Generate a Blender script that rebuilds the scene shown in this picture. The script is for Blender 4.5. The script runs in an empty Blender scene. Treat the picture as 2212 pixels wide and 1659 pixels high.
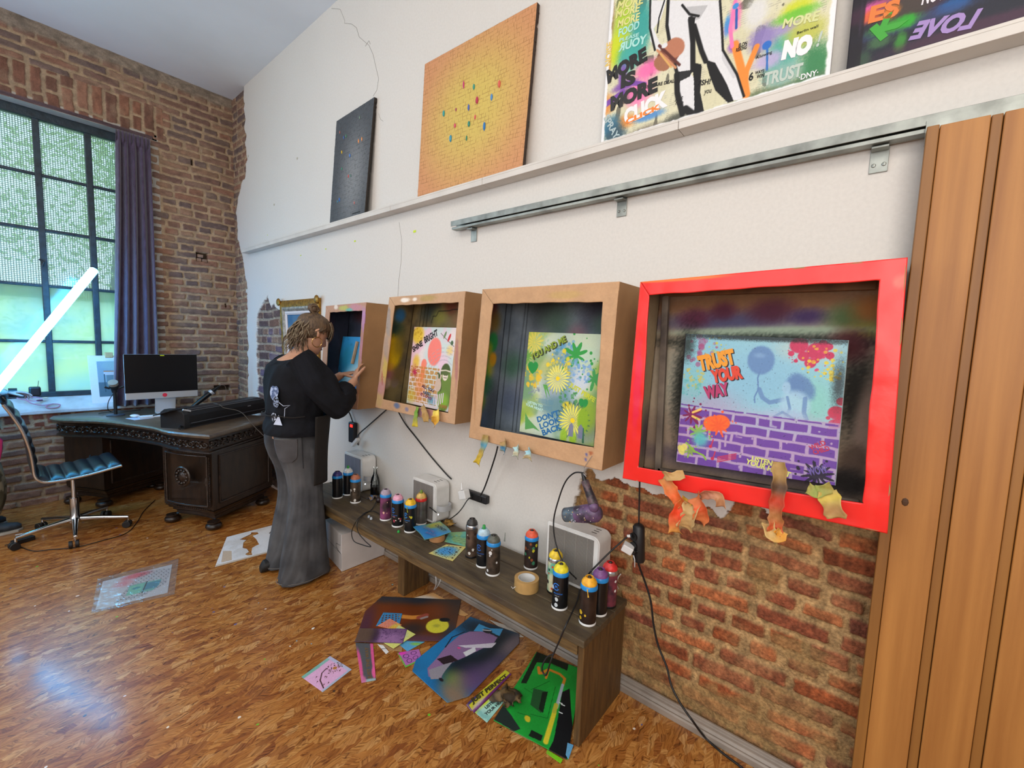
import bpy, bmesh, math, random
import numpy as np
from mathutils import Vector, Matrix
sc = bpy.context.scene
COL = sc.collection
random.seed(7)

# ------------------------------------------------------------ camera
FPX = 934.9
CX, CY = 1106.0, 829.5
CAM = np.array([1.74, 0.0, 1.5])

def _rays():
    def ray(p): return np.array([p[0]-CX, -(p[1]-CY), -FPX])
    a = ray((1880., 770.)); a /= np.linalg.norm(a)
    b = ray((-33., 703.)); b /= np.linalg.norm(b)
    X = -a; Y = -b; Y = Y-X*np.dot(X, Y); Y /= np.linalg.norm(Y)
    return np.array([X, Y, np.cross(X, Y)])
ROT = _rays()

def at(px, py, ax, val):
    """the point of the plane (axis ax = val) seen at a pixel of the photograph"""
    v = ROT @ np.array([px-CX, -(py-CY), -FPX])
    return Vector(CAM + v*((val-CAM[ax])/v[ax]))

cd = bpy.data.cameras.new('camera')
cam = bpy.data.objects.new('camera', cd)
COL.objects.link(cam)
cd.sensor_width = 36.0
cd.lens = 36.0*FPX/2212.0
cd.clip_start = 0.02
m4 = Matrix.Identity(4)
for i in range(3):
    for j in range(3):
        m4[i][j] = ROT[i][j]
    m4[i][3] = CAM[i]
cam.matrix_world = m4
sc.camera = cam

# ------------------------------------------------------------ world, lights, exposure
sc.view_settings.view_transform = 'Standard'
sc.view_settings.look = 'None'
sc.view_settings.gamma = 1.0
sc.view_settings.exposure = 0.0
sc.view_settings.use_curve_mapping = False
w = bpy.data.worlds.new('daylight')
sc.world = w
w.use_nodes = True
bg = w.node_tree.nodes['Background']
bg.inputs[0].default_value = (0.80, 0.90, 1.0, 1)
bg.inputs[1].default_value = 3.0

def area(name, loc, target, sx, sy, power, col):
    d = bpy.data.lights.new(name, 'AREA')
    d.shape = 'RECTANGLE'; d.size = sx; d.size_y = sy
    d.energy = power; d.color = col
    o = bpy.data.objects.new(name, d); COL.objects.link(o)
    o.location = loc
    o.rotation_euler = (Vector(target)-Vector(loc)).to_track_quat('-Z', 'Y').to_euler()
    return o
area('daylight_far_window', (3.6, -5.1, 2.2), (1.0, -0.8, 1.3), 2.6, 2.4, 62, (0.76, 0.87, 1.0))
area('daylight_side_window', (5.6, -1.2, 2.3), (0.0, -1.6, 1.2), 3.2, 2.2, 62, (0.95, 0.97, 1.0))
area('ceiling_lamp_near', (2.6, 0.9, 3.5), (0.3, -0.9, 0.9), 1.6, 1.2, 34, (1.0, 0.92, 0.82))
area('ceiling_lamp_middle', (2.6, -2.4, 3.7), (0.9, -2.6, 0.0), 1.4, 1.4, 26, (1.0, 0.93, 0.84))
area('fill_light_behind', (3.6, 0.9, 1.9), (0.0, -1.0, 1.3), 1.8, 1.6, 54, (1.0, 0.95, 0.90))  # unseen fill light, added to brighten wall and booths from the camera side

# ------------------------------------------------------------ helpers
def hexc(h):
    h = h.lstrip('#')
    return np.array([int(h[i:i+2], 16)/255 for i in (0, 2, 4)])

def lin(c):
    c = np.asarray(c, dtype=float)
    return np.where(c <= 0.04045, c/12.92, ((np.clip(c, 0, None)+0.055)/1.055)**2.4)

def tag(o, label=None, cat=None, group=None, kind=None):
    if label: o['label'] = label
    if cat: o['category'] = cat
    if group: o['group'] = group
    if kind: o['kind'] = kind
    return o

def empty(name, loc, rz=0.0, label=None, cat=None, group=None):
    o = bpy.data.objects.new(name, None); COL.objects.link(o)
    o.empty_display_size = 0.05
    o.location = loc; o.rotation_euler = (0, 0, rz)
    tag(o, label, cat, group)
    return o

def wmat(o):
    M = Matrix.LocRotScale(o.location, o.rotation_euler, o.scale)
    return wmat(o.parent) @ o.matrix_parent_inverse @ M if o.parent is not None else M

def par(o, p):
    """parent keeping the world place"""
    if p is not None:
        o.parent = p
        o.matrix_parent_inverse = wmat(p).inverted()
    return o

def kids(o):
    return [c for c in bpy.data.objects if c.parent == o]

def copy_tree(o, parent=None, loc=None, rz=None):
    c = o.copy(); COL.objects.link(c)
    if parent is not None: c.parent = parent
    for ch in kids(o): copy_tree(ch, c)
    return c

_mats = {}
def mat(name, col, rough=0.6, metal=0.0, var=0.0, scale=12.0, bump=0.0, bscale=60.0, spec=0.5,
        col2=None, emit=None, estr=0.0, alpha=1.0, trans=0.0, stretch=None, coat=0.0, thr=None):
    if name in _mats: return _mats[name]
    m = bpy.data.materials.new(name); m.use_nodes = True
    nt = m.node_tree; b = nt.nodes['Principled BSDF']
    c = hexc(col) if isinstance(col, str) else np.array(col)
    b.inputs['Base Color'].default_value = (*lin(c), 1)
    b.inputs['Roughness'].default_value = rough
    b.inputs['Metallic'].default_value = metal
    b.inputs['Specular IOR Level'].default_value = spec
    b.inputs['Coat Weight'].default_value = coat
    b.inputs['Alpha'].default_value = alpha
    b.inputs['Transmission Weight'].default_value = trans
    if emit is not None:
        e = hexc(emit) if isinstance(emit, str) else np.array(emit)
        b.inputs['Emission Color'].default_value = (*lin(e), 1)
        b.inputs['Emission Strength'].default_value = estr
    tc = None
    if var > 0 or col2 is not None or bump > 0:
        tc = nt.nodes.new('ShaderNodeTexCoord')
        mp = nt.nodes.new('ShaderNodeMapping')
        if stretch: mp.inputs['Scale'].default_value = stretch
        nt.links.new(tc.outputs['Object'], mp.inputs['Vector'])
    if var > 0 or col2 is not None:
        n = nt.nodes.new('ShaderNodeTexNoise'); n.inputs['Scale'].default_value = scale
        n.inputs['Detail'].default_value = 6
        nt.links.new(mp.outputs[0], n.inputs['Vector'])
        r = nt.nodes.new('ShaderNodeValToRGB')
        lo, hi = thr if thr else (0.32, 0.68)
        r.color_ramp.elements[0].position = lo; r.color_ramp.elements[1].position = hi
        if col2 is not None:
            c2 = hexc(col2) if isinstance(col2, str) else np.array(col2)
            r.color_ramp.elements[0].color = (*lin(c), 1); r.color_ramp.elements[1].color = (*lin(c2), 1)
        else:
            r.color_ramp.elements[0].color = (*lin(np.clip(c*(1-var), 0, 1)), 1)
            r.color_ramp.elements[1].color = (*lin(np.clip(c*(1+var), 0, 1)), 1)
        nt.links.new(n.outputs['Fac'], r.inputs['Fac'])
        nt.links.new(r.outputs['Color'], b.inputs['Base Color'])
    if bump > 0:
        n2 = nt.nodes.new('ShaderNodeTexNoise'); n2.inputs['Scale'].default_value = bscale
        n2.inputs['Detail'].default_value = 5
        nt.links.new(mp.outputs[0], n2.inputs['Vector'])
        bp = nt.nodes.new('ShaderNodeBump'); bp.inputs['Strength'].default_value = bump
        bp.inputs['Distance'].default_value = 0.01
        nt.links.new(n2.outputs['Fac'], bp.inputs['Height'])
        nt.links.new(bp.outputs['Normal'], b.inputs['Normal'])
    _mats[name] = m
    return m

def vmat(name, rough=0.6, bump=0.0, bscale=200.0, fine=0.0, spec=0.4, coat=0.0, metal=0.0):
    """paint on a surface: colour from the attribute the builder computes, fine grain from noise"""
    if name in _mats: return _mats[name]
    m = bpy.data.materials.new(name); m.use_nodes = True
    nt = m.node_tree; b = nt.nodes['Principled BSDF']
    b.inputs['Roughness'].default_value = rough
    b.inputs['Specular IOR Level'].default_value = spec
    b.inputs['Coat Weight'].default_value = coat
    b.inputs['Metallic'].default_value = metal
    a = nt.nodes.new('ShaderNodeAttribute'); a.attribute_name = 'Col'
    out = a.outputs['Color']
    tc = nt.nodes.new('ShaderNodeTexCoord')
    if fine > 0:
        n = nt.nodes.new('ShaderNodeTexNoise'); n.inputs['Scale'].default_value = bscale*0.7
        n.inputs['Detail'].default_value = 4
        nt.links.new(tc.outputs['Object'], n.inputs['Vector'])
        mr = nt.nodes.new('ShaderNodeMapRange')
        mr.inputs[1].default_value = 0.3; mr.inputs[2].default_value = 0.7
        mr.inputs[3].default_value = 1-fine; mr.inputs[4].default_value = 1+fine
        nt.links.new(n.outputs['Fac'], mr.inputs[0])
        mx = nt.nodes.new('ShaderNodeVectorMath'); mx.operation = 'SCALE'
        nt.links.new(out, mx.inputs[0]); nt.links.new(mr.outputs[0], mx.inputs['Scale'])
        out = mx.outputs[0]
    nt.links.new(out, b.inputs['Base Color'])
    if bump > 0:
        n2 = nt.nodes.new('ShaderNodeTexNoise'); n2.inputs['Scale'].default_value = bscale
        n2.inputs['Detail'].default_value = 5
        nt.links.new(tc.outputs['Object'], n2.inputs['Vector'])
        bp = nt.nodes.new('ShaderNodeBump'); bp.inputs['Strength'].default_value = bump
        bp.inputs['Distance'].default_value = 0.006
        nt.links.new(n2.outputs['Fac'], bp.inputs['Height'])
        nt.links.new(bp.outputs['Normal'], b.inputs['Normal'])
    _mats[name] = m
    return m

class MB:
    """collects shapes and links them as ONE mesh object"""
    def __init__(s): s.v = []; s.f = []; s.m = []
    def add(s, vs, fs, mi=0):
        o = len(s.v)
        s.v.extend([tuple(v) for v in vs])
        for f in fs: s.f.append(tuple(o+i for i in f)); s.m.append(mi)
        return s
    def box(s, a, b, mi=0, M=None):
        x0, y0, z0 = a; x1, y1, z1 = b
        vs = [Vector(p) for p in ((x0,y0,z0),(x1,y0,z0),(x1,y1,z0),(x0,y1,z0),(x0,y0,z1),(x1,y0,z1),(x1,y1,z1),(x0,y1,z1))]
        if M is not None: vs = [M @ v for v in vs]
        return s.add(vs, [(3,2,1,0),(4,5,6,7),(0,1,5,4),(1,2,6,5),(2,3,7,6),(3,0,4,7)], mi)
    def loft(s, rings, cap=True, mi=0, closed=True):
        n = len(rings[0]); vs = [p for r in rings for p in r]; fs = []
        for i in range(len(rings)-1):
            for j in range(n if closed else n-1):
                k = (j+1) % n
                fs.append((i*n+j, i*n+k, (i+1)*n+k, (i+1)*n+j))
        if cap and closed:
            fs.append(tuple(range(n-1, -1, -1))); fs.append(tuple((len(rings)-1)*n+j for j in range(n)))
        return s.add(vs, fs, mi)
    def tube(s, pts, r, n=8, mi=0, cap=True):
        pts = [Vector(p) for p in pts]
        rs = r if isinstance(r, (list, tuple)) else [r]*len(pts)
        rings = []; up = None
        for i, p in enumerate(pts):
            t = (pts[min(i+1, len(pts)-1)]-pts[max(i-1, 0)])
            if t.length < 1e-9: t = Vector((0, 0, 1))
            t.normalize()
            if up is None:
                up = t.orthogonal().normalized()
            else:
                up = (up-t*up.dot(t))
                up = up.normalized() if up.length > 1e-6 else t.orthogonal().normalized()
            q = t.cross(up)
            rings.append([p+(up*math.cos(2*math.pi*k/n)+q*math.sin(2*math.pi*k/n))*rs[i] for k in range(n)])
        return s.loft(rings, cap, mi)
    def lathe(s, prof, c=(0, 0, 0), n=24, mi=0, M=None, cap=True):
        rings = []
        for r, z in prof:
            ring = [Vector((r*math.cos(2*math.pi*k/n), r*math.sin(2*math.pi*k/n), z)) for k in range(n)]
            if M is not None: ring = [M @ p for p in ring]
            rings.append([p+Vector(c) for p in ring])
        return s.loft(rings, cap, mi)
    def prism(s, poly, d, mi=0, M=None):
        """polygon (2-D, x y) extruded along z by d"""
        n = len(poly)
        vs = [Vector((p[0], p[1], 0)) for p in poly]+[Vector((p[0], p[1], d)) for p in poly]
        if M is not None: vs = [M @ v for v in vs]
        fs = [tuple(range(n-1, -1, -1)), tuple(range(n, 2*n))]+[(i, (i+1) % n, n+(i+1) % n, n+i) for i in range(n)]
        return s.add(vs, fs, mi)
    def ball(s, c, r, mi=0, n=14, M=None):
        R = r if isinstance(r, (tuple, list)) else (r, r, r)
        rings = []
        for i in range(n//2+1):
            a = -math.pi/2+math.pi*i/(n//2); cr = max(math.cos(a), 1e-3)
            ring = [Vector((R[0]*cr*math.cos(2*math.pi*k/n), R[1]*cr*math.sin(2*math.pi*k/n), R[2]*math.sin(a))) for k in range(n)]
            if M is not None: ring = [M @ p for p in ring]
            rings.append([p+Vector(c) for p in ring])
        return s.loft(rings, True, mi)
    def build(s, name, mats, parent=None, smooth=False, bevel=0.0, origin=None, segs=2):
        me = bpy.data.meshes.new(name)
        vs = s.v
        og = Vector((0, 0, 0))
        if origin is not None:
            og = Vector(origin); vs = [(v[0]-og.x, v[1]-og.y, v[2]-og.z) for v in vs]
        me.from_pydata(vs, [], s.f)
        ml = mats if isinstance(mats, (list, tuple)) else [mats]
        for m in ml: me.materials.append(m)
        if len(ml) > 1: me.polygons.foreach_set('material_index', s.m)
        bm = bmesh.new(); bm.from_mesh(me); bmesh.ops.recalc_face_normals(bm, faces=bm.faces); bm.to_mesh(me); bm.free()
        if smooth:
            me.polygons.foreach_set('use_smooth', [True]*len(me.polygons))
            if smooth != 'all':
                try: me.set_sharp_from_angle(angle=math.radians(smooth if smooth is not True else 40))
                except Exception: pass
        o = bpy.data.objects.new(name, me); COL.objects.link(o)
        o.location = og
        if bevel > 0:
            bv = o.modifiers.new('bevel', 'BEVEL'); bv.width = bevel; bv.segments = segs; bv.limit_method = 'ANGLE'
            bv.angle_limit = math.radians(35)
        return par(o, parent) if parent is not None else o

# ---- value noise
def vnoise(x, y, seed=0):
    x = np.asarray(x, float); y = np.asarray(y, float)
    xi = np.floor(x).astype(np.int64); yi = np.floor(y).astype(np.int64)
    xf = x-xi; yf = y-yi
    def h(a, b):
        n = (a*374761393+b*668265263+seed*974634777) & 0x7fffffff
        n = ((n ^ (n >> 13))*1274126177) & 0x7fffffff
        return ((n ^ (n >> 16)) & 0xffff)/65535.0
    u = xf*xf*(3-2*xf); v = yf*yf*(3-2*yf)
    a = h(xi, yi); b = h(xi+1, yi); c = h(xi, yi+1); d = h(xi+1, yi+1)
    return (a*(1-u)+b*u)*(1-v)+(c*(1-u)+d*u)*v

def fbm(x, y, seed=0, o=4):
    t = 0; amp = 0.5; s = 0
    for i in range(o):
        t = t+amp*vnoise(x*2**i, y*2**i, seed+i*17); s += amp; amp *= 0.5
    return t/s

def hash1(a, seed=0):
    a = np.asarray(a).astype(np.int64)
    n = (a*374761393+seed*668265263) & 0x7fffffff
    n = ((n ^ (n >> 13))*1274126177) & 0x7fffffff
    return ((n ^ (n >> 16)) & 0xffff)/65535.0

def sstep(a, b, x):
    t = np.clip((x-a)/(b-a), 0, 1); return t*t*(3-2*t)

def grid_obj(name, P, col=None, keep=None, mats=None, smooth=True, parent=None, thick=0.0, rim=None, mi=None):
    """P: (ny, nx, 3) points, col: (ny, nx, 3) sRGB, keep: (ny-1, nx-1) faces kept"""
    ny, nx = P.shape[:2]
    idx = np.arange(ny*nx).reshape(ny, nx)
    q = np.stack([idx[:-1, :-1], idx[:-1, 1:], idx[1:, 1:], idx[1:, :-1]], -1)
    if keep is not None: q = q[keep]
    q = q.reshape(-1, 4)
    used = np.zeros(ny*nx, bool); used[q.ravel()] = True
    remap = np.cumsum(used)-1
    V = P.reshape(-1, 3)[used]; q = remap[q]
    me = bpy.data.meshes.new(name)
    me.vertices.add(len(V)); me.vertices.foreach_set('co', V.astype(np.float32).ravel())
    me.loops.add(len(q)*4); me.loops.foreach_set('vertex_index', q.ravel().astype(np.int32))
    me.polygons.add(len(q)); me.polygons.foreach_set('loop_start', (np.arange(len(q))*4).astype(np.int32))
    try: me.polygons.foreach_set('loop_total', np.full(len(q), 4, np.int32))
    except Exception: pass
    me.update(calc_edges=True)
    if col is not None:
        C = col.reshape(-1, 3)[used]
        ca = me.color_attributes.new('Col', 'FLOAT_COLOR', 'POINT')
        rgba = np.ones((len(C), 4), np.float32); rgba[:, :3] = lin(np.clip(C, 0, 1))
        ca.data.foreach_set('color', rgba.ravel())
    for m in (mats if isinstance(mats, (list, tuple)) else [mats]):
        me.materials.append(m)
    if smooth: me.polygons.foreach_set('use_smooth', [True]*len(me.polygons))
    if mi is not None:
        mm = mi[keep] if keep is not None else mi
        me.polygons.foreach_set('material_index', mm.reshape(-1).astype(np.int32))
    me.validate()
    o = bpy.data.objects.new(name, me); COL.objects.link(o)
    if thick > 0:
        sm = o.modifiers.new('thickness', 'SOLIDIFY'); sm.thickness = thick; sm.offset = -1
        if rim is not None: sm.material_offset_rim = rim
    if parent is not None: par(o, parent)
    return o

class Paint:
    """numpy painting over a grid of s (right) and t (up), in metres"""
    def __init__(p, w, h, nx, ny, base):
        p.w, p.h = w, h
        p.s, p.t = np.meshgrid(np.linspace(0, w, nx), np.linspace(0, h, ny))
        p.c = np.zeros((ny, nx, 3)); p.c[:] = hexc(base) if isinstance(base, str) else base
        p.keep = np.ones((ny-1, nx-1), bool); p.hole = np.zeros((ny, nx), bool)
        p.u = p.s/w; p.v = p.t/h
    def mix(p, a, col):
        c = hexc(col) if isinstance(col, str) else np.array(col)
        a = np.clip(a, 0, 1)[..., None]
        p.c = p.c*(1-a)+c*a; return p
    def blob(p, x, y, rx, ry, col, a=1.0, soft=0.5, ang=0.0, grain=0.25, seed=1):
        dx = p.u-x; dy = (p.v-y)
        dx = dx*p.w; dy = dy*p.h
        ca, sa = math.cos(ang), math.sin(ang)
        X = dx*ca+dy*sa; Y = -dx*sa+dy*ca
        d = np.sqrt((X/rx)**2+(Y/ry)**2)
        if grain: d = d+(vnoise(p.s*420, p.t*420, seed)-0.5)*grain*0.6
        return p.mix(a*(1-sstep(1-soft, 1+soft*0.5, d)), col)
    def noise(p, col, scale, lo, hi, a=1.0, seed=3, sx=1.0, sy=1.0):
        n = fbm(p.s*scale*sx, p.t*scale*sy, seed, 4)
        return p.mix(a*sstep(lo, hi, n), col)
    def inpoly(p, pts):
        inside = np.zeros(p.u.shape, bool); n = len(pts)
        j = n-1
        for i in range(n):
            xi, yi = pts[i]; xj, yj = pts[j]
            cond = ((yi > p.v) != (yj > p.v)) & (p.u < (xj-xi)*(p.v-yi)/((yj-yi) if yj != yi else 1e-9)+xi)
            inside ^= cond; j = i
        return inside
    def poly(p, pts, col, a=1.0):
        return p.mix(p.inpoly(pts)*a, col)
    def cut(p, m):
        p.hole |= m; return p
    def dline(p, pts):
        d = np.full(p.u.shape, 9.0)
        for (x0, y0), (x1, y1) in zip(pts[:-1], pts[1:]):
            ax, ay, bx, by = x0*p.w, y0*p.h, x1*p.w, y1*p.h
            L = (bx-ax)**2+(by-ay)**2+1e-12
            k = np.clip(((p.s-ax)*(bx-ax)+(p.t-ay)*(by-ay))/L, 0, 1)
            d = np.minimum(d, np.hypot(p.s-ax-k*(bx-ax), p.t-ay-k*(by-ay)))
        return d
    def line(p, pts, wd, col, a=1.0, soft=0.25):
        d = p.dline(pts); return p.mix(a*(1-sstep(wd*(1-soft), wd*(1+soft), d)), col)
    def circ(p, x, y, r, col, a=1.0):
        d = np.hypot((p.u-x)*p.w, (p.v-y)*p.h); return p.mix(a*(1-sstep(r*0.85, r*1.1, d)), col)
    def circles(p, x, y, R, n, col, seed, rmin=0.004, rmax=0.02, a=0.9):
        rnd = random.Random(seed)
        for i in range(n):
            ang = rnd.random()*6.28; q = R*math.sqrt(rnd.random())
            p.circ(x+q*math.cos(ang)/p.w, y+q*math.sin(ang)/p.h, rmin+(rmax-rmin)*rnd.random()**2, col, a*(0.6+0.4*rnd.random()))
        return p
    def star(p, x, y, R, n, col, a=1.0, inner=0.1):
        dx = (p.u-x)*p.w; dy = (p.v-y)*p.h
        d = np.hypot(dx, dy)/R; th = np.arctan2(dy, dx)
        k = np.abs((th*n/(2*math.pi)) % 1.0-0.5)*2
        wdt = 0.75*np.sin(np.clip(d, 0, 1)*math.pi)**0.7
        m = (d > inner) & (d < 1) & (k < wdt)
        m2 = (d < inner*0.9)
        return p.mix(a*(m | m2), col)
    def splat(p, x, y, R, col, seed, a=1.0, spikes=9):
        dx = (p.u-x)*p.w; dy = (p.v-y)*p.h
        th = np.arctan2(dy, dx); d = np.hypot(dx, dy)/R
        k = 0.55+0.25*np.sin(th*spikes+seed)+0.35*(vnoise((th+4)*2.2, th*0+seed, seed)-0.5)
        p.mix(a*(d < k), col)
        rnd = random.Random(seed)
        for i in range(spikes+4):
            an = rnd.random()*6.28; q = R*(0.75+0.6*rnd.random())
            p.circ(x+q*math.cos(an)/p.w, y+q*math.sin(an)/p.h, R*0.07*(0.5+rnd.random()), col, a)
        return p
    def bricks(p, x0, y0, x1, y1, bw, bh, col, a=0.9, m=0.006, slope=0.0, fade=0.0, seed=5, holes=0.1):
        X = p.s+(vnoise(p.s*40, p.t*40, seed)-0.5)*0.004; Y = p.t-slope*p.s+(vnoise(p.s*35, p.t*35, seed+2)-0.5)*0.004
        row = np.floor(Y/bh); fx = (X/bw+0.5*(row % 2)) % 1.0*bw; fy = (Y/bh) % 1.0*bh
        d = np.minimum(np.minimum(fx, bw-fx), np.minimum(fy, bh-fy))
        msk = sstep(m*0.35, m*0.65, d)
        reg = (p.u > x0) & (p.u < x1) & (p.v-slope*p.s/p.h > y0) & (p.v-slope*p.s/p.h < y1)
        n = sstep(holes, holes+0.08, vnoise(p.s*60, p.t*60, seed+9))
        al = a*msk*reg*n
        if fade: al = al*sstep(0, fade, (y1-(p.v)))
        return p.mix(al, col)
    def heart(p, x, y, r, col, a=1.0):
        X = (p.u-x)*p.w/r; Y = (p.v-y)*p.h/r
        return p.mix(a*(((X**2+Y**2-0.6)**3-X**2*Y**3) < 0), col)
    def speck(p, col, dens, seed, sc=260, a=0.8):
        n = vnoise(p.s*sc, p.t*sc, seed); return p.mix(a*(n > 1-dens), col)

class Sheet:
    """a flat or slightly bent sheet given by its four corners: tl, tr, br, bl"""
    def __init__(s, tl, tr, br, bl):
        s.tl, s.tr, s.br, s.bl = [np.array(p, float) for p in (tl, tr, br, bl)]
        s.w = (np.linalg.norm(s.tr-s.tl)+np.linalg.norm(s.br-s.bl))/2
        s.h = (np.linalg.norm(s.tl-s.bl)+np.linalg.norm(s.tr-s.br))/2
        n = np.cross(s.br-s.bl, s.tl-s.bl); s.n = n/np.linalg.norm(n)
    def map(s, u, v, lift=0.0):
        u = np.asarray(u, float)[..., None]; v = np.asarray(v, float)[..., None]
        p = (s.bl*(1-u)+s.br*u)*(1-v)+(s.tl*(1-u)+s.tr*u)*v
        return p+s.n*(np.asarray(lift)[..., None] if np.ndim(lift) else lift)
    def px(s, x, y):
        """where on the sheet (u, v) the photograph shows this pixel"""
        d = ROT @ np.array([x-CX, -(y-CY), -FPX])
        p = CAM+d*(np.dot(s.bl-CAM, s.n)/np.dot(d, s.n))
        U, V = s.br-s.bl, s.tl-s.bl
        A = np.array([[U@U, U@V], [U@V, V@V]]); r = np.linalg.solve(A, [(p-s.bl)@U, (p-s.bl)@V])
        return float(r[0]), float(r[1])
    def pxs(s, *pts): return [s.px(*q) for q in pts]
    def build(s, name, p, mats, thick=0.002, parent=None, rim=None, lift=None, smooth=False):
        keep = p.keep & ~(p.hole[:-1, :-1] & p.hole[1:, 1:] & p.hole[1:, :-1] & p.hole[:-1, 1:])
        L = np.zeros(p.u.shape) if lift is None else lift
        return grid_obj(name, s.map(p.u, p.v, L), p.c, keep, mats, smooth, parent, thick, rim)

def text_verts(txt, bold=0.0, shear=0.0, space=1.0, line=1.0, align='LEFT'):
    cu = bpy.data.curves.new('lettering', 'FONT')
    cu.body = txt; cu.size = 1.0; cu.offset = bold; cu.shear = shear
    cu.space_character = space; cu.space_line = line; cu.align_x = align; cu.resolution_u = 3
    o = bpy.data.objects.new('lettering', cu); COL.objects.link(o)
    dg = bpy.context.evaluated_depsgraph_get()
    me = bpy.data.meshes.new_from_object(o.evaluated_get(dg))
    vs = [(v.co.x, v.co.y) for v in me.vertices]; fs = [tuple(f.vertices) for f in me.polygons]
    bpy.data.objects.remove(o); bpy.data.curves.remove(cu); bpy.data.meshes.remove(me)
    return vs, fs

def lettering(sheet, items, parent, name='lettering', lift=0.0008):
    """items: (text, (u0, v0), (u1, v1), height_m, material, options); the baseline runs from the first to the second point"""
    for txt, p0, p1, hgt, m, op in items:
        vs, fs = text_verts(txt, op.get('bold', 0.03), op.get('shear', 0), 1.0)
        x0 = min(v[0] for v in vs); x1 = max(v[0] for v in vs); yt = max(v[1] for v in vs)
        a = np.array([p0[0]*sheet.w, p0[1]*sheet.h]); b = np.array([p1[0]*sheet.w, p1[1]*sheet.h])
        d = (b-a)/(x1-x0); L = np.linalg.norm(b-a)
        up = np.array([-(b-a)[1], (b-a)[0]])/L*hgt/yt
        if op.get('mirror'): up = -up
        out = []
        for x, y in vs:
            q = a+d*(x-x0)+up*y+np.array([op.get('dx', 0), op.get('dy', 0)])
            out.append(sheet.map(q[0]/sheet.w, q[1]/sheet.h, lift+op.get('lift', 0)))
        MB().add(out, fs).build(name, m, parent)

def T(S, t, p0, p1, h, m, **o):
    return (t, S.px(*p0), S.px(*p1), h, m, o)

def ink(h, rough=0.6):
    return mat('paint_'+h.strip('#'), h, rough)

def cable(name, pts, r, m, label=None, cat='cable', parent=None, n=8, res=8, group=None):
    """smooth cable through points (Catmull-Rom)"""
    P = [Vector(p) for p in pts]
    out = []
    for i in range(len(P)-1):
        a = P[max(i-1, 0)]; b = P[i]; c = P[i+1]; d = P[min(i+2, len(P)-1)]
        for k in range(res):
            t = k/res
            out.append(0.5*((2*b)+(c-a)*t+(2*a-5*b+4*c-d)*t*t+(3*b-a-3*c+d)*t**3))
    out.append(P[-1])
    o = MB().tube(out, r, n).build(name, m, parent, smooth='all')
    if label: tag(o, label, cat, group)
    return o
# ------------------------------------------------------------ the room shell
CEIL = 3.93
YW = -5.355          # inner face of the brick window wall
M_white = mat('white_paint', '#dcdbd8', 0.75, var=0.02, scale=3, bump=0.12, bscale=30)
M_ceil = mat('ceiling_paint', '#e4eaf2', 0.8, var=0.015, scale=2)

def brick_field(u, v, seed=1, bw=0.25, bh=0.073, mort=0.0075, pal=None, mcol='#a99379', tilt=None):
    """height (0..1) and colour of old irregular brickwork"""
    U = u+(vnoise(u*9, v*9, seed)-0.5)*0.016+(vnoise(u*45, v*45, seed+1)-0.5)*0.006
    V = v+(vnoise(u*3.1, v*2.3, seed+2)-0.5)*0.030+(vnoise(u*40, v*40, seed+3)-0.5)*0.006
    row = np.floor(V/bh)
    kind = hash1(row, seed+4)
    w = np.where(kind > 0.62, bw*0.52, bw)
    sh = hash1(row, seed+5)*bw
    k = np.floor((U+sh)/w); fx = (U+sh)-k*w; fy = V-row*bh
    bid = row*977+k*13
    r1 = hash1(bid, seed+6); r2 = hash1(bid, seed+7); r3 = hash1(bid, seed+8)
    mx = mort*(0.7+1.1*r2); my = mort*(0.8+0.9*r3)
    rad = 0.010
    qx = np.minimum(fx, w-fx)-mx; qy = np.minimum(fy, bh-fy)-my
    dx = np.minimum(qx-rad, 0); dy = np.minimum(qy-rad, 0)
    d = np.where((qx < rad) & (qy < rad), rad-np.hypot(dx, dy), np.minimum(qx, qy))
    d = d+(fbm(u*70, v*70, seed+11, 3)-0.5)*0.006
    h = sstep(-0.001, 0.0055, d)
    pal = pal or ['#856657', '#795e54', '#8b6e5e', '#8f6a58', '#746159', '#927460', '#6c5b57']
    pc = np.array([hexc(c) for c in pal])
    c = pc[(r1*len(pal)*0.999).astype(int)]
    sh2 = 0.80+0.40*fbm(u*24, v*40, seed+12, 4)
    c = c*sh2[..., None]
    dust = sstep(0.52, 0.75, fbm(u*8, v*11, seed+13, 4))*0.35
    mc = hexc(mcol)*(0.82+0.36*fbm(u*30, v*30, seed+14, 4))[..., None]
    c = c*(1-dust[..., None])+mc*dust[..., None]
    hh = h[..., None]
    col = mc*(1-hh)+c*hh
    hgt = h*(0.85+0.15*r1)+(fbm(u*55, v*55, seed+15, 4)-0.5)*0.28
    return hgt, col

V_brick = vmat('old_brickwork', 0.88, bump=0.5, bscale=170, fine=0.16, spec=0.2)

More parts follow.
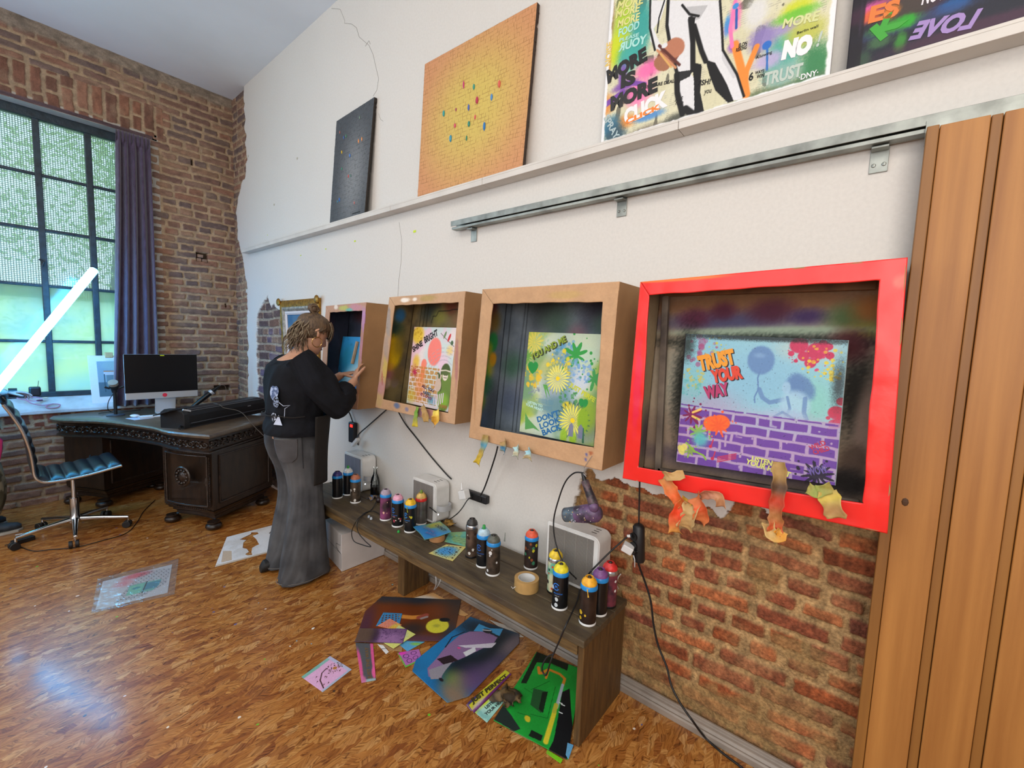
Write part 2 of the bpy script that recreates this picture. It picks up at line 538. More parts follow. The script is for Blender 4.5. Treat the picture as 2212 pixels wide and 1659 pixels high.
# ---- floor: varnished strand board
def floor_material():
    m = bpy.data.materials.new('strand_board'); m.use_nodes = True
    nt = m.node_tree; N = nt.nodes; L = nt.links; b = N['Principled BSDF']
    tc = N.new('ShaderNodeTexCoord')
    def mapping(scale, rot=0.0):
        mp = N.new('ShaderNodeMapping'); mp.inputs['Scale'].default_value = scale
        mp.inputs['Rotation'].default_value = (0, 0, rot)
        return mp
    warp = N.new('ShaderNodeTexNoise'); warp.inputs['Scale'].default_value = 16; warp.inputs['Detail'].default_value = 3
    L.new(tc.outputs['Object'], warp.inputs['Vector'])
    wsub = N.new('ShaderNodeVectorMath'); wsub.operation = 'MULTIPLY_ADD'
    L.new(warp.outputs['Color'], wsub.inputs[0]); wsub.inputs[1].default_value = (0.03, 0.02, 0)
    L.new(tc.outputs['Object'], wsub.inputs[2])
    def chips(scale, rot, seedoff):
        mp = mapping(scale, rot); L.new(wsub.outputs[0], mp.inputs['Vector'])
        mp.inputs['Location'].default_value = (seedoff, seedoff*0.7, 0)
        vo = N.new('ShaderNodeTexVoronoi'); vo.voronoi_dimensions = '2D'; vo.inputs['Scale'].default_value = 1.0
        L.new(mp.outputs[0], vo.inputs['Vector'])
        sp = N.new('ShaderNodeSeparateColor'); L.new(vo.outputs['Color'], sp.inputs[0])
        ang = N.new('ShaderNodeMath'); ang.operation = 'MULTIPLY_ADD'
        L.new(sp.outputs['Red'], ang.inputs[0]); ang.inputs[1].default_value = 1.7; ang.inputs[2].default_value = -0.85+rot
        vr = N.new('ShaderNodeVectorRotate'); vr.rotation_type = 'Z_AXIS'
        L.new(wsub.outputs[0], vr.inputs['Vector']); L.new(ang.outputs[0], vr.inputs['Angle'])
        mg = mapping((9, 150, 1)); L.new(vr.outputs[0], mg.inputs['Vector'])
        no = N.new('ShaderNodeTexNoise'); no.inputs['Scale'].default_value = 1.0; no.inputs['Detail'].default_value = 5
        no.inputs['Roughness'].default_value = 0.65
        L.new(mg.outputs[0], no.inputs['Vector'])
        return sp, no
    def ramp(stops):
        r = N.new('ShaderNodeValToRGB'); e = r.color_ramp.elements
        while len(e) < len(stops): e.new(0.5)
        for el, (p, c) in zip(e, stops): el.position = p; el.color = (*lin(hexc(c)), 1)
        return r
    spA, nA = chips((11, 38, 1), 0.0, 0.0)
    spB, nB = chips((14, 46, 1), 0.45, 7.3)
    spC, nC = chips((20, 40, 1), -0.4, 3.1)
    rA = ramp([(0.0, '#a2672f'), (0.2, '#b27739'), (0.5, '#bd8443'), (0.8, '#c48e4e'), (1.0, '#cf9f62')])
    L.new(spA.outputs['Green'], rA.inputs['Fac'])
    rB = ramp([(0.0, '#94592a'), (0.3, '#b07438'), (0.6, '#be8544'), (1.0, '#cc9856')])
    L.new(spB.outputs['Green'], rB.inputs['Fac'])
    rC = ramp([(0.0, '#965f30'), (0.5, '#b98042'), (1.0, '#d6ab72')])
    L.new(spC.outputs['Green'], rC.inputs['Fac'])
    gt = N.new('ShaderNodeMath'); gt.operation = 'GREATER_THAN'; L.new(spB.outputs['Blue'], gt.inputs[0]); gt.inputs[1].default_value = 0.55
    gt2 = N.new('ShaderNodeMath'); gt2.operation = 'GREATER_THAN'; L.new(spC.outputs['Blue'], gt2.inputs[0]); gt2.inputs[1].default_value = 0.72
    def mixc(f, a, c, mode='MIX'):
        mx = N.new('ShaderNodeMix'); mx.data_type = 'RGBA'; mx.blend_type = mode
        if isinstance(f, float): mx.inputs[0].default_value = f
        else: L.new(f, mx.inputs[0])
        L.new(a, mx.inputs[6]); L.new(c, mx.inputs[7]); return mx.outputs[2]
    def mixf(f, a, c):
        mx = N.new('ShaderNodeMix'); mx.data_type = 'FLOAT'
        L.new(f, mx.inputs[0]); L.new(a, mx.inputs[2]); L.new(c, mx.inputs[3]); return mx.outputs[0]
    c1 = mixc(gt.outputs[0], rA.outputs[0], rB.outputs[0])
    c2 = mixc(gt2.outputs[0], c1, rC.outputs[0])
    g1 = mixf(gt.outputs[0], nA.outputs['Fac'], nB.outputs['Fac'])
    g2 = mixf(gt2.outputs[0], g1, nC.outputs['Fac'])
    gr = ramp([(0.32, '#4a3422'), (0.43, '#c8b498'), (0.60, '#ffffff')]); L.new(g2, gr.inputs['Fac'])
    c3 = mixc(0.85, c2, gr.outputs[0], 'MULTIPLY')
    # fine dark pits
    pit = N.new('ShaderNodeTexNoise'); pit.inputs['Scale'].default_value = 70; pit.inputs['Detail'].default_value = 3
    mpp = mapping((0.35, 1.0, 1.0), 0.1); L.new(wsub.outputs[0], mpp.inputs['Vector']); L.new(mpp.outputs[0], pit.inputs['Vector'])
    pr = ramp([(0.60, '#ffffff'), (0.70, '#8a6240')]); L.new(pit.outputs['Fac'], pr.inputs['Fac'])
    c4 = mixc(0.8, c3, pr.outputs[0], 'MULTIPLY')
    # broad tone
    big = N.new('ShaderNodeTexNoise'); big.inputs['Scale'].default_value = 0.9; big.inputs['Detail'].default_value = 2
    L.new(tc.outputs['Object'], big.inputs['Vector'])
    br = ramp([(0.35, '#f2e4d2'), (0.65, '#ffffff')]); L.new(big.outputs['Fac'], br.inputs['Fac'])
    c5 = mixc(1.0, c4, br.outputs[0], 'MULTIPLY')
    # drops of spray paint
    vd = N.new('ShaderNodeTexVoronoi'); vd.voronoi_dimensions = '2D'; vd.inputs['Scale'].default_value = 26
    L.new(wsub.outputs[0], vd.inputs['Vector'])
    sd = N.new('ShaderNodeSeparateColor'); L.new(vd.outputs['Color'], sd.inputs[0])
    rad = N.new('ShaderNodeMath'); rad.operation = 'MULTIPLY'; L.new(sd.outputs['Blue'], rad.inputs[0]); rad.inputs[1].default_value = 0.16
    lt = N.new('ShaderNodeMath'); lt.operation = 'LESS_THAN'; L.new(vd.outputs['Distance'], lt.inputs[0]); L.new(rad.outputs[0], lt.inputs[1])
    ra = N.new('ShaderNodeMath'); ra.operation = 'LESS_THAN'; L.new(sd.outputs['Red'], ra.inputs[0]); ra.inputs[1].default_value = 0.045
    an = N.new('ShaderNodeMath'); an.operation = 'MULTIPLY'; L.new(lt.outputs[0], an.inputs[0]); L.new(ra.outputs[0], an.inputs[1])
    rd = N.new('ShaderNodeValToRGB'); rd.color_ramp.interpolation = 'CONSTANT'; e = rd.color_ramp.elements
    cols = ['#3a2a22', '#5b5f9a', '#2b1c18', '#7ea3b8', '#4a3326', '#e8dfd2', '#6cbb2e']
    while len(e) < len(cols): e.new(0.5)
    for i, (el, c) in enumerate(zip(e, cols)): el.position = i/len(cols); el.color = (*lin(hexc(c)), 1)
    L.new(sd.outputs['Green'], rd.inputs['Fac'])
    c6 = mixc(an.outputs[0], c5, rd.outputs[0])
    L.new(c6, b.inputs['Base Color'])
    rr = N.new('ShaderNodeMapRange'); L.new(g2, rr.inputs[0]); rr.inputs[3].default_value = 0.24; rr.inputs[4].default_value = 0.44
    L.new(rr.outputs[0], b.inputs['Roughness'])
    b.inputs['Specular IOR Level'].default_value = 0.5
    b.inputs['Coat Weight'].default_value = 0.35; b.inputs['Coat Roughness'].default_value = 0.16
    bp = N.new('ShaderNodeBump'); bp.inputs['Strength'].default_value = 0.25; bp.inputs['Distance'].default_value = 0.002
    L.new(g2, bp.inputs['Height']); L.new(bp.outputs[0], b.inputs['Normal'])
    return m

RX, RY = 6.0, 3.0        # far side of the room, out of the picture
fl = MB().box((-0.0, YW-0.02, -0.05), (RX, RY, 0)).build('floor', floor_material()); tag(fl, kind='structure')
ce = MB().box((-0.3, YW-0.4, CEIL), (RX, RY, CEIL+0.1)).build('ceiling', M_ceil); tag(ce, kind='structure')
o = MB().box((RX, YW-0.4, 0), (RX+0.1, RY, CEIL)).build('wall_side', M_white); tag(o, kind='structure')
o = MB().box((-0.3, RY, 0), (RX, RY+0.1, CEIL)).build('wall_rear', M_white); tag(o, kind='structure')

M_reveal0 = mat('masonry_core', '#6a5547', 0.9)
# ---- right wall: white plaster, brick showing where the plaster is gone
def seg(a, b, st): return np.linspace(a, b, max(2, int(round((b-a)/st))+1))
ys = np.concatenate([seg(YW-0.03, -4.86, 0.0055)[:-1], seg(-4.86, -3.95, 0.0075)[:-1], seg(-3.95, -1.28, 0.045)[:-1], seg(-1.28, 0.12, 0.0042)[:-1], seg(0.12, RY, 0.2)])
zs = np.concatenate([seg(0, 1.95, 0.0048)[:-1], seg(1.95, CEIL, 0.0075)])
Y, Z = np.meshgrid(ys, zs)
def inp(pts, A, B):
    ins = np.zeros(A.shape, bool); j = len(pts)-1
    for i in range(len(pts)):
        xi, yi = pts[i]; xj, yj = pts[j]
        c = ((yi > B) != (yj > B)) & (A < (xj-xi)*(B-yi)/((yj-yi) if abs(yj-yi) > 1e-9 else 1e-9)+xi)
        ins ^= c; j = i
    return ins
wy = Y+(fbm(Y*13, Z*13, 41, 4)-0.5)*0.10; wz = Z+(fbm(Y*13, Z*13, 43, 4)-0.5)*0.09
def yz(*pp): return [tuple(at(px, py, 0, 0)[1:]) for px, py in pp]
edgeA = yz((524, 180), (527, 230), (529, 290), (532, 340), (530, 372), (521, 400), (514, 430), (511, 470), (514, 520), (524, 560), (531, 610), (534, 680), (536, 760), (534, 860), (530, 960))
polyA = [(YW-0.5, 4.5), (edgeA[0][0], 4.5)]+edgeA+[(edgeA[-1][0], -0.5), (YW-0.5, -0.5)]
pb = yz((561, 960), (558, 860), (554, 790), (553, 720), (556, 682), (566, 655), (576, 638), (583, 664), (592, 655), (600, 668), (640, 672))
polyB = pb+[(-3.9, 1.80), (-3.9, -0.5), (pb[0][0], -0.5)]
pc_ = yz((1188, 1190), (1205, 1165), (1212, 1140), (1226, 1110), (1236, 1086), (1250, 1062), (1254, 1044), (1270, 1036), (1276, 1012), (1284, 1014), (1292, 1036), (1330, 1040), (1352, 1050), (1395, 1060), (1440, 1078), (1480, 1092), (1530, 1098), (1540, 1112), (1575, 1112), (1600, 1092), (1700, 1100), (1900, 1110))
polyC = [(pc_[0][0]-0.05, 0.33), (pc_[0][0]+0.0, 0.36)]+pc_+[(0.6, 0.90), (0.6, -0.5), (-1.32, -0.5), (-1.25, 0.2)]
mA = inp(polyA, wy, wz); mB = inp(polyB, wy, wz); mC = inp(polyC, wy, wz)
ex = (mA | mB | mC)
hg, bc = brick_field(Y+9, Z, seed=21, bw=0.24, bh=0.0725, mort=0.0095, mcol='#a0825a',
                     pal=['#8f4e2e', '#7f452b', '#995a37', '#854a33', '#a3613c', '#784534', '#8b5238'])
hg2, bc2 = brick_field(Y+5, Z, seed=33, bw=0.25, bh=0.073)
hg3, bc3 = brick_field(Y+2, Z, seed=57, bw=0.24, bh=0.083, pal=['#6f5650', '#5d4b4c', '#7a5c50', '#81675a', '#67586a'], mcol='#9d8f80')
bc = np.where(mA[..., None], bc2, np.where(mB[..., None], bc3, bc)); hg = np.where(mA, hg2, np.where(mB, hg3, hg))
# rubble mortar low on the wall by the bench
bc = np.where(mC[..., None], bc*(0.78+0.5*fbm(Y*60, Z*34, 77, 4))[..., None], bc)
rub = sstep(0.44, 0.58, fbm(Y*4.2, Z*4.2, 71, 4)+0.20*(Z < 0.30)-0.10*(Y > -0.35)-0.12*(Z > 0.5))*mC
mortc = hexc('#94764c')*(0.72+0.55*fbm(Y*45, Z*45, 73, 4))[..., None]
bc = bc*(1-0.75*rub[..., None])+mortc*0.75*rub[..., None]
hg = hg*(1-0.6*rub)+rub*0.5*fbm(Y*30, Z*30, 75, 4)
pl = hexc('#d6d2cc')*(1.0-0.015*fbm(Y*3, Z*3, 5, 4))[..., None]
edge = np.zeros_like(Y)
X = np.where(ex, -0.024+0.012*hg, 0.0015*(fbm(Y*2.2, Z*2.2, 9, 3)-0.5))
C = np.where(ex[..., None], bc, pl)
P = np.stack([X, Y, Z], -1)
mi = (ex[:-1, :-1] | ex[1:, 1:]).astype(int)
wr = grid_obj('wall_right', P, C, None, [vmat('wall_surface', 0.8, bump=0.09, bscale=120, fine=0.03, spec=0.25), vmat('bare_brickwork', 0.85, bump=0.9, bscale=130, fine=0.34, spec=0.2)], True, mi=mi)
tag(wr, kind='structure')
MB().box((-0.35, YW-0.42, -0.05), (-0.028, RY, CEIL+0.05)).build('wall_core', M_reveal0, wr)
# a crack running down the plaster
M_crack = mat('crack_dark', '#6b6560', 0.9)
mb = MB()
for pts in ([(716, 18), (735, 20), (745, 45), (744, 50), (760, 52), (770, 60), (776, 80), (790, 92), (797, 98), (806, 118), (812, 145), (818, 170), (814, 195), (806, 208)],
            [(789, 100), (797, 88), (800, 95)], [(818, 245), (822, 258), (828, 262)], [(862, 480), (868, 520), (866, 570), (862, 600), (858, 660)]):
    mb.tube([at(x, y, 0, 0.0005) for x, y in pts], 0.0009, 5)
mb.build('plaster_crack', M_crack, wr)
mb = MB()
for (x, y), (a, b) in {(642, 342): (0.014, 0.010), (592, 442): (0.016, 0.010), (536, 337): (0.01, 0.014)}.items():
    p = at(x, y, 0, 0.0015); mb.ball(p, (0.003, a, b), n=8)
mb.build('filler_patch', mat('plaster_filler', '#b9b4a4', 0.9), wr)

# ---- window wall
WX0, WZ0, WZ1 = 0.672, 0.80, 3.285
xs = np.concatenate([seg(-0.03, 1.95, 0.005)[:-1], seg(1.95, RX, 0.25)])
zs = seg(0, CEIL, 0.005)
X, Z = np.meshgrid(xs, zs)
hg, bc = brick_field(X+4, Z, seed=11, bw=0.25, bh=0.070)
# soldier courses over the opening and under the sill
hs, bs = brick_field(Z+(X-1.2)*0.0+1.07, X+30, seed=15, bw=0.255, bh=0.088, pal=['#875f4e', '#8e6450', '#7d5848', '#765648', '#936c58'])
arch = (Z > 3.318) & (Z < 3.572+0.02*np.sin(X*2)) & (X > WX0-0.10)
hs2, bs2 = brick_field(Z+0.40, X+12, seed=17, bw=0.24, bh=0.082, pal=['#7c4a3a', '#6b4236', '#865245'])
low = (Z > 0.665) & (Z < 0.80) & (X > WX0-0.1)
hg = np.where(arch, hs, np.where(low, hs2, hg)); bc = np.where(arch[..., None], bs, np.where(low[..., None], bs2, bc))
lip = (Z > 3.285) & (Z <= 3.318) & (X > WX0-0.02)
bc = np.where(lip[..., None], hexc('#5e4d50')*(0.8+0.4*fbm(X*9, Z*60, 3, 3))[..., None], bc); hg = np.where(lip, 0.7+0.2*hg, hg)
top = sstep(3.80, 3.86, Z+(fbm(X*8, Z*8, 22, 4)-0.5)*0.06)
tcx = hexc('#8d8071')*(0.75+0.5*fbm(X*25, Z*40, 23, 4))[..., None]
bc = bc*(1-top[..., None])+tcx*top[..., None]; hg = hg*(1-top)+top*fbm(X*15, Z*15, 24, 4)
D = YW-0.008+0.012*hg
holes = []
for (px, py, hw, hh) in [(437, 556, 0.05, 0.045), (415, 350, 0.010, 0.03), (480, 838, 0.075, 0.028), (488, 660, 0.008, 0.02)]:
    q = at(px, py, 1, YW); hl = (np.abs(X-q.x) < hw) & (np.abs(Z-q.z) < hh)
    D = np.where(hl, D-0.05, D); bc = np.where(hl[..., None], bc*0.45, bc)
P = np.stack([X, D, Z], -1)[:, ::-1]; C = bc[:, ::-1]
xc = (X[:-1, :-1]+X[1:, 1:])/2; zc = (Z[:-1, :-1]+Z[1:, 1:])/2
keep = (~((xc > WX0) & (xc < 3.3) & (zc > WZ0) & (zc < WZ1)))[:, ::-1]
wl = grid_obj('wall_left', P, C, keep, V_brick, True); tag(wl, kind='structure')
MB().box((-0.028, YW-0.42, 0), (WX0-0.061, YW-0.062, CEIL)).box((3.361, YW-0.42, 0), (RX, YW-0.01, CEIL)).box((WX0-0.06, YW-0.42, 0), (3.36, YW-0.062, WZ0-0.04)).box((WX0-0.06, YW-0.42, WZ1+0.051), (3.36, YW-0.062, CEIL)).build('wall_core', M_reveal0, wl)
q = at(437, 556, 1, YW)
mb = MB()
mb.box((q.x-0.012, YW-0.05, q.z-0.004), (q.x+0.040, YW-0.006, q.z+0.028))
mb.box((q.x+0.004, YW-0.05, q.z-0.044), (q.x+0.046, YW-0.012, q.z-0.010))
mb.box((q.x-0.044, YW-0.05, q.z-0.044), (q.x-0.002, YW-0.004, q.z-0.014))
mb.build('broken_brick', mat('broken_brick', '#8a7263', 0.9, var=0.15, bump=0.5), wl, bevel=0.006)
# reveal of the opening (soffit, jamb) and the mass of the wall behind
M_reveal = mat('reveal_plaster', '#b1aca3', 0.85, var=0.04, bump=0.2)
mb = MB().box((WX0-0.05, YW-0.42, WZ1), (3.4, YW-0.004, WZ1+0.05)).box((WX0-0.06, YW-0.42, WZ0-0.02), (WX0, YW-0.004, WZ1+0.05)).box((3.3, YW-0.42, WZ0), (3.36, YW-0.004, WZ1))
o = mb.build('trim_1', M_reveal); tag(o, kind='structure')
mb = MB().prism([(-0.03, 0.765), (0.0, 0.775), (0.0, 0.80), (-0.01, 0.812), (-0.16, 0.905), (-0.40, 0.905), (-0.40, 0.765)], 2.65,
                M=Matrix(((0, 0, 1, WX0), (1, 0, 0, YW+0.025), (0, 1, 0, 0), (0, 0, 0, 1))))
sill = mb.build('trim_2', mat('sill_paint', '#c3c8cc', 0.55, var=0.08, scale=9, bump=0.2), bevel=0.004); tag(sill, kind='structure')

# ---- the steel window
YG = -5.50
xb = [0.765, 1.081, 1.392, 1.705, 2.02, 2.335, 2.65, 2.965]
zb = [0.93, 1.382, 1.856, 2.322, 2.772, 3.235]
win = empty('window_1', (1.98, YG, 0.91)); win['kind'] = 'structure'
M_bar = mat('window_steel', '#26343c', 0.5, var=0.2, scale=20, bump=0.3, bscale=50)
mb = MB()
mb.box((WX0+0.001, YG-0.03, 0.905), (3.299, YG+0.03, 0.945)); mb.box((WX0+0.001, YG-0.03, 3.215), (3.299, YG+0.03, 3.284))
mb.box((WX0+0.001, YG-0.03, 0.9), (WX0+0.035, YG+0.03, 3.28)); mb.box((3.265, YG-0.03, 0.9), (3.299, YG+0.03, 3.28))
mb.build('window_frame', M_bar, win, bevel=0.004)
mb = MB()
for i, x in enumerate(xb):
    hw = 0.021 if i in (1, 2) else 0.012
    mb.box((x-hw, YG-0.02, 0.94), (x+hw, YG+0.022, 3.22))
for z in zb[1:-1]: mb.box((WX0+0.03, YG-0.018, z-0.012), (3.27, YG+0.018, z+0.012))
mb.build('glazing_bars', M_bar, win, bevel=0.005)
# glass
def glass_mat(name, frosted):
    m = bpy.data.materials.new(name); m.use_nodes = True
    nt = m.node_tree; N = nt.nodes; L = nt.links; N.clear()
    out = N.new('ShaderNodeOutputMaterial')
    gl = N.new('ShaderNodeBsdfGlossy'); gl.inputs['Roughness'].default_value = 0.12
    mx = N.new('ShaderNodeMixShader')
    if frosted:
        a = N.new('ShaderNodeBsdfTranslucent'); a.inputs['Color'].default_value = (0.60, 0.84, 0.72, 1)
        t = N.new('ShaderNodeBsdfTransparent'); t.inputs['Color'].default_value = (0.8, 0.95, 0.9, 1)
        m1 = N.new('ShaderNodeMixShader'); m1.inputs[0].default_value = 0.22
        tc = N.new('ShaderNodeTexCoord'); no = N.new('ShaderNodeTexNoise'); no.inputs['Scale'].default_value = 2.2; no.inputs['Detail'].default_value = 3
        L.new(tc.outputs['Object'], no.inputs['Vector'])
        r = N.new('ShaderNodeValToRGB'); r.color_ramp.elements[0].color = (0.42, 0.72, 0.82, 1); r.color_ramp.elements[1].color = (0.62, 0.84, 0.66, 1)
        r.color_ramp.elements[0].position = 0.35; r.color_ramp.elements[1].position = 0.65
        L.new(no.outputs['Fac'], r.inputs['Fac']); L.new(r.outputs['Color'], a.inputs['Color'])
        L.new(a.outputs[0], m1.inputs[1]); L.new(t.outputs[0], m1.inputs[2])
        L.new(m1.outputs[0], mx.inputs[1]); mx.inputs[0].default_value = 0.04
    else:
        t = N.new('ShaderNodeBsdfTransparent'); t.inputs['Color'].default_value = (0.85, 0.96, 0.95, 1)
        a = N.new('ShaderNodeBsdfTranslucent'); a.inputs['Color'].default_value = (0.75, 0.92, 0.92, 1)
        m1 = N.new('ShaderNodeMixShader'); m1.inputs[0].default_value = 0.33
        L.new(t.outputs[0], m1.inputs[1]); L.new(a.outputs[0], m1.inputs[2])
        L.new(m1.outputs[0], mx.inputs[1]); mx.inputs[0].default_value = 0.05
    L.new(gl.outputs[0], mx.inputs[2]); L.new(mx.outputs[0], out.inputs[0])
    return m
MB().box((WX0+0.03, YG-0.004, zb[2]), (3.27, YG, 3.22)).build('panes', glass_mat('wired_glass', False), win)
MB().box((WX0+0.03, YG-0.004, 0.94), (3.27, YG, zb[2])).build('frosted_panes', glass_mat('frosted_glass', True), win)
M_dk = mat('dark_metal', '#20252a', 0.5)
mb = MB().tube([at(85, 560, 1, YG+0.03), at(95, 566, 1, YG+0.05), at(92, 575, 1, YG+0.04)], 0.008)
mb.build('window_catch', M_dk, win, smooth=True)
# wire mesh outside the upper panes
mb = MB(); st = 0.0155; rw = 0.0024
x = WX0+.006
while x < 2.2:
    mb.box((x-rw, YG-0.07, zb[2]-0.1), (x+rw, YG-0.067, 3.28)); x += st
z = zb[2]-0.1
while z < 3.28:
    mb.box((WX0+0.002, YG-0.066, z-rw), (2.2, YG-0.063, z+rw)); z += st
o = mb.build('wire_screen', mat('galvanised_wire', '#5b666a', 0.5, 0.4))
tag(o, 'fine square wire screen outside the upper panes of the steel window', 'screen')
# trees outside
def leaf_material(name, a, b):
    m = mat(name, a, 0.6, col2=b, scale=1.6)
    nt = m.node_tree; bs = nt.nodes['Principled BSDF']
    tr = nt.nodes.new('ShaderNodeBsdfTranslucent'); tr.inputs['Color'].default_value = (*lin(hexc(b)), 1)
    mx = nt.nodes.new('ShaderNodeMixShader'); mx.inputs[0].default_value = 0.5
    nt.links.new(bs.outputs[0], mx.inputs[1]); nt.links.new(tr.outputs[0], mx.inputs[2])
    nt.links.new(mx.outputs[0], nt.nodes['Material Output'].inputs[0])
    return m
def tree(cx, cy, h, r, n, seed, ma, label):
    rnd = random.Random(seed)
    t = empty('tree', (cx, cy, 0), 0, label, 'tree', None)
    mb = MB().tube([(cx, cy, 0), (cx+0.1, cy, h*0.4), (cx-0.05, cy, h*0.8)], [0.14, 0.10, 0.04], 10)
    mb.build('trunk', mat('bark', '#4b4034', 0.9, bump=0.5), t)
    cl = [(cx+rnd.uniform(-r, r), cy+rnd.uniform(-0.7, 0.7), rnd.uniform(0.8, h)) for _ in range(46)]
    V = []; F = []
    for i in range(n):
        c = rnd.choice(cl); q = rnd.random()**0.5*0.55
        d = Vector((rnd.gauss(0, 1), rnd.gauss(0, 1), rnd.gauss(0, 1))).normalized()*q
        p = Vector(c)+d
        a = Vector((rnd.gauss(0, 1), rnd.gauss(0, 1), rnd.gauss(0, 1))).normalized(); b = a.orthogonal().normalized()
        s = rnd.uniform(0.022, 0.048); k = len(V)
        V += [p-a*s, p-b*s*0.5, p+a*s, p+b*s*0.5]; F.append((k, k+1, k+2, k+3))
    m2 = MB(); m2.add(V, F); m2.build('crown', ma, t)
tree(0.4, -8.3, 5.2, 1.3, 9000, 3, leaf_material('leaves_light', '#93bd78', '#d4ecaa'), 'bushy light green tree seen through the middle window panes')
tree(4.0, -9.2, 4.6, 1.3, 8000, 5, leaf_material('leaves_dark', '#6a9c62', '#b4d690'), 'darker green tree seen through the left window panes')
g = MB().box((-8, -30, -0.3), (12, YG-0.3, -0.05)).build('ground_outside', mat('grass_ground', '#7d9a5c', 0.9)); tag(g, kind='structure')

# ---- cable trunking along the foot of the right wall
M_trunk = mat('trunking', '#8d8379', 0.4, var=0.1, scale=8)
mb = MB().prism([(0, 0), (0.042, 0), (0.042, 0.024), (0.036, 0.030), (0.030, 0.026), (0.022, 0.036), (0.010, 0.038), (0.010, 0.052), (0, 0.052)], 4.1,
                M=Matrix(((1, 0, 0, 0.0), (0, 0, 1, -2.55), (0, 1, 0, 0.0), (0, 0, 0, 1))))
o = mb.build('baseboard_right', M_trunk, bevel=0.002); tag(o, kind='structure')

# ---- picture ledge
M_ledge = mat('ledge_paint', '#cfcac3', 0.5, var=0.03, scale=6)
led = empty('picture_ledge', (0.0, -1.5, 2.315), 0, 'long narrow white picture ledge high on the white wall', 'shelf')
js = [-4.94, -3.5, -2.42, -1.62, -0.62, 1.0, 2.9]
for a, b in zip(js[:-1], js[1:]):
    MB().box((0.001, a+0.001, 2.312), (0.070, b-0.001, 2.338)).box((0.064, a+0.001, 2.338), (0.070, b-0.001, 2.348)).build('board', M_ledge, led, bevel=0.0015)

# ---- steel door rail
M_rail = mat('galvanised_steel', '#8d918c', 0.42, 0.7, var=0.15, scale=14)
rail = empty('door_rail', (0.03, 0.4, 2.12), 0, 'grey steel sliding-door rail running across the white wall', 'rail')
mb = MB()
mb.box((0.016, -1.86, 2.160), (0.062, 2.6, 2.166)).box((0.016, -1.86, 2.122), (0.020, 2.6, 2.162)).box((0.058, -1.86, 2.138), (0.062, 2.6, 2.162))
mb.box((0.050, -1.86, 2.122), (0.054, 2.6, 2.134)).box((0.022, -1.86, 2.122), (0.052, 2.6, 2.125))
mb.build('channel', M_rail, rail, bevel=0.001)
for px, py in ((1025, 495), (1345, 432), (1902, 320)):
    q = at(px, py, 0, 0.0)
    m2 = MB().box((0.001, q.y-0.022, 2.052), (0.005, q.y+0.022, 2.17)).box((0.005, q.y-0.020, 2.112), (0.04, q.y+0.020, 2.118))
    m2.build('bracket', M_rail, rail, bevel=0.001)
for px in (1345, 1902):
    q = at(px, 320 if px > 1500 else 432, 0, 0.0)
    for dy in (-0.012, 0.012): MB().ball((0.006, q.y+dy, 2.074), (0.003, 0.006, 0.006), n=8).build('screw', M_rail, rail)

# ---- sliding plank door at the right
dr = empty('sliding_door', (0.09, 0.7, 0.0), 0, 'tall honey-brown plank sliding door at the right end of the wall', 'door')
M_door = mat('door_pine', '#96602a', 0.5, col2='#b27a3c', scale=3.0, stretch=(4, 9, 0.35), bump=0.06, bscale=30)
M_door2 = mat('door_pine_dark', '#7d5122', 0.5, col2='#96652c', scale=3.0, stretch=(4, 9, 0.4))
gy = [at(px, 850, 0, 0.10).y for px in (1928, 1948, 2030, 2052, 2148, 2168)]
DY0 = 0.064
edges = [DY0+0.030, DY0+0.135, DY0+0.16, DY0+0.265, DY0+0.29]
w0 = DY0
widths = [0.026, 0.094, 0.022, 0.096, 0.022, 0.096, 0.022, 0.096, 0.022, 0.12, 0.022, 0.12, 0.022, 0.12]
for i, wd in enumerate(widths):
    d = 0.098 if i % 2 == 1 else (0.106 if i == 0 else 0.093)
    MB().box((0.066, w0+0.0007, 0.012), (d, w0+wd-0.0007, 2.118)).build('board' if i % 2 else 'bead', M_door if i % 2 else M_door2, dr, bevel=0.0022)
    w0 += wd
mb = MB(); rnd = random.Random(5)
for i in range(5):
    mb.ball((0.0985, rnd.uniform(0.1, 0.5), rnd.uniform(0.3, 2.0)), (0.0012, 0.008, 0.012), n=8)
mb.build('knots', mat('knot', '#4a2c10', 0.6), dr)
mb = MB().box((0.064, DY0, 2.08), (0.066, w0, 2.15)); mb.build('hanger_plate', M_rail, dr)
# ------------------------------------------------------------ cardboard spray booths on the wall
V_card = vmat('cardboard_painted', 0.75, bump=0.25, bscale=90, fine=0.05)
V_board = vmat('painted_board', 0.55, bump=0.05, bscale=200, fine=0.04)
V_red = vmat('red_foil', 0.30, bump=0.22, bscale=16, spec=0.5)
M_card = mat('cardboard', '#a07a52', 0.8, var=0.05, scale=5, bump=0.2, bscale=25)
M_cardedge = mat('cardboard_edge', '#8f6238', 0.85, var=0.1, scale=50)
XF = 0.20
def q4(pts, x): return [np.array(at(px, py, 0, x)) for px, py in pts]     # tl tr br bl

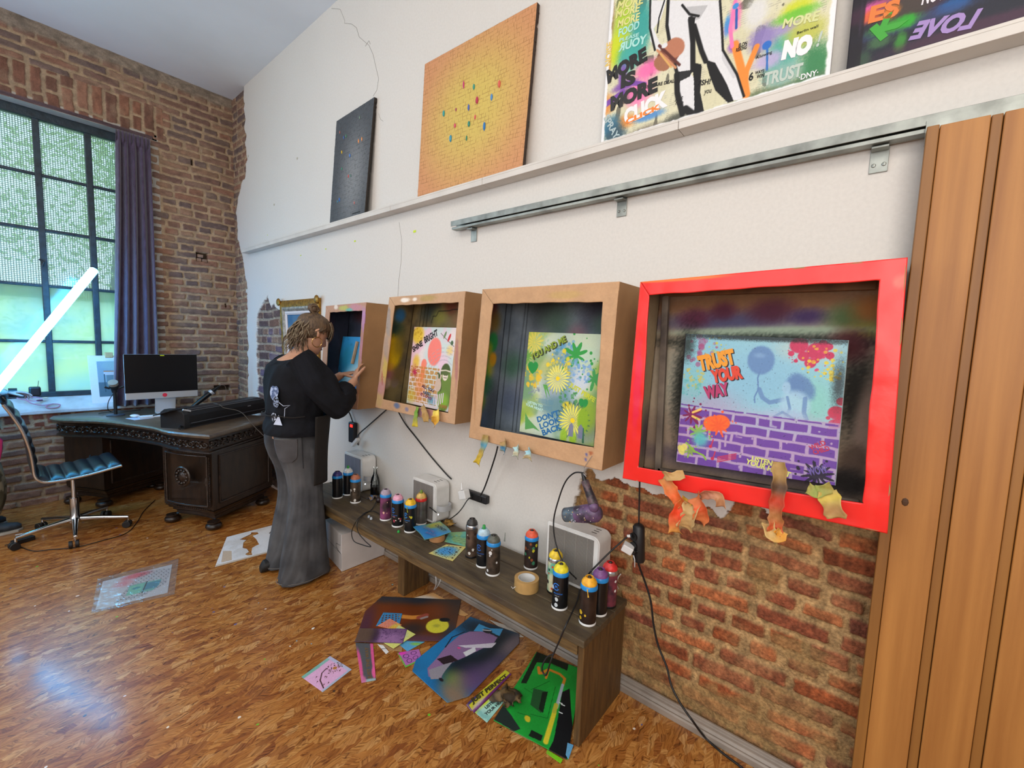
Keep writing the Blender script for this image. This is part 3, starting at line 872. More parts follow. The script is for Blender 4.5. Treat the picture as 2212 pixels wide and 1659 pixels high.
def ring_frame(name, outer, inner, paintfn, mats, parent, nk=18, per=70, thick=0.006):
    """flat frame between an outer and an inner four-cornered outline"""
    O = []; I = []
    for k in range(4):
        a, b = outer[k], outer[(k+1) % 4]; c, d = inner[k], inner[(k+1) % 4]
        for i in range(per):
            t = i/per; wob = 0.0018*(vnoise(np.array(t*9.0), np.array(k*3.0), 7)-0.5)
            O.append(a*(1-t)+b*t); I.append(c*(1-t)+d*t+np.array([0, 1, 1])*wob*2)
    O.append(O[0]); I.append(I[0])
    O = np.array(O); I = np.array(I)
    k = np.linspace(0, 1, nk)[:, None, None]
    P = I[None]*(1-k)+O[None]*k
    y, z = P[..., 1], P[..., 2]
    P[..., 0] += 0.0025*(vnoise(y*22, z*22, 5)-0.5)
    col = paintfn(y, z)
    return grid_obj(name, P, col, None, mats, True, parent, thick)

def carton(label, outer_px, inner_px, depth, frame_paint, frame_mat, paints, back_x=0.02, shell=None):
    outer = q4(outer_px, depth); inner = q4(inner_px, depth)
    base = (outer[2]+outer[3])/2; base[0] = 0
    t = empty('cardboard_box', base, 0, label, 'box', 'cardboard spray booths on the wall')
    # shell: four side walls as one folded carton
    mb = MB(); n = []
    ctr = sum(outer)/4
    for p in outer:
        n.append(p)
    rings = [[Vector((x, p[1], p[2])) for p in n] for x in (0.002, depth*0.5, depth-0.001)]
    for i, r in enumerate(rings[:2]):
        for v in r: v.y = min(v.y, 0.056)
    mb.loft(rings, False)
    o = mb.build('carton_side', shell or M_card, t)
    sm = o.modifiers.new('board', 'SOLIDIFY'); sm.thickness = 0.005; sm.offset = -1
    ring_frame('front_frame', outer, inner, frame_paint, frame_mat, t)
    # inside faces
    e = 0.007
    oi = [p+(ctr-p)/np.linalg.norm(ctr-p)*e*1.6 for p in outer]
    def X(p, x):
        r = p.copy(); r[0] = x
        if x < 0.12: r[1] = min(r[1], 0.048)
        return r
    fr = depth-0.008
    faces = {'back_panel': Sheet(X(oi[0], back_x), X(oi[1], back_x), X(oi[2], back_x), X(oi[3], back_x)),
             'inner_side': Sheet(X(oi[0], fr), X(oi[0], back_x), X(oi[3], back_x), X(oi[3], fr)),
             'inner_side_right': Sheet(X(oi[1], back_x), X(oi[1], fr), X(oi[2], fr), X(oi[2], back_x)),
             'inner_top': Sheet(X(oi[0], fr), X(oi[1], fr), X(oi[1], back_x), X(oi[0], back_x)),
             'inner_bottom': Sheet(X(oi[3], back_x), X(oi[2], back_x), X(oi[2], fr), X(oi[3], fr))}
    for k, s in faces.items():
        nx = max(30, int(s.w/0.006)); ny = max(30, int(s.h/0.006))
        p = Paint(s.w, s.h, nx, ny, '#74614f')
        paints(k, p, s)
        s.build('inner_side' if k.startswith('inner_side') else k, p, V_card, 0.003, t)
    return t, faces

def cardcol(y, z, base='#bd8c5e', seed=3):
    c = np.zeros(y.shape+(3,)); c[:] = hexc(base)
    c *= (1-0.10*(fbm(y*14, z*14, seed, 4)-0.5))[..., None]
    return c
def smear(c, y, z, cy, cz, ry, rz, col, a, seed=1, grain=0.5):
    d = np.sqrt(((y-cy)/ry)**2+((z-cz)/rz)**2)+(fbm(y*40, z*40, seed, 3)-0.5)*grain
    k = (a*(1-sstep(0.5, 1.15, d)))[..., None]
    return c*(1-k)+hexc(col)*k

# booth 1, half hidden by the woman
def fp1(y, z):
    c = cardcol(y, z, '#b98f74')
    for cy, cz, ry, rz, h, a in [(-2.60, 1.70, 0.09, 0.03, '#c58aa0', .7), (-2.75, 1.70, 0.07, 0.02, '#b9c65c', .7), (-2.68, 1.685, 0.05, 0.015, '#5fb7ab', .8), (-2.85, 1.71, 0.03, 0.02, '#efe6dc', .8),
                                 (-2.50, 1.62, 0.04, 0.10, '#b98ac0', .8), (-2.52, 1.42, 0.04, 0.12, '#c183a0', .7), (-2.54, 1.28, 0.03, 0.06, '#e8d4c8', .7), (-2.54, 1.15, 0.05, 0.05, '#b97f5a', .7)]:
        c = smear(c, y, z, cy, cz, ry, rz, h, a)
    return c
def pn1(k, p, s):
    p.mix(np.ones_like(p.u), '#33384a')
    p.noise('#232c3a', 9, 0.4, 0.6, 0.8, 4)
    if k == 'back_panel':
        p.blob(0.75, 0.75, 0.12, 0.10, '#274a63', .8, .8); p.blob(0.8, 0.72, 0.10, 0.06, '#7b5a46', .7, .7); p.blob(0.85, 0.64, 0.10, 0.03, '#6a4a80', .7, .7)
        p.blob(0.7, 0.25, 0.25, 0.16, '#2478b8', .9, .7); p.blob(0.5, 0.92, 0.2, 0.06, '#5a1f24', .7, .7)
    if k == 'inner_side':
        p.noise('#4a1f3a', 6, 0.5, 0.7, 0.8, 8)
    if k == 'inner_bottom': p.mix(np.ones_like(p.u), '#7b5a3c'); p.blob(.6, .5, .2, .08, '#3f6fae', .8)
carton('cardboard spray booth with blue canvas, worked in by the woman', [(704, 661), (791, 653), (771, 885), (690, 872)], [(712, 675), (783, 671), (767, 864), (702, 850)], XF, fp1, V_card, pn1)
S = Sheet(*q4([(741, 727), (783, 728), (769, 851), (722, 839)], 0.075))
p = Paint(S.w, S.h, 110, 160, '#2a8fd0')
p.noise('#1f6f9c', 14, .4, .6, .6); p.blob(.75, .35, .10, .22, '#bfe6f4', .95, .9, ang=-.5); p.blob(.45, .65, .13, .10, '#2487ad', .8, .7); p.blob(.8, .06, .12, .06, '#1c8df0', 1, .6)
o = S.build('blue_canvas', p, V_board, 0.014); tag(o, 'blue sprayed canvas standing inside the booth the woman works in', 'painting')
a, b = at(772, 738, 0, 0.10), at(761, 786, 0, 0.14)
mb = MB(); mb.tube([a, (a+b)/2, b], 0.012, 6); o = mb.build('wooden_stick', mat('pale_wood', '#a98f74', 0.7, var=.1)); 
for v in o.data.vertices: pass
tag(o, 'pale wooden stick held by the woman against the blue canvas', 'stick')

# booth 2
def fp2(y, z):
    c = cardcol(y, z, '#bf9a78')
    for cy, cz, ry, rz, h, a in [(-2.08, 1.728, 0.05, 0.014, '#f3ece2', .95), (-1.99, 1.729, 0.025, 0.012, '#f3ece2', .9), (-1.88, 1.73, 0.08, 0.02, '#a89350', .6), (-2.24, 1.60, 0.03, 0.12, '#8d9098', .6),
                                 (-2.26, 1.45, 0.03, 0.10, '#9b8f8c', .6), (-2.27, 1.32, 0.03, 0.08, '#c9b352', .7), (-2.31, 1.20, 0.05, 0.05, '#b98590', .7), (-2.33, 1.12, 0.04, 0.05, '#b9a06a', .7),
                                 (-2.15, 1.11, 0.035, 0.02, '#4f6a9a', .8), (-2.05, 1.10, 0.02, 0.015, '#6a6f9a', .7), (-1.92, 1.10, 0.05, 0.03, '#96688a', .7), (-1.85, 1.11, .03, .03, '#b06a7a', .5), (-1.64, 1.40, 0.015, 0.15, '#9a5a6a', .5), (-2.30, 1.26, .004, .05, '#a02a30', .9)]:
        c = smear(c, y, z, cy, cz, ry, rz, h, a)
    sp = vnoise(y*170, z*170, 9) > 0.965
    c[sp & (y < -2.2)] = hexc('#3a3430')
    return c
def pn2(k, p, s):
    p.mix(np.ones_like(p.u), '#80704a'); p.noise('#5c5240', 10, 0.4, 0.65, 0.8, 4)
    if k == 'back_panel':
        p.noise('#6d5a38', 5, .45, .65, .6, 9)
        for x, y, r, h in [(.25, .9, .10, '#2d3a38'), (.55, .93, .07, '#7c3c2a'), (.8, .88, .07, '#8a5a32'), (.4, .85, .08, '#8a8a3a'), (.65, .82, .06, '#8f6a4a'), (.93, .45, .06, '#84405a'), (.9, .25, .06, '#84405a'), (.95, .93, .05, '#ad7b2d')]:
            p.blob(x, y, r, r*.7, h, .8, .8)
        for u in (.12, .17, .22): p.line([(u, .05), (u+.01, .95)], .0035, '#23200f', .8)
        p.line([(.30, .80), (.31, .86), (.36, .86), (.38, .90), (.7, .91), (.95, .86)], .003, '#1a1610', .9)
    if k == 'inner_side':
        p.blob(.45, .86, .045, .05, '#2f6fa8', .95, .5); p.blob(.3, .72, .08, .07, '#15352f', .9, .7); p.blob(.25, .50, .09, .13, '#d8b400', 1, .35)
        p.blob(.25, .30, .06, .05, '#a86a7a', .9, .7); p.blob(.25, .22, .035, .04, '#b8a090', .9, .4); p.blob(.62, .22, .03, .035, '#83706a', .8, .4); p.blob(.6, .6, .05, .1, '#7a6a2a', .7, .8)
        p.blob(.3, .38, .04, .03, '#c8963a', .8, .6); p.blob(.7, .3, .06, .06, '#6a5230', .7, .8)
    if k == 'inner_bottom': p.noise('#6a5a3a', 8, .4, .6, .8, 2)
carton('cardboard spray booth showing the pink board, second from the left', [(841, 642), (1005, 629), (982, 917), (811, 880)], [(852, 660), (991, 653), (968, 893), (827, 862)], XF, fp2, V_card, pn2)

# booth 3
def fp3(y, z):
    c = cardcol(y, z, '#c29a74')
    for cy, cz, ry, rz, h, a in [(-1.0, 1.71, .10, .02, '#b8a252', .35), (-0.86, 1.05, 0.004, 0.02, '#2f4a9a', .9), (-0.84, 1.07, .01, .01, '#a0522d', .8), (-1.50, 1.3, .01, .2, '#a57448', .6)]:
        c = smear(c, y, z, cy, cz, ry, rz, h, a, grain=.2)
    return c
def pn3(k, p, s):
    p.mix(np.ones_like(p.u), '#6f7a84'); p.noise('#56616e', 7, 0.4, 0.65, 0.8, 4)
    if k == 'back_panel':
        for x, y, r, h, a in [(.35, .93, .14, '#2a3032', .9), (.8, .92, .14, '#221e2a', .95), (.45, .80, .10, '#3f5a47', .7), (.62, .72, .06, '#8a5560', .7), (.35, .68, .08, '#7b7480', .6), (.12, .5, .08, '#2d5a40', .7), (.12, .25, .10, '#44506a', .7), (.8, .8, .06, '#3d5a4a', .7), (.25, .4, .08, '#6e7080', .5)]:
            p.blob(x, y, r, r, h, a, .9)
        for u in (.05, .17, .2): p.line([(u, .03), (u+.005, .97)], .003, '#20262b', .7)
    if k == 'inner_side':
        p.blob(.3, .88, .06, .12, '#6b2226', .95, .7); p.blob(.55, .80, .05, .07, '#7d6120', .8, .8); p.blob(.55, .66, .04, .055, '#1f7a3c', 1, .4); p.blob(.25, .60, .06, .06, '#9a9a1c', 1, .5)
        p.blob(.62, .54, .03, .04, '#c58a10', 1, .4); p.blob(.3, .46, .07, .06, '#b3a81e', .9, .7); p.blob(.22, .40, .05, .09, '#2e7a2c', 1, .5); p.blob(.2, .37, .028, .05, '#1f78c4', 1, .4)
        p.blob(.2, .31, .03, .03, '#8a9aa6', .9, .5); p.blob(.45, .35, .06, .06, '#2e6a44', .8, .6); p.blob(.22, .23, .05, .06, '#7e9a20', .9, .6); p.blob(.15, .13, .03, .07, '#8a9a2a', .9, .5)
        p.blob(.5, .1, .1, .08, '#4a5a7a', .7, .8); p.blob(.8, .2, .06, .15, '#39404a', .8, .8)
    if k == 'inner_bottom': p.mix(np.ones_like(p.u), '#42504c'); p.noise('#5a6a62', 8, .4, .6, .6, 2); p.blob(.8, .4, .2, .1, '#4e7a66', .7, .8)
carton('cardboard spray booth holding the green board, beside the red booth', [(1042, 625), (1338, 608), (1300, 1017), (1013, 945)], [(1064, 656), (1302, 652), (1283, 968), (1036, 921)], XF, fp3, V_card, pn3)

# booth 4, red
def fp4(y, z):
    c = cardcol(y, z, '#ee2a24', 9)
    c = smear(c, y, z, -0.55, 1.745, 0.20, 0.010, '#f07a2a', .95, grain=.1)
    c = smear(c, y, z, -0.66, 1.35, 0.018, 0.20, '#e02058', .6)
    c = smear(c, y, z, 0.04, 1.25, 0.02, 0.2, '#f04a40', .5)
    c = smear(c, y, z, 0.045, 1.70, 0.02, 0.02, '#f0806a', .6)
    return c
def pn4(k, p, s):
    p.mix(np.ones_like(p.u), '#a8937c'); p.noise('#8f7964', 6, 0.4, 0.65, 0.6, 4)
    if k == 'back_panel':
        p.noise('#8a7664', 5, .4, .6, .7, 6)
        p.blob(.5, .55, .36, .25, '#a3b6ae', .8, .7); p.blob(.45, .9, .45, .05, '#7a5030', .8, .6)
        p.blob(.35, .82, .3, .04, '#3c3a66', .8, .8); p.blob(.2, .84, .07, .04, '#5a1f3a', .9, .8); p.blob(.34, .87, .05, .035, '#4c1630', .9, .8); p.blob(.55, .86, .08, .045, '#4a1830', .9, .8); p.blob(.7, .83, .06, .03, '#3f2a5a', .9, .8)
        p.blob(.85, .82, .07, .05, '#3e5a2a', .8, .8); p.blob(.93, .85, .06, .05, '#a05a20', .8, .8); p.blob(.9, .76, .06, .03, '#8a8a2c', .8, .8)
        p.blob(.5, .765, .36, .018, '#9fb39a', .9, .6, grain=.4)
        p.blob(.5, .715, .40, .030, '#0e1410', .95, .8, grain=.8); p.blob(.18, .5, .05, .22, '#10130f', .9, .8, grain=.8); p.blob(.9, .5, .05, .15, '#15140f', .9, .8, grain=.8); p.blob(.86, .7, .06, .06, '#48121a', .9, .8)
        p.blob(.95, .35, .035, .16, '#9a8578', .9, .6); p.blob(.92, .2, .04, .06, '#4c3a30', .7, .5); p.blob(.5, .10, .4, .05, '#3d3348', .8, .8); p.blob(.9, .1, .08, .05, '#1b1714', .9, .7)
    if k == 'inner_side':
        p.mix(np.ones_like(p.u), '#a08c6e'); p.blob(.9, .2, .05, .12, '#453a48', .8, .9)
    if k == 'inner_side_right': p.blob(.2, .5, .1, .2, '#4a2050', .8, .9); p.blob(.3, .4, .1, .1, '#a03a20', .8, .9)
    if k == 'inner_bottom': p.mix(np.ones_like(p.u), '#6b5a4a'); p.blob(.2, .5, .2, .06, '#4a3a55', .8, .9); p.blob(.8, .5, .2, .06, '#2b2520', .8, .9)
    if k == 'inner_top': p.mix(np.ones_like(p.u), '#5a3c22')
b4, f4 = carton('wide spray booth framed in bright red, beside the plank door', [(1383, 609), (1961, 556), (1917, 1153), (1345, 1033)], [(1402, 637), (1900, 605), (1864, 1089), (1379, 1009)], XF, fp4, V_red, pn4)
M_slat = mat('sprayed_slat', '#7f7264', 0.7, col2='#3a3230', scale=7)
def slat(a, b, w, parent, m=M_slat, nm='slat'):
    a = Vector(a); b = Vector(b); d = (b-a).normalized(); n = Vector((1, 0, 0)); s = d.cross(n).normalized()*w
    mb = MB(); mb.loft([[p-s, p-s+n*0.02, p+s+n*0.02, p+s] for p in (a, b)]); return mb.build(nm, m, parent, bevel=.002)
Pq = q4([(1441, 640), (1893, 625), (1856, 1086), (1424, 1015)], 0.04)
slat(Pq[0], Pq[3], .012, b4); slat(Pq[0]+np.array([0, -.005, .012]), Pq[1]+np.array([0, .0, .012]), .014, b4, mat('brown_slat', '#6e4a2c', .7, var=.2)); slat(Pq[3], Pq[2], .012, b4)

# ---- boards standing in the booths
def board(name, label, corners, xs_, paint, base, nx=220, ny=260, thick=0.012, items=None, cat='painting'):
    pts = [np.array(at(px, py, 0, x)) for (px, py), x in zip(corners, xs_)]
    S = Sheet(*pts)
    p = Paint(S.w, S.h, nx, ny, base); paint(p, S)
    o = S.build(name, p, V_board, thick); tag(o, label, cat)
    if items: lettering(S, items(S), o)
    return o, S

def pt2(p, S):
    p.noise('#c9dfe0', 5, .4, .6, .8, 3); p.noise('#f0c6dc', 7, .5, .65, .8, 5)
    p.blob(.12, .9, .06, .06, '#f0cf4a', 1, .4); p.circles(.12, .9, .05, 26, '#d2a632', 4, .003, .009, .9)
    p.blob(.85, .75, .05, .06, '#cfe0dd', .8, .8); p.blob(.9, .73, .03, .03, '#f0d27a', .8, .6)
    p.blob(.14, .55, .035, .05, '#ecc448', .9, .6); p.blob(.1, .45, .03, .04, '#dca070', .8, .7)
    p.blob(.56, .70, .062, .085, '#fb8479', .98, .12, grain=.05); p.blob(.34, .53, .026, .035, '#fb8a78', .98, .15, grain=.1); p.blob(.33, .44, .02, .05, '#f98c6e', .98, .15, grain=.1)
    rnd = random.Random(4)
    for rr in (.30, .36, .42, .24):
        for k in range(9):
            a = .35+k*.27; x, y = .80-rr*math.cos(a), .42+rr*.8*math.sin(a)
            if 0 < x < .98: p.line([(x-.03*math.sin(a), y-.018*math.cos(a)), (x+.03*math.sin(a), y+.018*math.cos(a))], .003, '#b6a8b6', .5)
    p.bricks(.02, .04, .72, .50, .042, .028, '#c08a44', .85, .006, 0, 0, 5)
    p.blob(.3, .28, .05, .12, '#f08a50', .55, .7); p.blob(.1, .1, .05, .05, '#e0c040', .6, .8)
    for x in (.56, .62, .67): p.blob(x, .10, .02, .03, '#5fa3c4', .7, .7)
    p.splat(.12, .42, .035, '#c0305a', 3)
    # green figure with a raised hand
    g = '#6d8a3a'; gd = '#4a5c2c'
    p.blob(.86, .46, .042, .055, gd, 1, .12, grain=.05); p.blob(.88, .24, .062, .125, g, 1, .12, grain=.05); p.blob(.74, .34, .022, .06, gd, 1, .2, ang=.3, grain=.05)
    p.blob(.87, .12, .05, .05, '#8cb838', .9, .6); p.blob(.86, .425, .024, .03, '#e8dccb', 1, .1, grain=.05); p.line([(.75, .48), (.86, .49), (.96, .48)], .004, '#ded6c4')
    p.blob(.86, .455, .03, .014, '#5a6a38', 1, .2); p.blob(.72, .30, .028, .04, '#d0b8a6', 1, .1, grain=.05); p.line([(.70, .36), (.69, .42)], .006, '#d0b8a6'); p.line([(.75, .36), (.77, .42)], .006, '#d0b8a6')
    p.circ(.84, .43, .0025, '#3a3024'); p.circ(.89, .43, .0025, '#3a3024'); p.line([(.83, .40), (.9, .40)], .0015, '#54422f')
    for k in range(6): p.line([(.66+k*.04, .16+.01*k), (.66+k*.04, .06+.02*(k % 3))], .0035, '#e8d0e4')
    for k in range(6): p.line([(.82+k*.028, .07), (.82+k*.028, .03+.01*(k % 2))], .002, '#c02a3c')
    # birds on a wire
    p.line([(.66, .93), (.80, .86), (.98, .78)], .0018, '#4a4a40'); p.blob(.76, .91, .008, .024, '#6e8a5c', 1, .2, ang=-.4, grain=0); p.blob(.86, .88, .009, .026, '#d03038', 1, .2, ang=-.4, grain=0); p.blob(.93, .82, .012, .014, '#4f6a4a', 1, .2, grain=0)
BLK = ink('#17151a', .5)
def it2(S):
    return [T(S, 'SHINE', (893, 761), (914, 746), .036, BLK, bold=.045), T(S, 'BRIGHT', (918, 742), (947, 725), .040, BLK, bold=.045),
            T(S, 'ALL YOU', (911, 836), (937, 848), .018, ink('#3a2350'), bold=.04), T(S, 'NEED', (914, 850), (930, 855), .017, ink('#1d3c5a'), bold=.04), T(S, 'IS LOVE!', (908, 853), (932, 865), .017, ink('#7a2a5a'), bold=.04)]
board('painted_board', 'white-pink board with a coral balloon standing in the second booth', [(895, 706), (987, 708), (967, 890), (878, 870)], (.06, .06, .08, .08), pt2, '#efe2e4', items=it2)

def pt3(p, S):
    p.noise('#8fb03a', 4, .45, .62, .85, 3); p.noise('#c4c940', 6, .52, .68, .7, 8); p.noise('#5f8f78', 5, .5, .65, .7, 12); p.noise('#c9d4cc', 4.5, .55, .66, .8, 15)
    p.blob(.52, .52, .10, .18, '#5c86a4', .8, .6, grain=.4); p.blob(.8, .55, .07, .10, '#c9d2de', .9, .7); p.blob(.42, .42, .06, .10, '#b9b8c8', .6, .8); p.blob(.82, .78, .07, .06, '#b8d0b8', .9, .8)
    p.blob(.35, .66, .07, .06, '#b9b84a', .6, .8); p.blob(.85, .2, .1, .10, '#7c8296', .9, .5); p.blob(.9, .28, .06, .10, '#8fae28', .9, .6); p.blob(.5, .3, .10, .06, '#5f8a90', .8, .6)
    # stones
    p.circles(.58, .82, .06, 24, '#5a9ac8', 12, .007, .017, .9); p.circles(.5, .80, .05, 20, '#4a7f8c', 14, .004, .012, .6)
    p.splat(.70, .80, .075, '#2f9a40', 5, 1, 8); p.splat(.95, .60, .06, '#3f9a4c', 8, 1, 7)
    p.circles(.50, .70, .07, 55, '#e8cc30', 2, .003, .012, .95); p.circles(.13, .56, .055, 30, '#e8c030', 6, .005, .014, .95); p.circles(.78, .66, .06, 55, '#7aa4d4', 7, .003, .010, .9)
    p.circles(.64, .40, .05, 40, '#3f8a44', 8, .003, .009, .9); p.blob(.64, .33, .03, .02, '#dcc52c', .95, .4); p.circles(.16, .43, .04, 25, '#7f8a9a', 9, .003, .008, .8)
    p.heart(.11, .64, .034, '#1f9040'); p.heart(.84, .36, .026, '#1f9040')
    for x, y, R, n, h in [(.48, .57, .075, 22, '#e3df7a'), (.72, .20, .085, 22, '#e6df62')]:
        p.star(x, y, R*1.05, n, '#2b5a5a' if y < .3 else '#8aa06a', .75); p.star(x, y, R*.88, n, h, 1); p.circ(x, y, R*.14, '#f7d40c')
    p.star(.1, .9, .055, 14, '#dccf5a', .9); p.circles(.2, .93, .04, 26, '#9ac0a0', 11, .002, .006, .8); p.splat(.02, .75, .04, '#5aa03a', 5, .8)
    p.poly([(.08, .03), (.06, .2), (.12, .14), (.30, .04), (.2, .06)], '#4f9a4a', .9); p.poly([(.28, .5), (.36, .36), (.33, .46), (.40, .38), (.34, .50)], '#4aa02f', .8)
    p.blob(.85, .22, .03, .06, '#8cb022', 1, .3); p.line([(.86, .14), (.87, .02)], .005, '#37684a'); p.blob(.62, .04, .02, .04, '#9ac028', .9, .4); p.blob(.74, .04, .02, .03, '#9ac028', .9, .4)
    for x in (.68, .80): p.poly([(x, .05), (x, .15), (x+.03, .18), (x+.06, .15), (x+.06, .05)], '#77799a', .9)
    p.bricks(.2, .24, .45, .36, .06, .03, '#5a88a0', .4, .006)
def it3(S):
    Bl = ink('#1d6aa4'); Mi = ink('#bfe6dc')
    return [T(S, 'YOU AND ME', (1150, 779), (1231, 737), .030, ink('#37401c'), bold=.08), T(S, 'YOU AND ME', (1148, 778), (1229, 736), .030, ink('#8fa62c'), bold=.03, lift=.0006),
            T(S, 'DON\'T', (1162, 912), (1210, 897), .027, Bl, bold=.04), T(S, 'LOOK', (1168, 927), (1212, 911), .027, Bl, bold=.04), T(S, 'BACK', (1173, 941), (1215, 926), .027, Bl, bold=.04),
            T(S, 'JUST PERFE', (1232, 834), (1287, 869), .021, ink('#c9cf2e'), bold=.04), T(S, 'LISTEN TO', (1140, 870), (1172, 880), .012, Mi, bold=.04), T(S, 'YOUR HEART', (1135, 875), (1173, 889), .012, Mi, bold=.04)]
board('painted_board', 'green and yellow stencilled board leaning inside the third booth', [(1143, 717), (1299, 722), (1282, 965), (1122, 932)], (.055, .055, .085, .085), pt3, '#a9bd72', 280, 330, items=it3)

def pt4(p, S):
    p.noise('#9fd0d4', 4, .4, .6, .7, 3); p.blob(.5, .70, .24, .16, '#84b6d4', .8, .9); p.blob(.85, .55, .06, .10, '#86c8bc', .8, .8); p.blob(.2, .45, .12, .08, '#a898b8', .7, .8); p.blob(.1, .62, .05, .08, '#7fc0c4', .7, .8)
    p.circles(.13, .88, .055, 26, '#a0507e', 3, .004, .014, .7); p.circles(.22, .90, .04, 30, '#c6c04a', 5, .002, .005, .9); p.circles(.09, .66, .04, 30, '#d2b84a', 6, .003, .007, .7); p.circles(.08, .58, .04, 26, '#5fb4b8', 8, .003, .008, .8)
    p.blob(.80, .93, .10, .05, '#b8c6c0', .8, .7, grain=.5)
    for x, y, r in [(.74, .95, .026), (.84, .915, .028), (.77, .875, .016), (.81, .83, .016), (.90, .95, .012), (.91, .89, .012), (.70, .89, .009), (.87, .97, .012), (.84, .85, .009), (.73, .84, .006)]: p.circ(x, y, r, '#c42f58', .95)
    p.circles(.80, .90, .065, 40, '#d23f6a', 13, .002, .005, .9); p.circles(.88, .84, .06, 40, '#e2c83c', 15, .002, .007, .9); p.circles(.93, .76, .03, 16, '#e2c83c', 16, .002, .008, .9)
    for x, y, r in [(.97, .50, .022), (.965, .42, .016), (.955, .35, .014), (.99, .58, .013), (.995, .44, .016), (.93, .46, .006), (.94, .38, .007)]: p.circ(x, y, r, '#c4304e', .95)
    # balloon and seated child, soft blue
    bl = '#6488b8'
    p.blob(.525, .83, .042, .050, bl, .95, .15, grain=.1); p.blob(.515, .865, .02, .01, '#86aad0', .6, .8); p.line([(.53, .765), (.515, .70), (.525, .62), (.505, .56), (.51, .52)], .0022, bl)
    p.blob(.735, .66, .030, .035, bl, .7, .25, grain=.1); p.blob(.775, .66, .032, .052, '#5f82b2', .9, .3, ang=.6, grain=.3); p.blob(.69, .645, .013, .022, '#9cc2dc', .9, .3, grain=.1); p.line([(.53, .62), (.555, .56), (.60, .53), (.68, .56)], .007, bl, .85)
    p.blob(.745, .53, .045, .050, '#a6cbe0', .8, .3, grain=.1); p.line([(.70, .58), (.72, .50), (.70, .44)], .004, bl, .8); p.line([(.80, .58), (.80, .48), (.83, .40)], .006, bl, .8); p.blob(.69, .44, .065, .028, '#9cc2dc', .8, .4); p.line([(.62, .42), (.68, .47), (.76, .42)], .004, bl, .7)
    # purple stencilled bricks
    p.blob(.5, .20, .60, .12, '#b9a0c2', .85, .6, grain=.4)
    p.mix((p.v < .43)*.75, '#b394bb'); p.blob(.6, .36, .2, .04, '#a8b4cc', .6, .8)
    p.bricks(0, -.05, 1, .46, .074, .034, '#6a3f9c', .95, .009, -.04, 0, 5, .06)
    p.speck('#2a2440', .06, 5, 240, .5)
    p.splat(.09, .38, .045, '#7c1c52', 3); p.line([(.1, .40), (.155, .43)], .004, '#e8c062'); p.line([(.1, .37), (.15, .35)], .004, '#e8c062')
    p.blob(.25, .33, .034, .028, '#f2682c', 1, .12, grain=.1); p.blob(.30, .345, .032, .028, '#f2682c', 1, .12, grain=.1); p.splat(.29, .32, .045, '#ee5c2c', 7, 1, 10)
    p.splat(.15, .25, .038, '#8cbf4a', 5, .9, 8); p.blob(.17, .20, .03, .03, '#58b6bc', .9, .6); p.splat(.10, .10, .030, '#8ab840', 8, .8, 7); p.line([(.07, .16), (.14, .10), (.20, .08), (.22, .05)], .003, '#8ab840')
    p.blob(.035, .10, .012, .020, '#e6dc6a', .9, .2, ang=.5); p.blob(.055, .12, .012, .016, '#e6dc6a', .9, .2, ang=-.5)
    for k in range(4): p.line([(.30, .045+.012*k), (.42, .09+.012*k)], .0016, '#c43050')
    p.line([(.26, .21), (.25, .16)], .002, '#c43050'); p.circ(.245, .155, .006, '#c43050'); p.line([(.28, .12), (.27, .07)], .002, '#c43050'); p.circ(.265, .065, .006, '#c43050')
    p.splat(.90, .055, .05, '#221c2c', 11, .9, 12); p.blob(.97, .7, .02, .08, '#1a1a1c', .7, .9, grain=.8); p.blob(.5, .99, .4, .012, '#15181a', .8, .8, grain=.8); p.blob(.02, .92, .03, .06, '#1c2420', .8, .9, grain=.8)
    p.line([(0, 0), (0, 1)], .003, '#20222c'); p.line([(1, 0), (1, 1)], .002, '#8f9a98')
def it4(S):
    dk = ink('#26202c'); L = []
    def word(t, a, b, h, c):
        L.append(T(S, t, (a[0]+2.5, a[1]+1.5), (b[0]+2.5, b[1]+1.5), h, dk, bold=.075)); L.append(T(S, t, a, b, h, ink(c), bold=.07, lift=.0008))
    word('TRUST', (1512, 798), (1591, 777), .052, '#e89a2c'); word('YOUR', (1539, 823), (1607, 808), .044, '#d8442e'); word('WAY', (1524, 858), (1578, 846), .042, '#b03468')
    Y_ = ink('#dfe07a')
    L.append(T(S, 'LISTEN TO', (1623, 994), (1694, 1012), .018, Y_, bold=.04)); L.append(T(S, 'YOUR HEART', (1610, 1000), (1706, 1031), .018, Y_, bold=.04))
    R_ = ink('#c02f50')
    L.append(T(S, 'WILD', (1753, 968), (1787, 953), .015, R_)); L.append(T(S, 'CHILD', (1760, 978), (1795, 966), .015, R_)); L.append(T(S, 'WOW', (1748, 1026), (1790, 1019), .026, ink('#6a5aa0'), bold=.04))
    return L
board('painted_board', 'wide blue and purple stencilled board standing in the red booth', [(1481, 721), (1834, 735), (1805, 1049), (1459, 997)], (.075, .075, .095, .095), pt4, '#8cc4d4', 420, 330, items=it4)

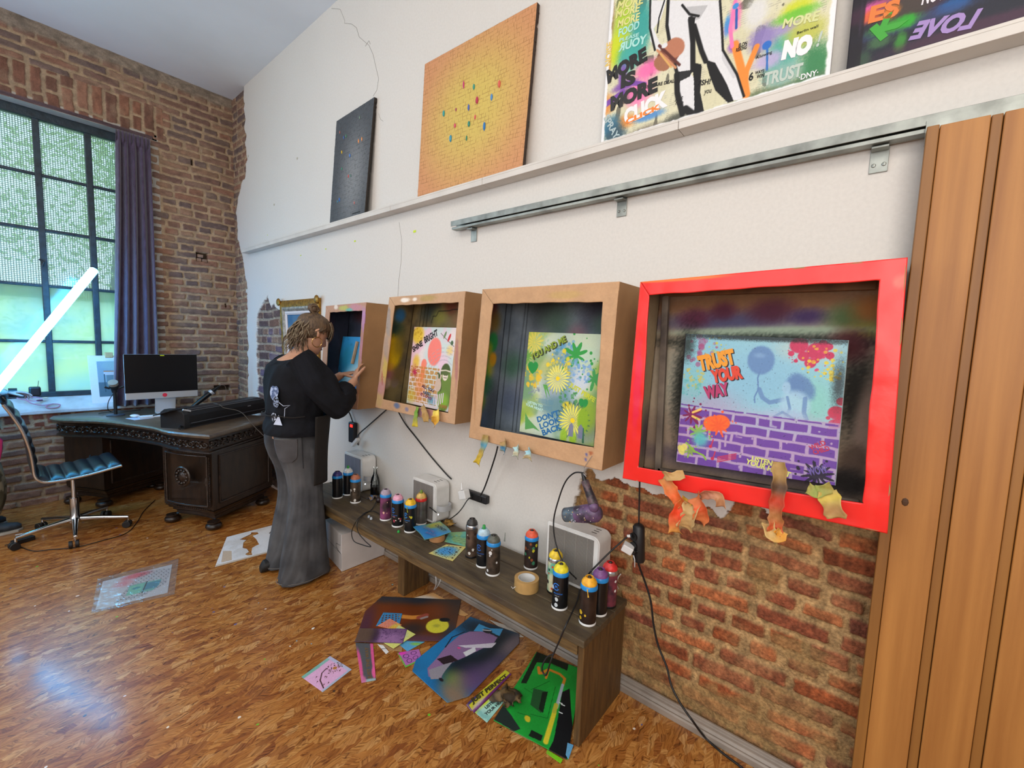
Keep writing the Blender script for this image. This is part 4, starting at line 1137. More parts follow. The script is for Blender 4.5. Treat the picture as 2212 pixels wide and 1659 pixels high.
# ------------------------------------------------------------ pictures on the ledge
def leaning(name, label, corners, xb, xt, paint, base, nx, ny, thick=0.02, rim='#241d18', lift=None, items=None):
    tl, tr, br, bl = corners
    pts = [np.array([xt, *tl]), np.array([xt, *tr]), np.array([xb, *br]), np.array([xb, *bl])]
    S = Sheet(*pts); p = Paint(S.w, S.h, nx, ny, base)
    L = paint(p, S)
    o = S.build(name, p, [V_board, mat('canvas_edge_'+rim.strip('#'), rim, .8)], thick, None, 1, L, smooth=L is not None)
    tag(o, label, 'painting')
    if items: lettering(S, items(S), o, lift=.0012)
    return o, S
def strokes(p, seed, bw, bh):
    """relief of short palette-knife dabs"""
    row = np.floor(p.t/bh+(vnoise(p.s*6, p.t*6, seed)-0.5)*.8); sh = hash1(row, seed)*bw
    wv = bw*(0.75+.5*hash1(row, seed+3))
    k = np.floor((p.s+sh)/wv); fx = (p.s+sh)-k*wv; fy = (p.t/bh+(vnoise(p.s*6, p.t*6, seed)-0.5)*.8-row)
    r = hash1(k*37+row*101, seed+1)
    hgt = .0012+.0022*r*(fx/wv)*(1-fy*.6)
    edge = np.maximum(1-sstep(0, .0022, fx), (1-sstep(0, .16, fy))*.8)*(0.3+.7*(r > .35))
    return hgt, edge
def ptBlack(p, S):
    h, e = strokes(p, 5, .015, .014)
    d = np.hypot((p.u-.6)*1.1, (p.v-.38)*.9)
    k = sstep(.62, .05, d); p.mix(k*.75, '#8f9294'); p.mix(e*.6, '#1c1e21')
    p.mix((h > .0028)*.35, '#7c8288')
    p.poly([(.66, .03), (.88, .03), (.88, .045), (.66, .045)], '#15171a', .8)
    return h
def ptOrange(p, S):
    h, e = strokes(p, 9, .017, .020)
    d = np.hypot((p.u-.52), (p.v-.50)); k = sstep(.66, .12, d+.05*(fbm(p.s*4, p.t*4, 3)-.5))
    p.mix(k, '#cdb45c'); p.mix(e*.7, '#7d5526'); p.mix((h > .0029)*.2, '#f0d08c')
    return h
o, S = leaning('canvas_painting', 'small dark grey textured canvas, leftmost on the ledge', [(-3.158, 3.078), (-2.672, 3.092), (-2.735, 2.342), (-3.203, 2.341)], .056, .024, ptBlack, '#4a4e53', 150, 240)
def gems(o, S, lst, k=1.0):
    for px, py, w, h, c in lst:
        u, v = S.px(px, py); q = Vector(S.map(u, v, .004))
        MB().lathe([(.0004, -h), (w*.8, -h*.55), (w, 0), (w*.8, h*.55), (.0004, h)], q, 6).build('crystal', mat('crystal_'+c.strip('#'), c, .2, spec=.6), o)
gems(o, S, [(776, 258, .004, .012, '#6a8a7a'), (735, 287, .004, .011, '#b06a60'), (743, 299, .004, .012, '#3a6ab4'), (748, 296, .004, .012, '#3f8a6a'), (774, 308, .005, .015, '#e0945a'), (781, 304, .005, .015, '#e0945a'), (739, 330, .005, .013, '#d8b430'), (756, 338, .005, .014, '#4f86d8'), (739, 366, .004, .010, '#3f9a7a'), (753, 382, .004, .012, '#d85a5a'), (758, 381, .004, .011, '#4a7a70'), (734, 432, .005, .015, '#3f7ad0'), (766, 439, .004, .011, '#c87a78'), (730, 436, .004, .01, '#4a90b0')])
o, S = leaning('canvas_painting', 'large yellow-orange textured canvas dotted with coloured crystals', [(-2.155, 3.112), (-1.339, 3.092), (-1.365, 2.345), (-2.162, 2.343)], .056, .022, ptOrange, '#c98e62', 330, 310, rim='#3a2a20')
gems(o, S, [(1001, 182, .005, .022, '#c03a7a'), (1023, 186, .007, .016, '#3f9a8a'), (1077, 179, .008, .020, '#d8665a'), (1061, 208, .007, .018, '#4f90d0'), (1030, 215, .009, .020, '#b8385c'), (1012, 231, .006, .018, '#4a6ac0'), (959, 245, .008, .018, '#3aa0a0'), (985, 236, .004, .010, '#a04a70'), (983, 271, .006, .013, '#d04a70'), (1013, 267, .008, .016, '#2f8a7a'), (1026, 252, .005, .013, '#d8606a'), (1046, 272, .008, .023, '#2f7ac0'), (974, 299, .009, .020, '#3a96b8'), (1008, 298, .005, .015, '#3a8a70')])

def ptPoster(p, S):
    P = S.px; PS = S.pxs
    def bp(x, y, rx, ry, c, a=1, soft=.5, ang=0, grain=.3): u, v = P(x, y); p.blob(u, v, rx, ry, c, a, soft, ang, grain)
    # newsprint
    p.mix((vnoise(p.s*130, p.t*55, 3) > .62)*.35*((np.sin(p.t*900) > 0)), '#8a8678'); p.noise('#cfcaa8', 9, .45, .6, .7)
    p.mix(((vnoise(p.s*30, p.t*18, 7) > .80))*.7, '#46443c')
    for x, y, rx, ry, c in [(1310, 60, .04, .10, '#7a3a34'), (1345, 60, .05, .14, '#a8c832'), (1330, 110, .03, .08, '#c8d420'), (1385, 60, .05, .13, '#2f9a94'), (1360, 120, .06, .07, '#3aa49c'), (1310, 150, .02, .09, '#d08a3a'), (1305, 230, .05, .05, '#d88a40'), (1345, 265, .07, .03, '#e08a3a'),
                            (1400, 150, .06, .04, '#ee6aa8'), (1380, 200, .06, .06, '#f07ab4'), (1345, 165, .02, .06, '#7a4aa8'), (1350, 185, .06, .02, '#7a48a4'), (1320, 275, .05, .05, '#2f6a8a'), (1330, 295, .05, .05, '#35505e'), (1400, 250, .07, .02, '#4f8ac8'), (1400, 285, .10, .03, '#6f6558'), (1460, 260, .05, .03, '#4a4c44')]:
        bp(x, y, rx, ry, c, .92, .6, 0, .5)
    for x, y, rx, ry, c in [(1590, 30, .02, .05, '#f07ab0'), (1585, 100, .02, .02, '#8a50b0'), (1580, 60, .03, .02, '#f090b8'), (1572, 55, .012, .04, '#3f8ad0'), (1690, 120, .06, .09, '#4aa494'), (1650, 80, .05, .05, '#8a7ab8'), (1700, 60, .04, .02, '#9f90c0'), (1725, 15, .05, .03, '#c8d22a'), (1720, 30, .07, .02, '#6cbc3c'),
                            (1740, 70, .06, .05, '#b8bc50'), (1760, 140, .05, .08, '#2f7a4a'), (1740, 180, .12, .03, '#4f7050'), (1650, 210, .10, .035, '#5a6a48'), (1690, 160, .06, .04, '#8ab0a8'), (1660, 130, .05, .03, '#b8a8d0'), (1635, 25, .04, .06, '#d8d8d8')]:
        bp(x, y, rx, ry, c, .9, .6, 0, .5)
    for pts, wd, c in [([(1588, 95), (1607, 170), (1612, 205)], .012, '#f08a38'), ([(1635, 100), (1612, 155), (1608, 200)], .009, '#f08a38'), ([(1590, 0), (1578, 60), (1582, 100)], .006, '#f07ab0'), ([(1658, 92), (1657, 150)], .003, '#2a6ab4'), ([(1592, 20), (1591, 60)], .004, '#2a5aa8'),
                       ([(1345, 200), (1300, 232)], .012, '#7a48a4'), ([(1360, 178), (1392, 182)], .009, '#7a48a4')]:
        p.line(PS(*pts), wd, c)
    p.circ(*P(1657, 97), .014, '#2f6cc0'); p.circ(*P(1590, 12), .010, '#3f8ad0')
    # plain black-and-white pair of walking legs
    W = '#dcdcde'; K = '#0f0f11'
    p.poly(PS((1408, 0), (1440, 0), (1428, 40), (1412, 62), (1425, 92), (1440, 105), (1420, 108), (1405, 88), (1404, 40)), W); p.line(PS((1436, 0), (1424, 38), (1420, 70)), .003, K); p.line(PS((1405, 0), (1404, 60), (1415, 108)), .004, K)
    p.poly(PS((1444, 0), (1500, 0), (1497, 60), (1498, 120), (1493, 160), (1500, 170), (1502, 248), (1475, 246), (1463, 190), (1462, 150), (1450, 110), (1441, 60)), W)
    p.poly(PS((1490, 0), (1556, 0), (1560, 60), (1561, 106), (1590, 160), (1606, 200), (1604, 212), (1570, 222), (1545, 160), (1516, 120), (1500, 60)), W)
    p.poly(PS((1484, 14), (1530, 10), (1512, 40), (1500, 44), (1490, 38)), '#b9b9bb')
    for pts, wd in [([(1444, 0), (1441, 55), (1450, 110), (1462, 155)], .006), ([(1556, 0), (1560, 60), (1562, 108), (1592, 160), (1607, 208)], .004), ([(1492, 40), (1497, 90), (1497, 150)], .009), ([(1500, 55), (1516, 110), (1525, 132)], .008), ([(1462, 160), (1463, 200), (1474, 246)], .010), ([(1480, 235), (1500, 250)], .012), ([(1474, 10), (1490, 30), (1510, 34)], .004)]:
        p.line(PS(*pts), wd, K)
    p.poly(PS((1495, 135), (1516, 138), (1513, 200), (1521, 240), (1500, 250), (1499, 175)), K); p.poly(PS((1524, 128), (1545, 135), (1570, 180), (1585, 218), (1572, 222), (1545, 195), (1532, 160)), K)
    p.poly(PS((1463, 155), (1498, 150), (1490, 165), (1470, 175), (1464, 190)), K, .9); p.poly(PS((1487, 36), (1503, 36), (1500, 60), (1494, 70)), K)
    p.poly(PS((1560, 110), (1590, 165), (1584, 170), (1560, 128)), '#c9c9cc')
    # burger
    u, v = P(1443, 118); q = P(1460, 100); r = P(1436, 135)
    bun = '#b5765a'
    p.blob(*P(1443, 120), .046, .046, '#7c4838', 1, .10, grain=.2); p.blob(*P(1457, 103), .044, .034, bun, 1, .10, -.75, .1); p.blob(*P(1430, 137), .040, .024, '#a06a4e', 1, .12, -.75, .2)
    p.line(PS((1424, 98), (1468, 140)), .005, '#5a2a22'); p.line(PS((1420, 108), (1460, 146)), .004, '#c98a62'); p.line(PS((1427, 116), (1450, 145)), .003, '#d8a860'); p.blob(*P(1436, 98), .012, .010, W, 1, .2)
    # painted rim
    e = np.minimum(np.minimum(p.u*p.w, (1-p.u)*p.w), p.v*p.h); e = e+(fbm(p.s*40, p.t*40, 4)-.5)*.010
    p.mix(1-sstep(.010, .016, e), '#e9e9ea')
    return None
def itPoster(S):
    K = ink('#0e0e10', .4); Wt = ink('#e8e8ea'); cr = ink('#d9d78a'); mint = ink('#a7dcd4'); G = ink('#b9c6bc'); O = ink('#f0822e')
    return [T(S, 'MORE', (1313, 180), (1399, 127), .054, K, bold=.065, lift=.0006), T(S, 'IS', (1341, 190), (1373, 177), .050, K, bold=.065, lift=.0006), T(S, 'MORE', (1319, 239), (1421, 195), .056, K, bold=.065, lift=.0006),
            T(S, 'MORE', (1333, 21), (1389, 7), .030, cr), T(S, 'MORE', (1330, 40), (1381, 24), .028, cr), T(S, 'MORE', (1334, 60), (1381, 43), .028, cr), T(S, 'FOOD', (1336, 80), (1381, 60), .030, mint), T(S, 'PLEASE', (1338, 91), (1380, 78), .013, mint),
            T(S, 'YOUR', (1396, 92), (1336, 112), .032, mint, mirror=True, bold=.04), T(S, 'CLICK', (1349, 269), (1443, 226), .060, Wt, bold=.065), T(S, 'CLICK', (1352, 269), (1428, 234), .020, O, bold=.05, lift=.0004),
            T(S, 'NOISE', (1319, 140), (1323, 88), .026, ink('#e0c060')), T(S, 'SPRAY', (1304, 256), (1328, 303), .026, ink('#a8bcc0')),
            T(S, 'TRUST', (1649, 185), (1732, 163), .040, G, bold=.04), T(S, 'NO', (1688, 126), (1752, 110), .054, Wt, bold=.10), T(S, 'MORE', (1690, 61), (1768, 43), .028, ink('#d2d69a')), T(S, '!', (1763, 100), (1769, 99), .044, G),
            T(S, '·DNY·', (1725, 174), (1767, 162), .017, Wt, bold=.02), T(S, 'SQUARE DEALS', (1397, 191), (1461, 177), .012, K), T(S, 'FISH!', (1505, 186), (1534, 181), .018, K), T(S, '6', (1617, 175), (1627, 172), .026, K), T(S, 'WAYS', (1631, 161), (1650, 156), .010, K), T(S, 'WIN', (1634, 170), (1650, 166), .012, K),
            T(S, 'you', (1521, 203), (1536, 200), .012, K, bold=.01), T(S, 'Just', (1458, 217), (1475, 214), .014, K, bold=.01), T(S, 'have', (1459, 227), (1476, 224), .012, K, bold=.01), T(S, 'Allowing', (1633, 128), (1668, 115), .010, K, bold=.01), T(S, 'Berlin wall', (1722, 74), (1768, 58), .008, K, bold=.01), T(S, 'ELON', (1596, 102), (1614, 96), .012, K), T(S, 'RISKING', (1590, 112), (1613, 105), .012, K)]
q1 = at(1297, 316, 0, .058); q2 = at(1791, 172, 0, .058)
leaning('canvas_painting', 'graffiti-collage canvas lettered MORE IS MORE, with bare black-and-white legs', [(q1.y, q1.z+.80), (q2.y-.004, q1.z+.80), (q2.y, 2.347), (q1.y, 2.343)], .056, .022, ptPoster, '#d6d2b4', 430, 440, rim='#e8e8e8', items=itPoster)
def ptDark(p, S):
    P = S.px
    p.noise('#3a2440', 5, .4, .6, .8, 3); p.noise('#1d2530', 4, .5, .65, .8, 9)
    for x, y, rx, ry, c, a in [(1870, 30, .06, .03, '#c05090', .9), (1900, 15, .05, .02, '#d85a9a', .9), (1950, 20, .08, .05, '#4a4238', .8), (2060, 10, .04, .02, '#1f5a9a', .9), (1965, 50, .14, .02, '#3a4a78', .6), (1880, 35, .025, .02, '#d8603a', .95), (1925, 25, .02, .02, '#e0802c', .95), (1930, 55, .06, .02, '#3c9a34', .95), (1945, 90, .015, .03, '#3c8a34', .9), (1960, 45, .02, .02, '#2fa030', .95), (1900, 90, .03, .02, '#4a7a4a', .7), (1865, 130, .02, .03, '#3a5a40', .7), (2100, 60, .2, .02, '#5a3048', .6), (1860, 40, .004, .05, '#b080c0', .9)]:
        p.blob(*P(x, y), rx, ry, c, a, .6, 0, .5)
    p.mix((p.u < .03)*.8, '#17141c')
    return None
def itDark(S):
    return [T(S, 'LOVE', (2112, 57), (1962, 86), .044, ink('#a086c0'), mirror=True, bold=.05, shear=-.3), T(S, 'ES', (1875, 50), (1940, 32), .045, ink('#dc7a3a'), bold=.05), T(S, 'K', (1900, 88), (1962, 40), .050, ink('#3fa038'), bold=.06), T(S, 'NOW', (1990, 10), (2050, -6), .04, ink('#e4dfe6'), bold=.04)]
q1 = at(1827, 161, 0, .058)
leaning('canvas_painting', 'dark purple graffiti canvas cut by the top right corner of the photo', [(q1.y-.002, q1.z+.70), (1.0, q1.z+.70), (1.0, 2.347), (q1.y, 2.347)], .056, .022, ptDark, '#2d2234', 300, 200, rim='#1c1a20', items=itDark)
# gilt frame beside the first booth
fr = empty('gilt_picture_frame', at(600, 780, 0, 0.0), 0, 'ornate gilt picture frame hanging half hidden behind the woman', 'picture frame')
A = q4([(600, 650), (685, 643), (683, 830), (611, 836)], .035)
M_gilt = mat('gilding', '#b5852f', .4, .6, col2='#6e4c1c', scale=40, bump=.6, bscale=60)
M_silver = mat('silvered_wood', '#8f8a80', .45, .3, var=.25, scale=30, bump=.6, bscale=60)
c0 = sum(A)/4
def inset(k): return [a+(c0-a)*k for a in A]
def frame_ring(k0, k1, x0, x1, m, nm):
    o0, o1 = inset(k0), inset(k1); mb = MB()
    rings = []
    for i in range(5):
        a, b = o0[i % 4], o1[i % 4]
        rings.append([Vector((.002, a[1], a[2])), Vector((x0, a[1], a[2])), Vector(((x0+x1)/2+.008, (a[1]+b[1])/2, (a[2]+b[2])/2)), Vector((x1, b[1], b[2])), Vector((.002, b[1], b[2]))])
    mb.loft(rings, False); return mb.build(nm, m, fr, smooth=30)
frame_ring(0, .16, .02, .03, M_gilt, 'gilt_moulding'); frame_ring(.16, .26, .03, .018, M_silver, 'silver_moulding'); frame_ring(.26, .34, .016, .012, mat('white_passepartout', '#cfcdd2', .7), 'passepartout')
for a in A: MB().ball((.035, a[1]*.97+c0[1]*.03, a[2]*.97+c0[2]*.03), (.014, .035, .035), n=10).build('corner_ornament', M_gilt, fr, smooth=True)
B = inset(.34); S = Sheet(*[np.array([.008, b[1], b[2]]) for b in B]); p = Paint(S.w, S.h, 60, 60, '#2f5a80'); p.noise('#4a6f90', 9, .4, .6); S.build('picture', p, V_board, .002, fr)
# ------------------------------------------------------------ bench under the booths
ZB = 0.43
M_wood = mat('weathered_wood', '#4e3a20', 0.6, col2='#7a6038', scale=5, stretch=(14, 1.2, 14), bump=.25, bscale=40)
M_woodtop = mat('stained_bench_top', '#3f3325', 0.55, col2='#5f5038', scale=4, stretch=(10, 1.4, 10), bump=.3, bscale=60)
M_woodv = mat('weathered_wood_upright', '#4a3419', 0.6, col2='#6c4f28', scale=5, stretch=(12, 12, 1.2), bump=.25, bscale=40)
bench = empty('wooden_bench', (0.22, -1.7, 0), 0, 'long low dark wooden bench crowded with spray cans along the wall', 'bench')
for a, b in ((0.045, 0.165), (0.168, 0.285), (0.288, 0.408)):
    MB().box((a, -3.02, ZB-.028), (b, -0.712, ZB)).build('top_plank', M_woodtop, bench, bevel=.003)
MB().box((0.374, -3.0, ZB-.075), (0.398, -0.745, ZB-.029)).build('front_apron', M_wood, bench, bevel=.003)
MB().box((0.05, -3.0, ZB-.075), (0.07, -0.745, ZB-.029)).build('back_apron', M_wood, bench, bevel=.003)
for i, (a, b) in enumerate(((0.052, 0.165), (0.167, 0.280), (0.282, 0.398))):
    MB().box((a, -0.742, 0.0), (b, -0.716, ZB-.029)).build('end_board', M_woodv, bench, bevel=.003)
MB().box((0.06, -2.045, 0.0), (0.225, -1.995, ZB-.029)).box((.225, -2.05, .0), (.25, -1.99, ZB-.029)).build('leg_board', M_woodv, bench, bevel=.003)
MB().box((0.06, -2.98, 0.0), (0.26, -2.93, ZB-.029)).build('leg_board', M_woodv, bench, bevel=.003)

# ------------------------------------------------------------ spray cans
M_canblack = mat('can_black', '#131417', .28, .2, spec=.6)
M_canmetal = mat('can_sprayed_metal', '#3c3530', .35, .5, col2='#6b5c4d', scale=30)
M_canwhite = mat('can_white_rim', '#e4e4e2', .35)
M_canblue = mat('can_blue_ring', '#1f86cf', .35)
M_steel = mat('steel', '#b9bcc0', .25, .9)
def on_cyl(vs, c, r, z0, th0, k, flip=1):
    return [Vector((c[0]+r*math.cos(th0+x*k/r), c[1]+r*math.sin(th0+x*k/r), z0+y*k)) for x, y in vs]
FACE = math.atan2(0.9, 1.45)
def can(px, py, cap, ring, body, label, nozzle=None, h=.19, r=.0325, dots=None, logo=None, bodymat=None, capmat=None, drip=None):
    q = at(px, py, 2, ZB); d = Vector((q.x-CAM[0], q.y-CAM[1], 0)).normalized()*r*.92
    c = Vector((q.x+d.x, q.y+d.y, ZB)); c.x = max(c.x, r+.004)
    if px == 915: c.x, c.y = .162, c.y+.01
    t = empty('spray_can', c, 0, label, 'spray can', 'spray cans on the bench')
    k = h/.19
    bm_ = bodymat or body
    MB().lathe([(r*.93, 0), (r+.001, .002), (r+.001, .007*k), (r, .010*k)], c, 28).build('base_rim', M_canwhite if ring != 'none' else M_canblack, t, smooth=True)
    MB().lathe([(r, .0101*k), (r, .134*k), (r*.985, .140*k)], c, 28).build('body', bm_, t, smooth=True)
    rm = {'blue': M_canblue, 'red': mat('can_red_ring', '#c8251f', .35), 'none': M_steel}.get(ring, M_canblue)
    MB().lathe([(r*.985, .1401*k), (r+.0012, .142*k), (r+.0012, .153*k), (r*.95, .158*k)], c, 28).build('shoulder_ring', rm, t, smooth=True)
    cm = capmat or mat('can_cap_'+cap.strip('#'), cap, .45, var=.12, scale=60, bump=.1, bscale=120)
    MB().lathe([(r*.93, .1581*k), (r*.92, .166*k), (r*.78, .175*k), (r*.56, .181*k), (r*.50, .186*k), (r*.40, .186*k), (r*.36, .180*k), (.001, .180*k)], c, 28).build('cap', cm, t, smooth=50)
    nz = nozzle or '#2a2422'
    MB().lathe([(.0075, .1801*k), (.0075, (.186 if nozzle is None else .199)*k), (.006, (.188 if nozzle is None else .202)*k), (.001, (.188 if nozzle is None else .202)*k)], c, 14).build('nozzle', mat('nozzle_'+nz.strip('#'), nz, .5), t, smooth=40)
    if dots:
        rnd = random.Random(px); 
        for col, n in dots:
            mb = MB()
            for _ in range(n):
                a = FACE+rnd.uniform(-1.2, 1.0); z = ZB+rnd.uniform(.02, .13); s = rnd.uniform(.002, .007)
                pts = [(s*math.cos(q_)*(1+.5*rnd.random()), s*1.5*math.sin(q_)) for q_ in [i*.9 for i in range(7)]]
                mb.add(on_cyl(pts, c, r+.0006, z, a, 1), [tuple(range(7))])
            mb.build('paint_marks', mat('mark_'+col.strip('#'), col, .5), t)
    if logo:
        L = mat('can_logo_'+logo.strip('#'), logo, .35)
        off = {0: -.5}.get(0)
        a0 = FACE-.55
        mb = MB(); n = 22; ring_ = []
        for i in range(n-3):
            a = i/n*2*math.pi+.6
            ring_.append(((.0115*math.cos(a), .0115*math.sin(a)), (.0155*math.cos(a), .0155*math.sin(a))))
        vs = [p for pr in ring_ for p in pr]; fs = [(2*i, 2*i+1, 2*i+3, 2*i+2) for i in range(len(ring_)-1)]
        mb.add(on_cyl(vs, c, r+.0006, ZB+.10*k, a0, 1), fs)
        for seg_ in (((-.006, -.006), (-.004, -.006), (-.002, .006), (-.004, .006)), ((-.003, .006), (-.001, .006), (.001, -.003), (-.001, -.003)), ((-.001, -.003), (.001, -.003), (.004, .006), (.002, .006)), ((.002, .006), (.004, .006), (.007, -.006), (.005, -.006))):
            mb.add(on_cyl(seg_, c, r+.0007, ZB+.10*k, a0, 1), [(0, 1, 2, 3)])
        mb.build('emblem', L, t)
        vs, fs = text_verts('MOLOTOW', .02); vs = [(x-1.9, y) for x, y in vs]
        MB().add(on_cyl(vs, c, r+.0006, ZB+.070*k, a0+.1, .0072), fs).build('lettering', L, t)
        vs, fs = text_verts('PREMIUM', .01); vs = [(x-1.9, y) for x, y in vs]
        MB().add(on_cyl(vs, c, r+.0006, ZB+.061*k, a0+.1, .0050), fs).build('lettering', mat('label_grey', '#9aa0a6', .4), t)
    if drip:
        mb = MB(); a = FACE-.25
        pts = [Vector((c.x+(r+.002)*math.cos(a+.05*i), c.y+(r+.002)*math.sin(a+.05*i), c.z+(.152-.010*i)*k)) for i in range(4)]
        mb.tube(pts, [.003, .0018, .0015, .0032], 6); mb.build('drip', mat('mark_'+drip.strip('#'), drip, .4), t, smooth=True)
    return t
can(729, 1078, '#3b3170', 'blue', M_canblack, 'black spray can partly behind the jeans, farthest left on the bench', h=.185)
can(752, 1071, '#d8dada', 'blue', M_canblack, 'black spray can with white top and green nozzle beside the far left heater', nozzle='#2f9a3a')
can(768, 1088, '#a9664a', 'blue', M_canmetal, 'dark metallic spray can with copper-brown top near the jeans', dots=[('#d8d4cc', 5)])
can(833, 1126, '#a494a4', 'blue', mat('can_magenta', '#2b2026', .4, col2='#9a4a7c', scale=14), 'spray can with grey-lilac top and a magenta-dusted side', dots=[('#e8b8a0', 3)])
can(859, 1140, '#d69ab2', 'blue', M_canblack, 'black spray can with pale pink top', dots=[('#e8d8cc', 4), ('#a03a4a', 3)], logo='#2a6fc4')
can(886, 1152, '#e3b318', 'blue', M_canblack, 'black spray can with yellow top between the pink one and the blue stencil', dots=[('#c8c02a', 3)], logo='#2a86d4', drip='#9aa02a')
can(915, 1131, '#c9a55a', 'red', mat('can_silver', '#8a8884', .3, .6, col2='#5f5a55', scale=16), 'silver spray can with red band and sand-coloured top by the middle heater', nozzle='#6d8a2a', dots=[('#e6e6e6', 2)])
can(1018, 1207, '#2d2a28', 'none', mat('can_brown_metal', '#6e5a4c', .35, .4, col2='#3f332c', scale=22), 'brown metallic spray can with black top and no coloured ring', h=.20, r=.030, dots=[('#2a1512', 5), ('#d0ccc4', 3)])
can(1043, 1228, '#a9c4d2', 'blue', M_canblack, 'black spray can with pale blue top and green nozzle', nozzle='#2f9a4a', logo='#2a62b4')
can(1064, 1246, '#55584f', 'blue', M_canmetal, 'dark metallic spray can with grey-green top', dots=[('#d8d8d8', 5)])
can(1146, 1232, '#de5a3c', 'blue', mat('can_black_smeared', '#17161a', .4, col2='#3a2c26', scale=30), 'black spray can with orange-red top standing alone by the wall', dots=[('#c8c02a', 3), ('#8a4a2a', 4), ('#3a7a5a', 3)])
can(1197, 1285, '#e0bf2c', 'none', mat('can_cream_teal', '#cfc7a4', .45, col2='#5fae94', scale=9, thr=(.45, .55)), 'cream and teal smeared spray can with yellow top in front of the right heater', dots=[('#c8502a', 4), ('#241d20', 2)])
can(1208, 1320, '#ddd028', 'blue', M_canblack, 'black spray can with speckled lemon-yellow top and blue emblem', logo='#2a76d4', dots=[('#c9d0d4', 3)])
can(1292, 1333, '#7a4a86', 'blue', M_canblack, 'black spray can with violet top, between the orange and red ones')
can(1313, 1315, '#cf2e2c', 'none', mat('can_red_violet', '#2a1c2c', .4, col2='#8a3a4a', scale=24), 'violet-red smeared spray can with bright red top at the bench end', dots=[('#e2e2e2', 3)])
can(1268, 1354, '#eda828', 'blue', mat('can_brown_black', '#231a16', .35, .3, col2='#3d2e26', scale=20), 'brown-black spray can with orange-yellow top and yellow drip, nearest on the bench', drip='#e8b84a', dots=[('#d8b02a', 3)])

# ------------------------------------------------------------ fan heaters on the bench
def heater(y0, y1, x0, x1, h, label, led=True, handle='#a8a8aa', louvre='#8d8782'):
    t = empty('fan_heater', ((x0+x1)/2, (y0+y1)/2, ZB), 0, label, 'heater', 'white fan heaters on the bench')
    M_w = mat('heater_white', '#d6d5d2', .45, var=.04, scale=12)
    # rounded body: outline in the y-z plane, extruded along x
    def outline(y0, y1, z0, z1, r):
        P = []
        for cy, cz, a0 in ((y1-r, z1-r, 0), (y0+r*.3, z1-r*.3, 90), (y0+r*.3, z0+r*.3, 180), (y1-r, z0+r, 270)):
            rr = r if cy == y1-r else r*.3
            for k in range(7):
                a = math.radians(a0+k*15); P.append((cy+rr*math.cos(a), cz+rr*math.sin(a)))
        return P
    o_ = outline(y0, y1, ZB+.002, ZB+h, .034)
    mb = MB(); mb.loft([[Vector((x, p[0], p[1])) for p in o_] for x in (x0, x1-.004)])
    o2 = outline(y0+.004, y1-.004, ZB+.006, ZB+h-.004, .034); mb.loft([[Vector((x, p[0], p[1])) for p in o2] for x in (x1-.0041, x1)])
    mb.build('housing', M_w, t, smooth=35, bevel=.002)
    gy0, gy1, gz0, gz1 = y0+.014, y1-.026, ZB+.020, ZB+h-.016
    MB().box((x1-.001, gy0, gz0), (x1+.0012, gy1, gz1)).build('grille_recess', mat('grille_dark', '#5c5753', .6), t)
    mb = MB(); n = 40
    for i in range(n):
        z = gz0+(i+.5)*(gz1-gz0)/n; mb.box((x1+.0012, gy0, z-.0013), (x1+.0030, gy1, z+.0011))
    for k in range(4):
        y = gy0+(k+.5)*(gy1-gy0)/4; mb.box((x1+.0012, y-.0008, gz0), (x1+.0034, y+.0008, gz1))
    mb.build('grille', mat('grille_slats_'+louvre.strip('#'), louvre, .5), t)
    # strap handle on the near side
    xm = (x0+x1)/2; zc = ZB+h*.42
    mb = MB(); P = []
    for k in range(15):
        a = -math.pi/2+math.pi*k/14; P.append((xm+.045*math.sin(a), y1+.0005+.052*max(0, math.cos(a))**.6))
    mb.loft([[Vector((x, y, zc-.016)), Vector((x, y, zc+.016)), Vector((x*.96+xm*.04, y-.003, zc+.016)), Vector((x*.96+xm*.04, y-.003, zc-.016))] for x, y in P])
    mb.build('strap_handle', mat('strap_'+handle.strip('#'), handle, .6), t, smooth=40)
    mb = MB()
    for k in range(3): mb.box((xm-.03+k*.022, y1-.06, ZB+h-.0005), (xm-.024+k*.022, y1-.035, ZB+h+.0006))
    mb.build('vent_slots', mat('grille_dark', '#5c5753', .6), t)
    if led: MB().ball((x1-.02, y1, ZB+.06), (.004, .002, .004), n=8).build('status_light', mat('led_glow', '#e6ecff', .3, emit='#dfe8ff', estr=9), t)
    return t
heater(-2.885, -2.64, .018, .122, .250, 'white heater with bluish grille at the far end of the bench', louvre='#8a8fa0')
heater(-2.09, -1.87, .018, .122, .243, 'white heater in the middle of the bench beside the double socket')
heater(-1.085, -.815, .018, .128, .262, 'large white heater at the near end of the bench under the hair dryer', led=False, louvre='#8f8a84')

# ------------------------------------------------------------ small things on the bench
M_kraft = mat('kraft_tape', '#b58f56', .6, var=.06, scale=20, bump=.1)
q = at(1135, 1286, 2, ZB); c = Vector((q.x-.045, q.y-.03, ZB))
t = empty('tape_roll', c, 0, 'roll of brown kraft tape with a white core on the bench', 'tape roll')
MB().lathe([(.038, .001), (.054, .001), (.054, .050), (.038, .050)], c, 36, cap=False).build('tape', M_kraft, t, smooth=40)
MB().lathe([(.0379, .001), (.0379, .0495), (.0355, .0495), (.0355, .001), (.0379, .001)], c, 36, cap=False).build('core', mat('paper_core', '#cfcfcd', .7), t, smooth=40)
MB().lathe([(.001, .0005), (.036, .0005), (.036, .0015), (.001, .0015)], c, 24).build('core_disc', mat('paper_core', '#cfcfcd', .7), t)
MB().tube([c+Vector((.05, -.022, .02)), c+Vector((.058, -.03, .012)), c+Vector((.062, -.036, .02))], .0015, 5).build('loose_end', mat('paper_core', '#cfcfcd', .7), t)
q = at(940, 1172, 2, ZB); c2 = Vector((q.x-.03, q.y-.02, ZB))
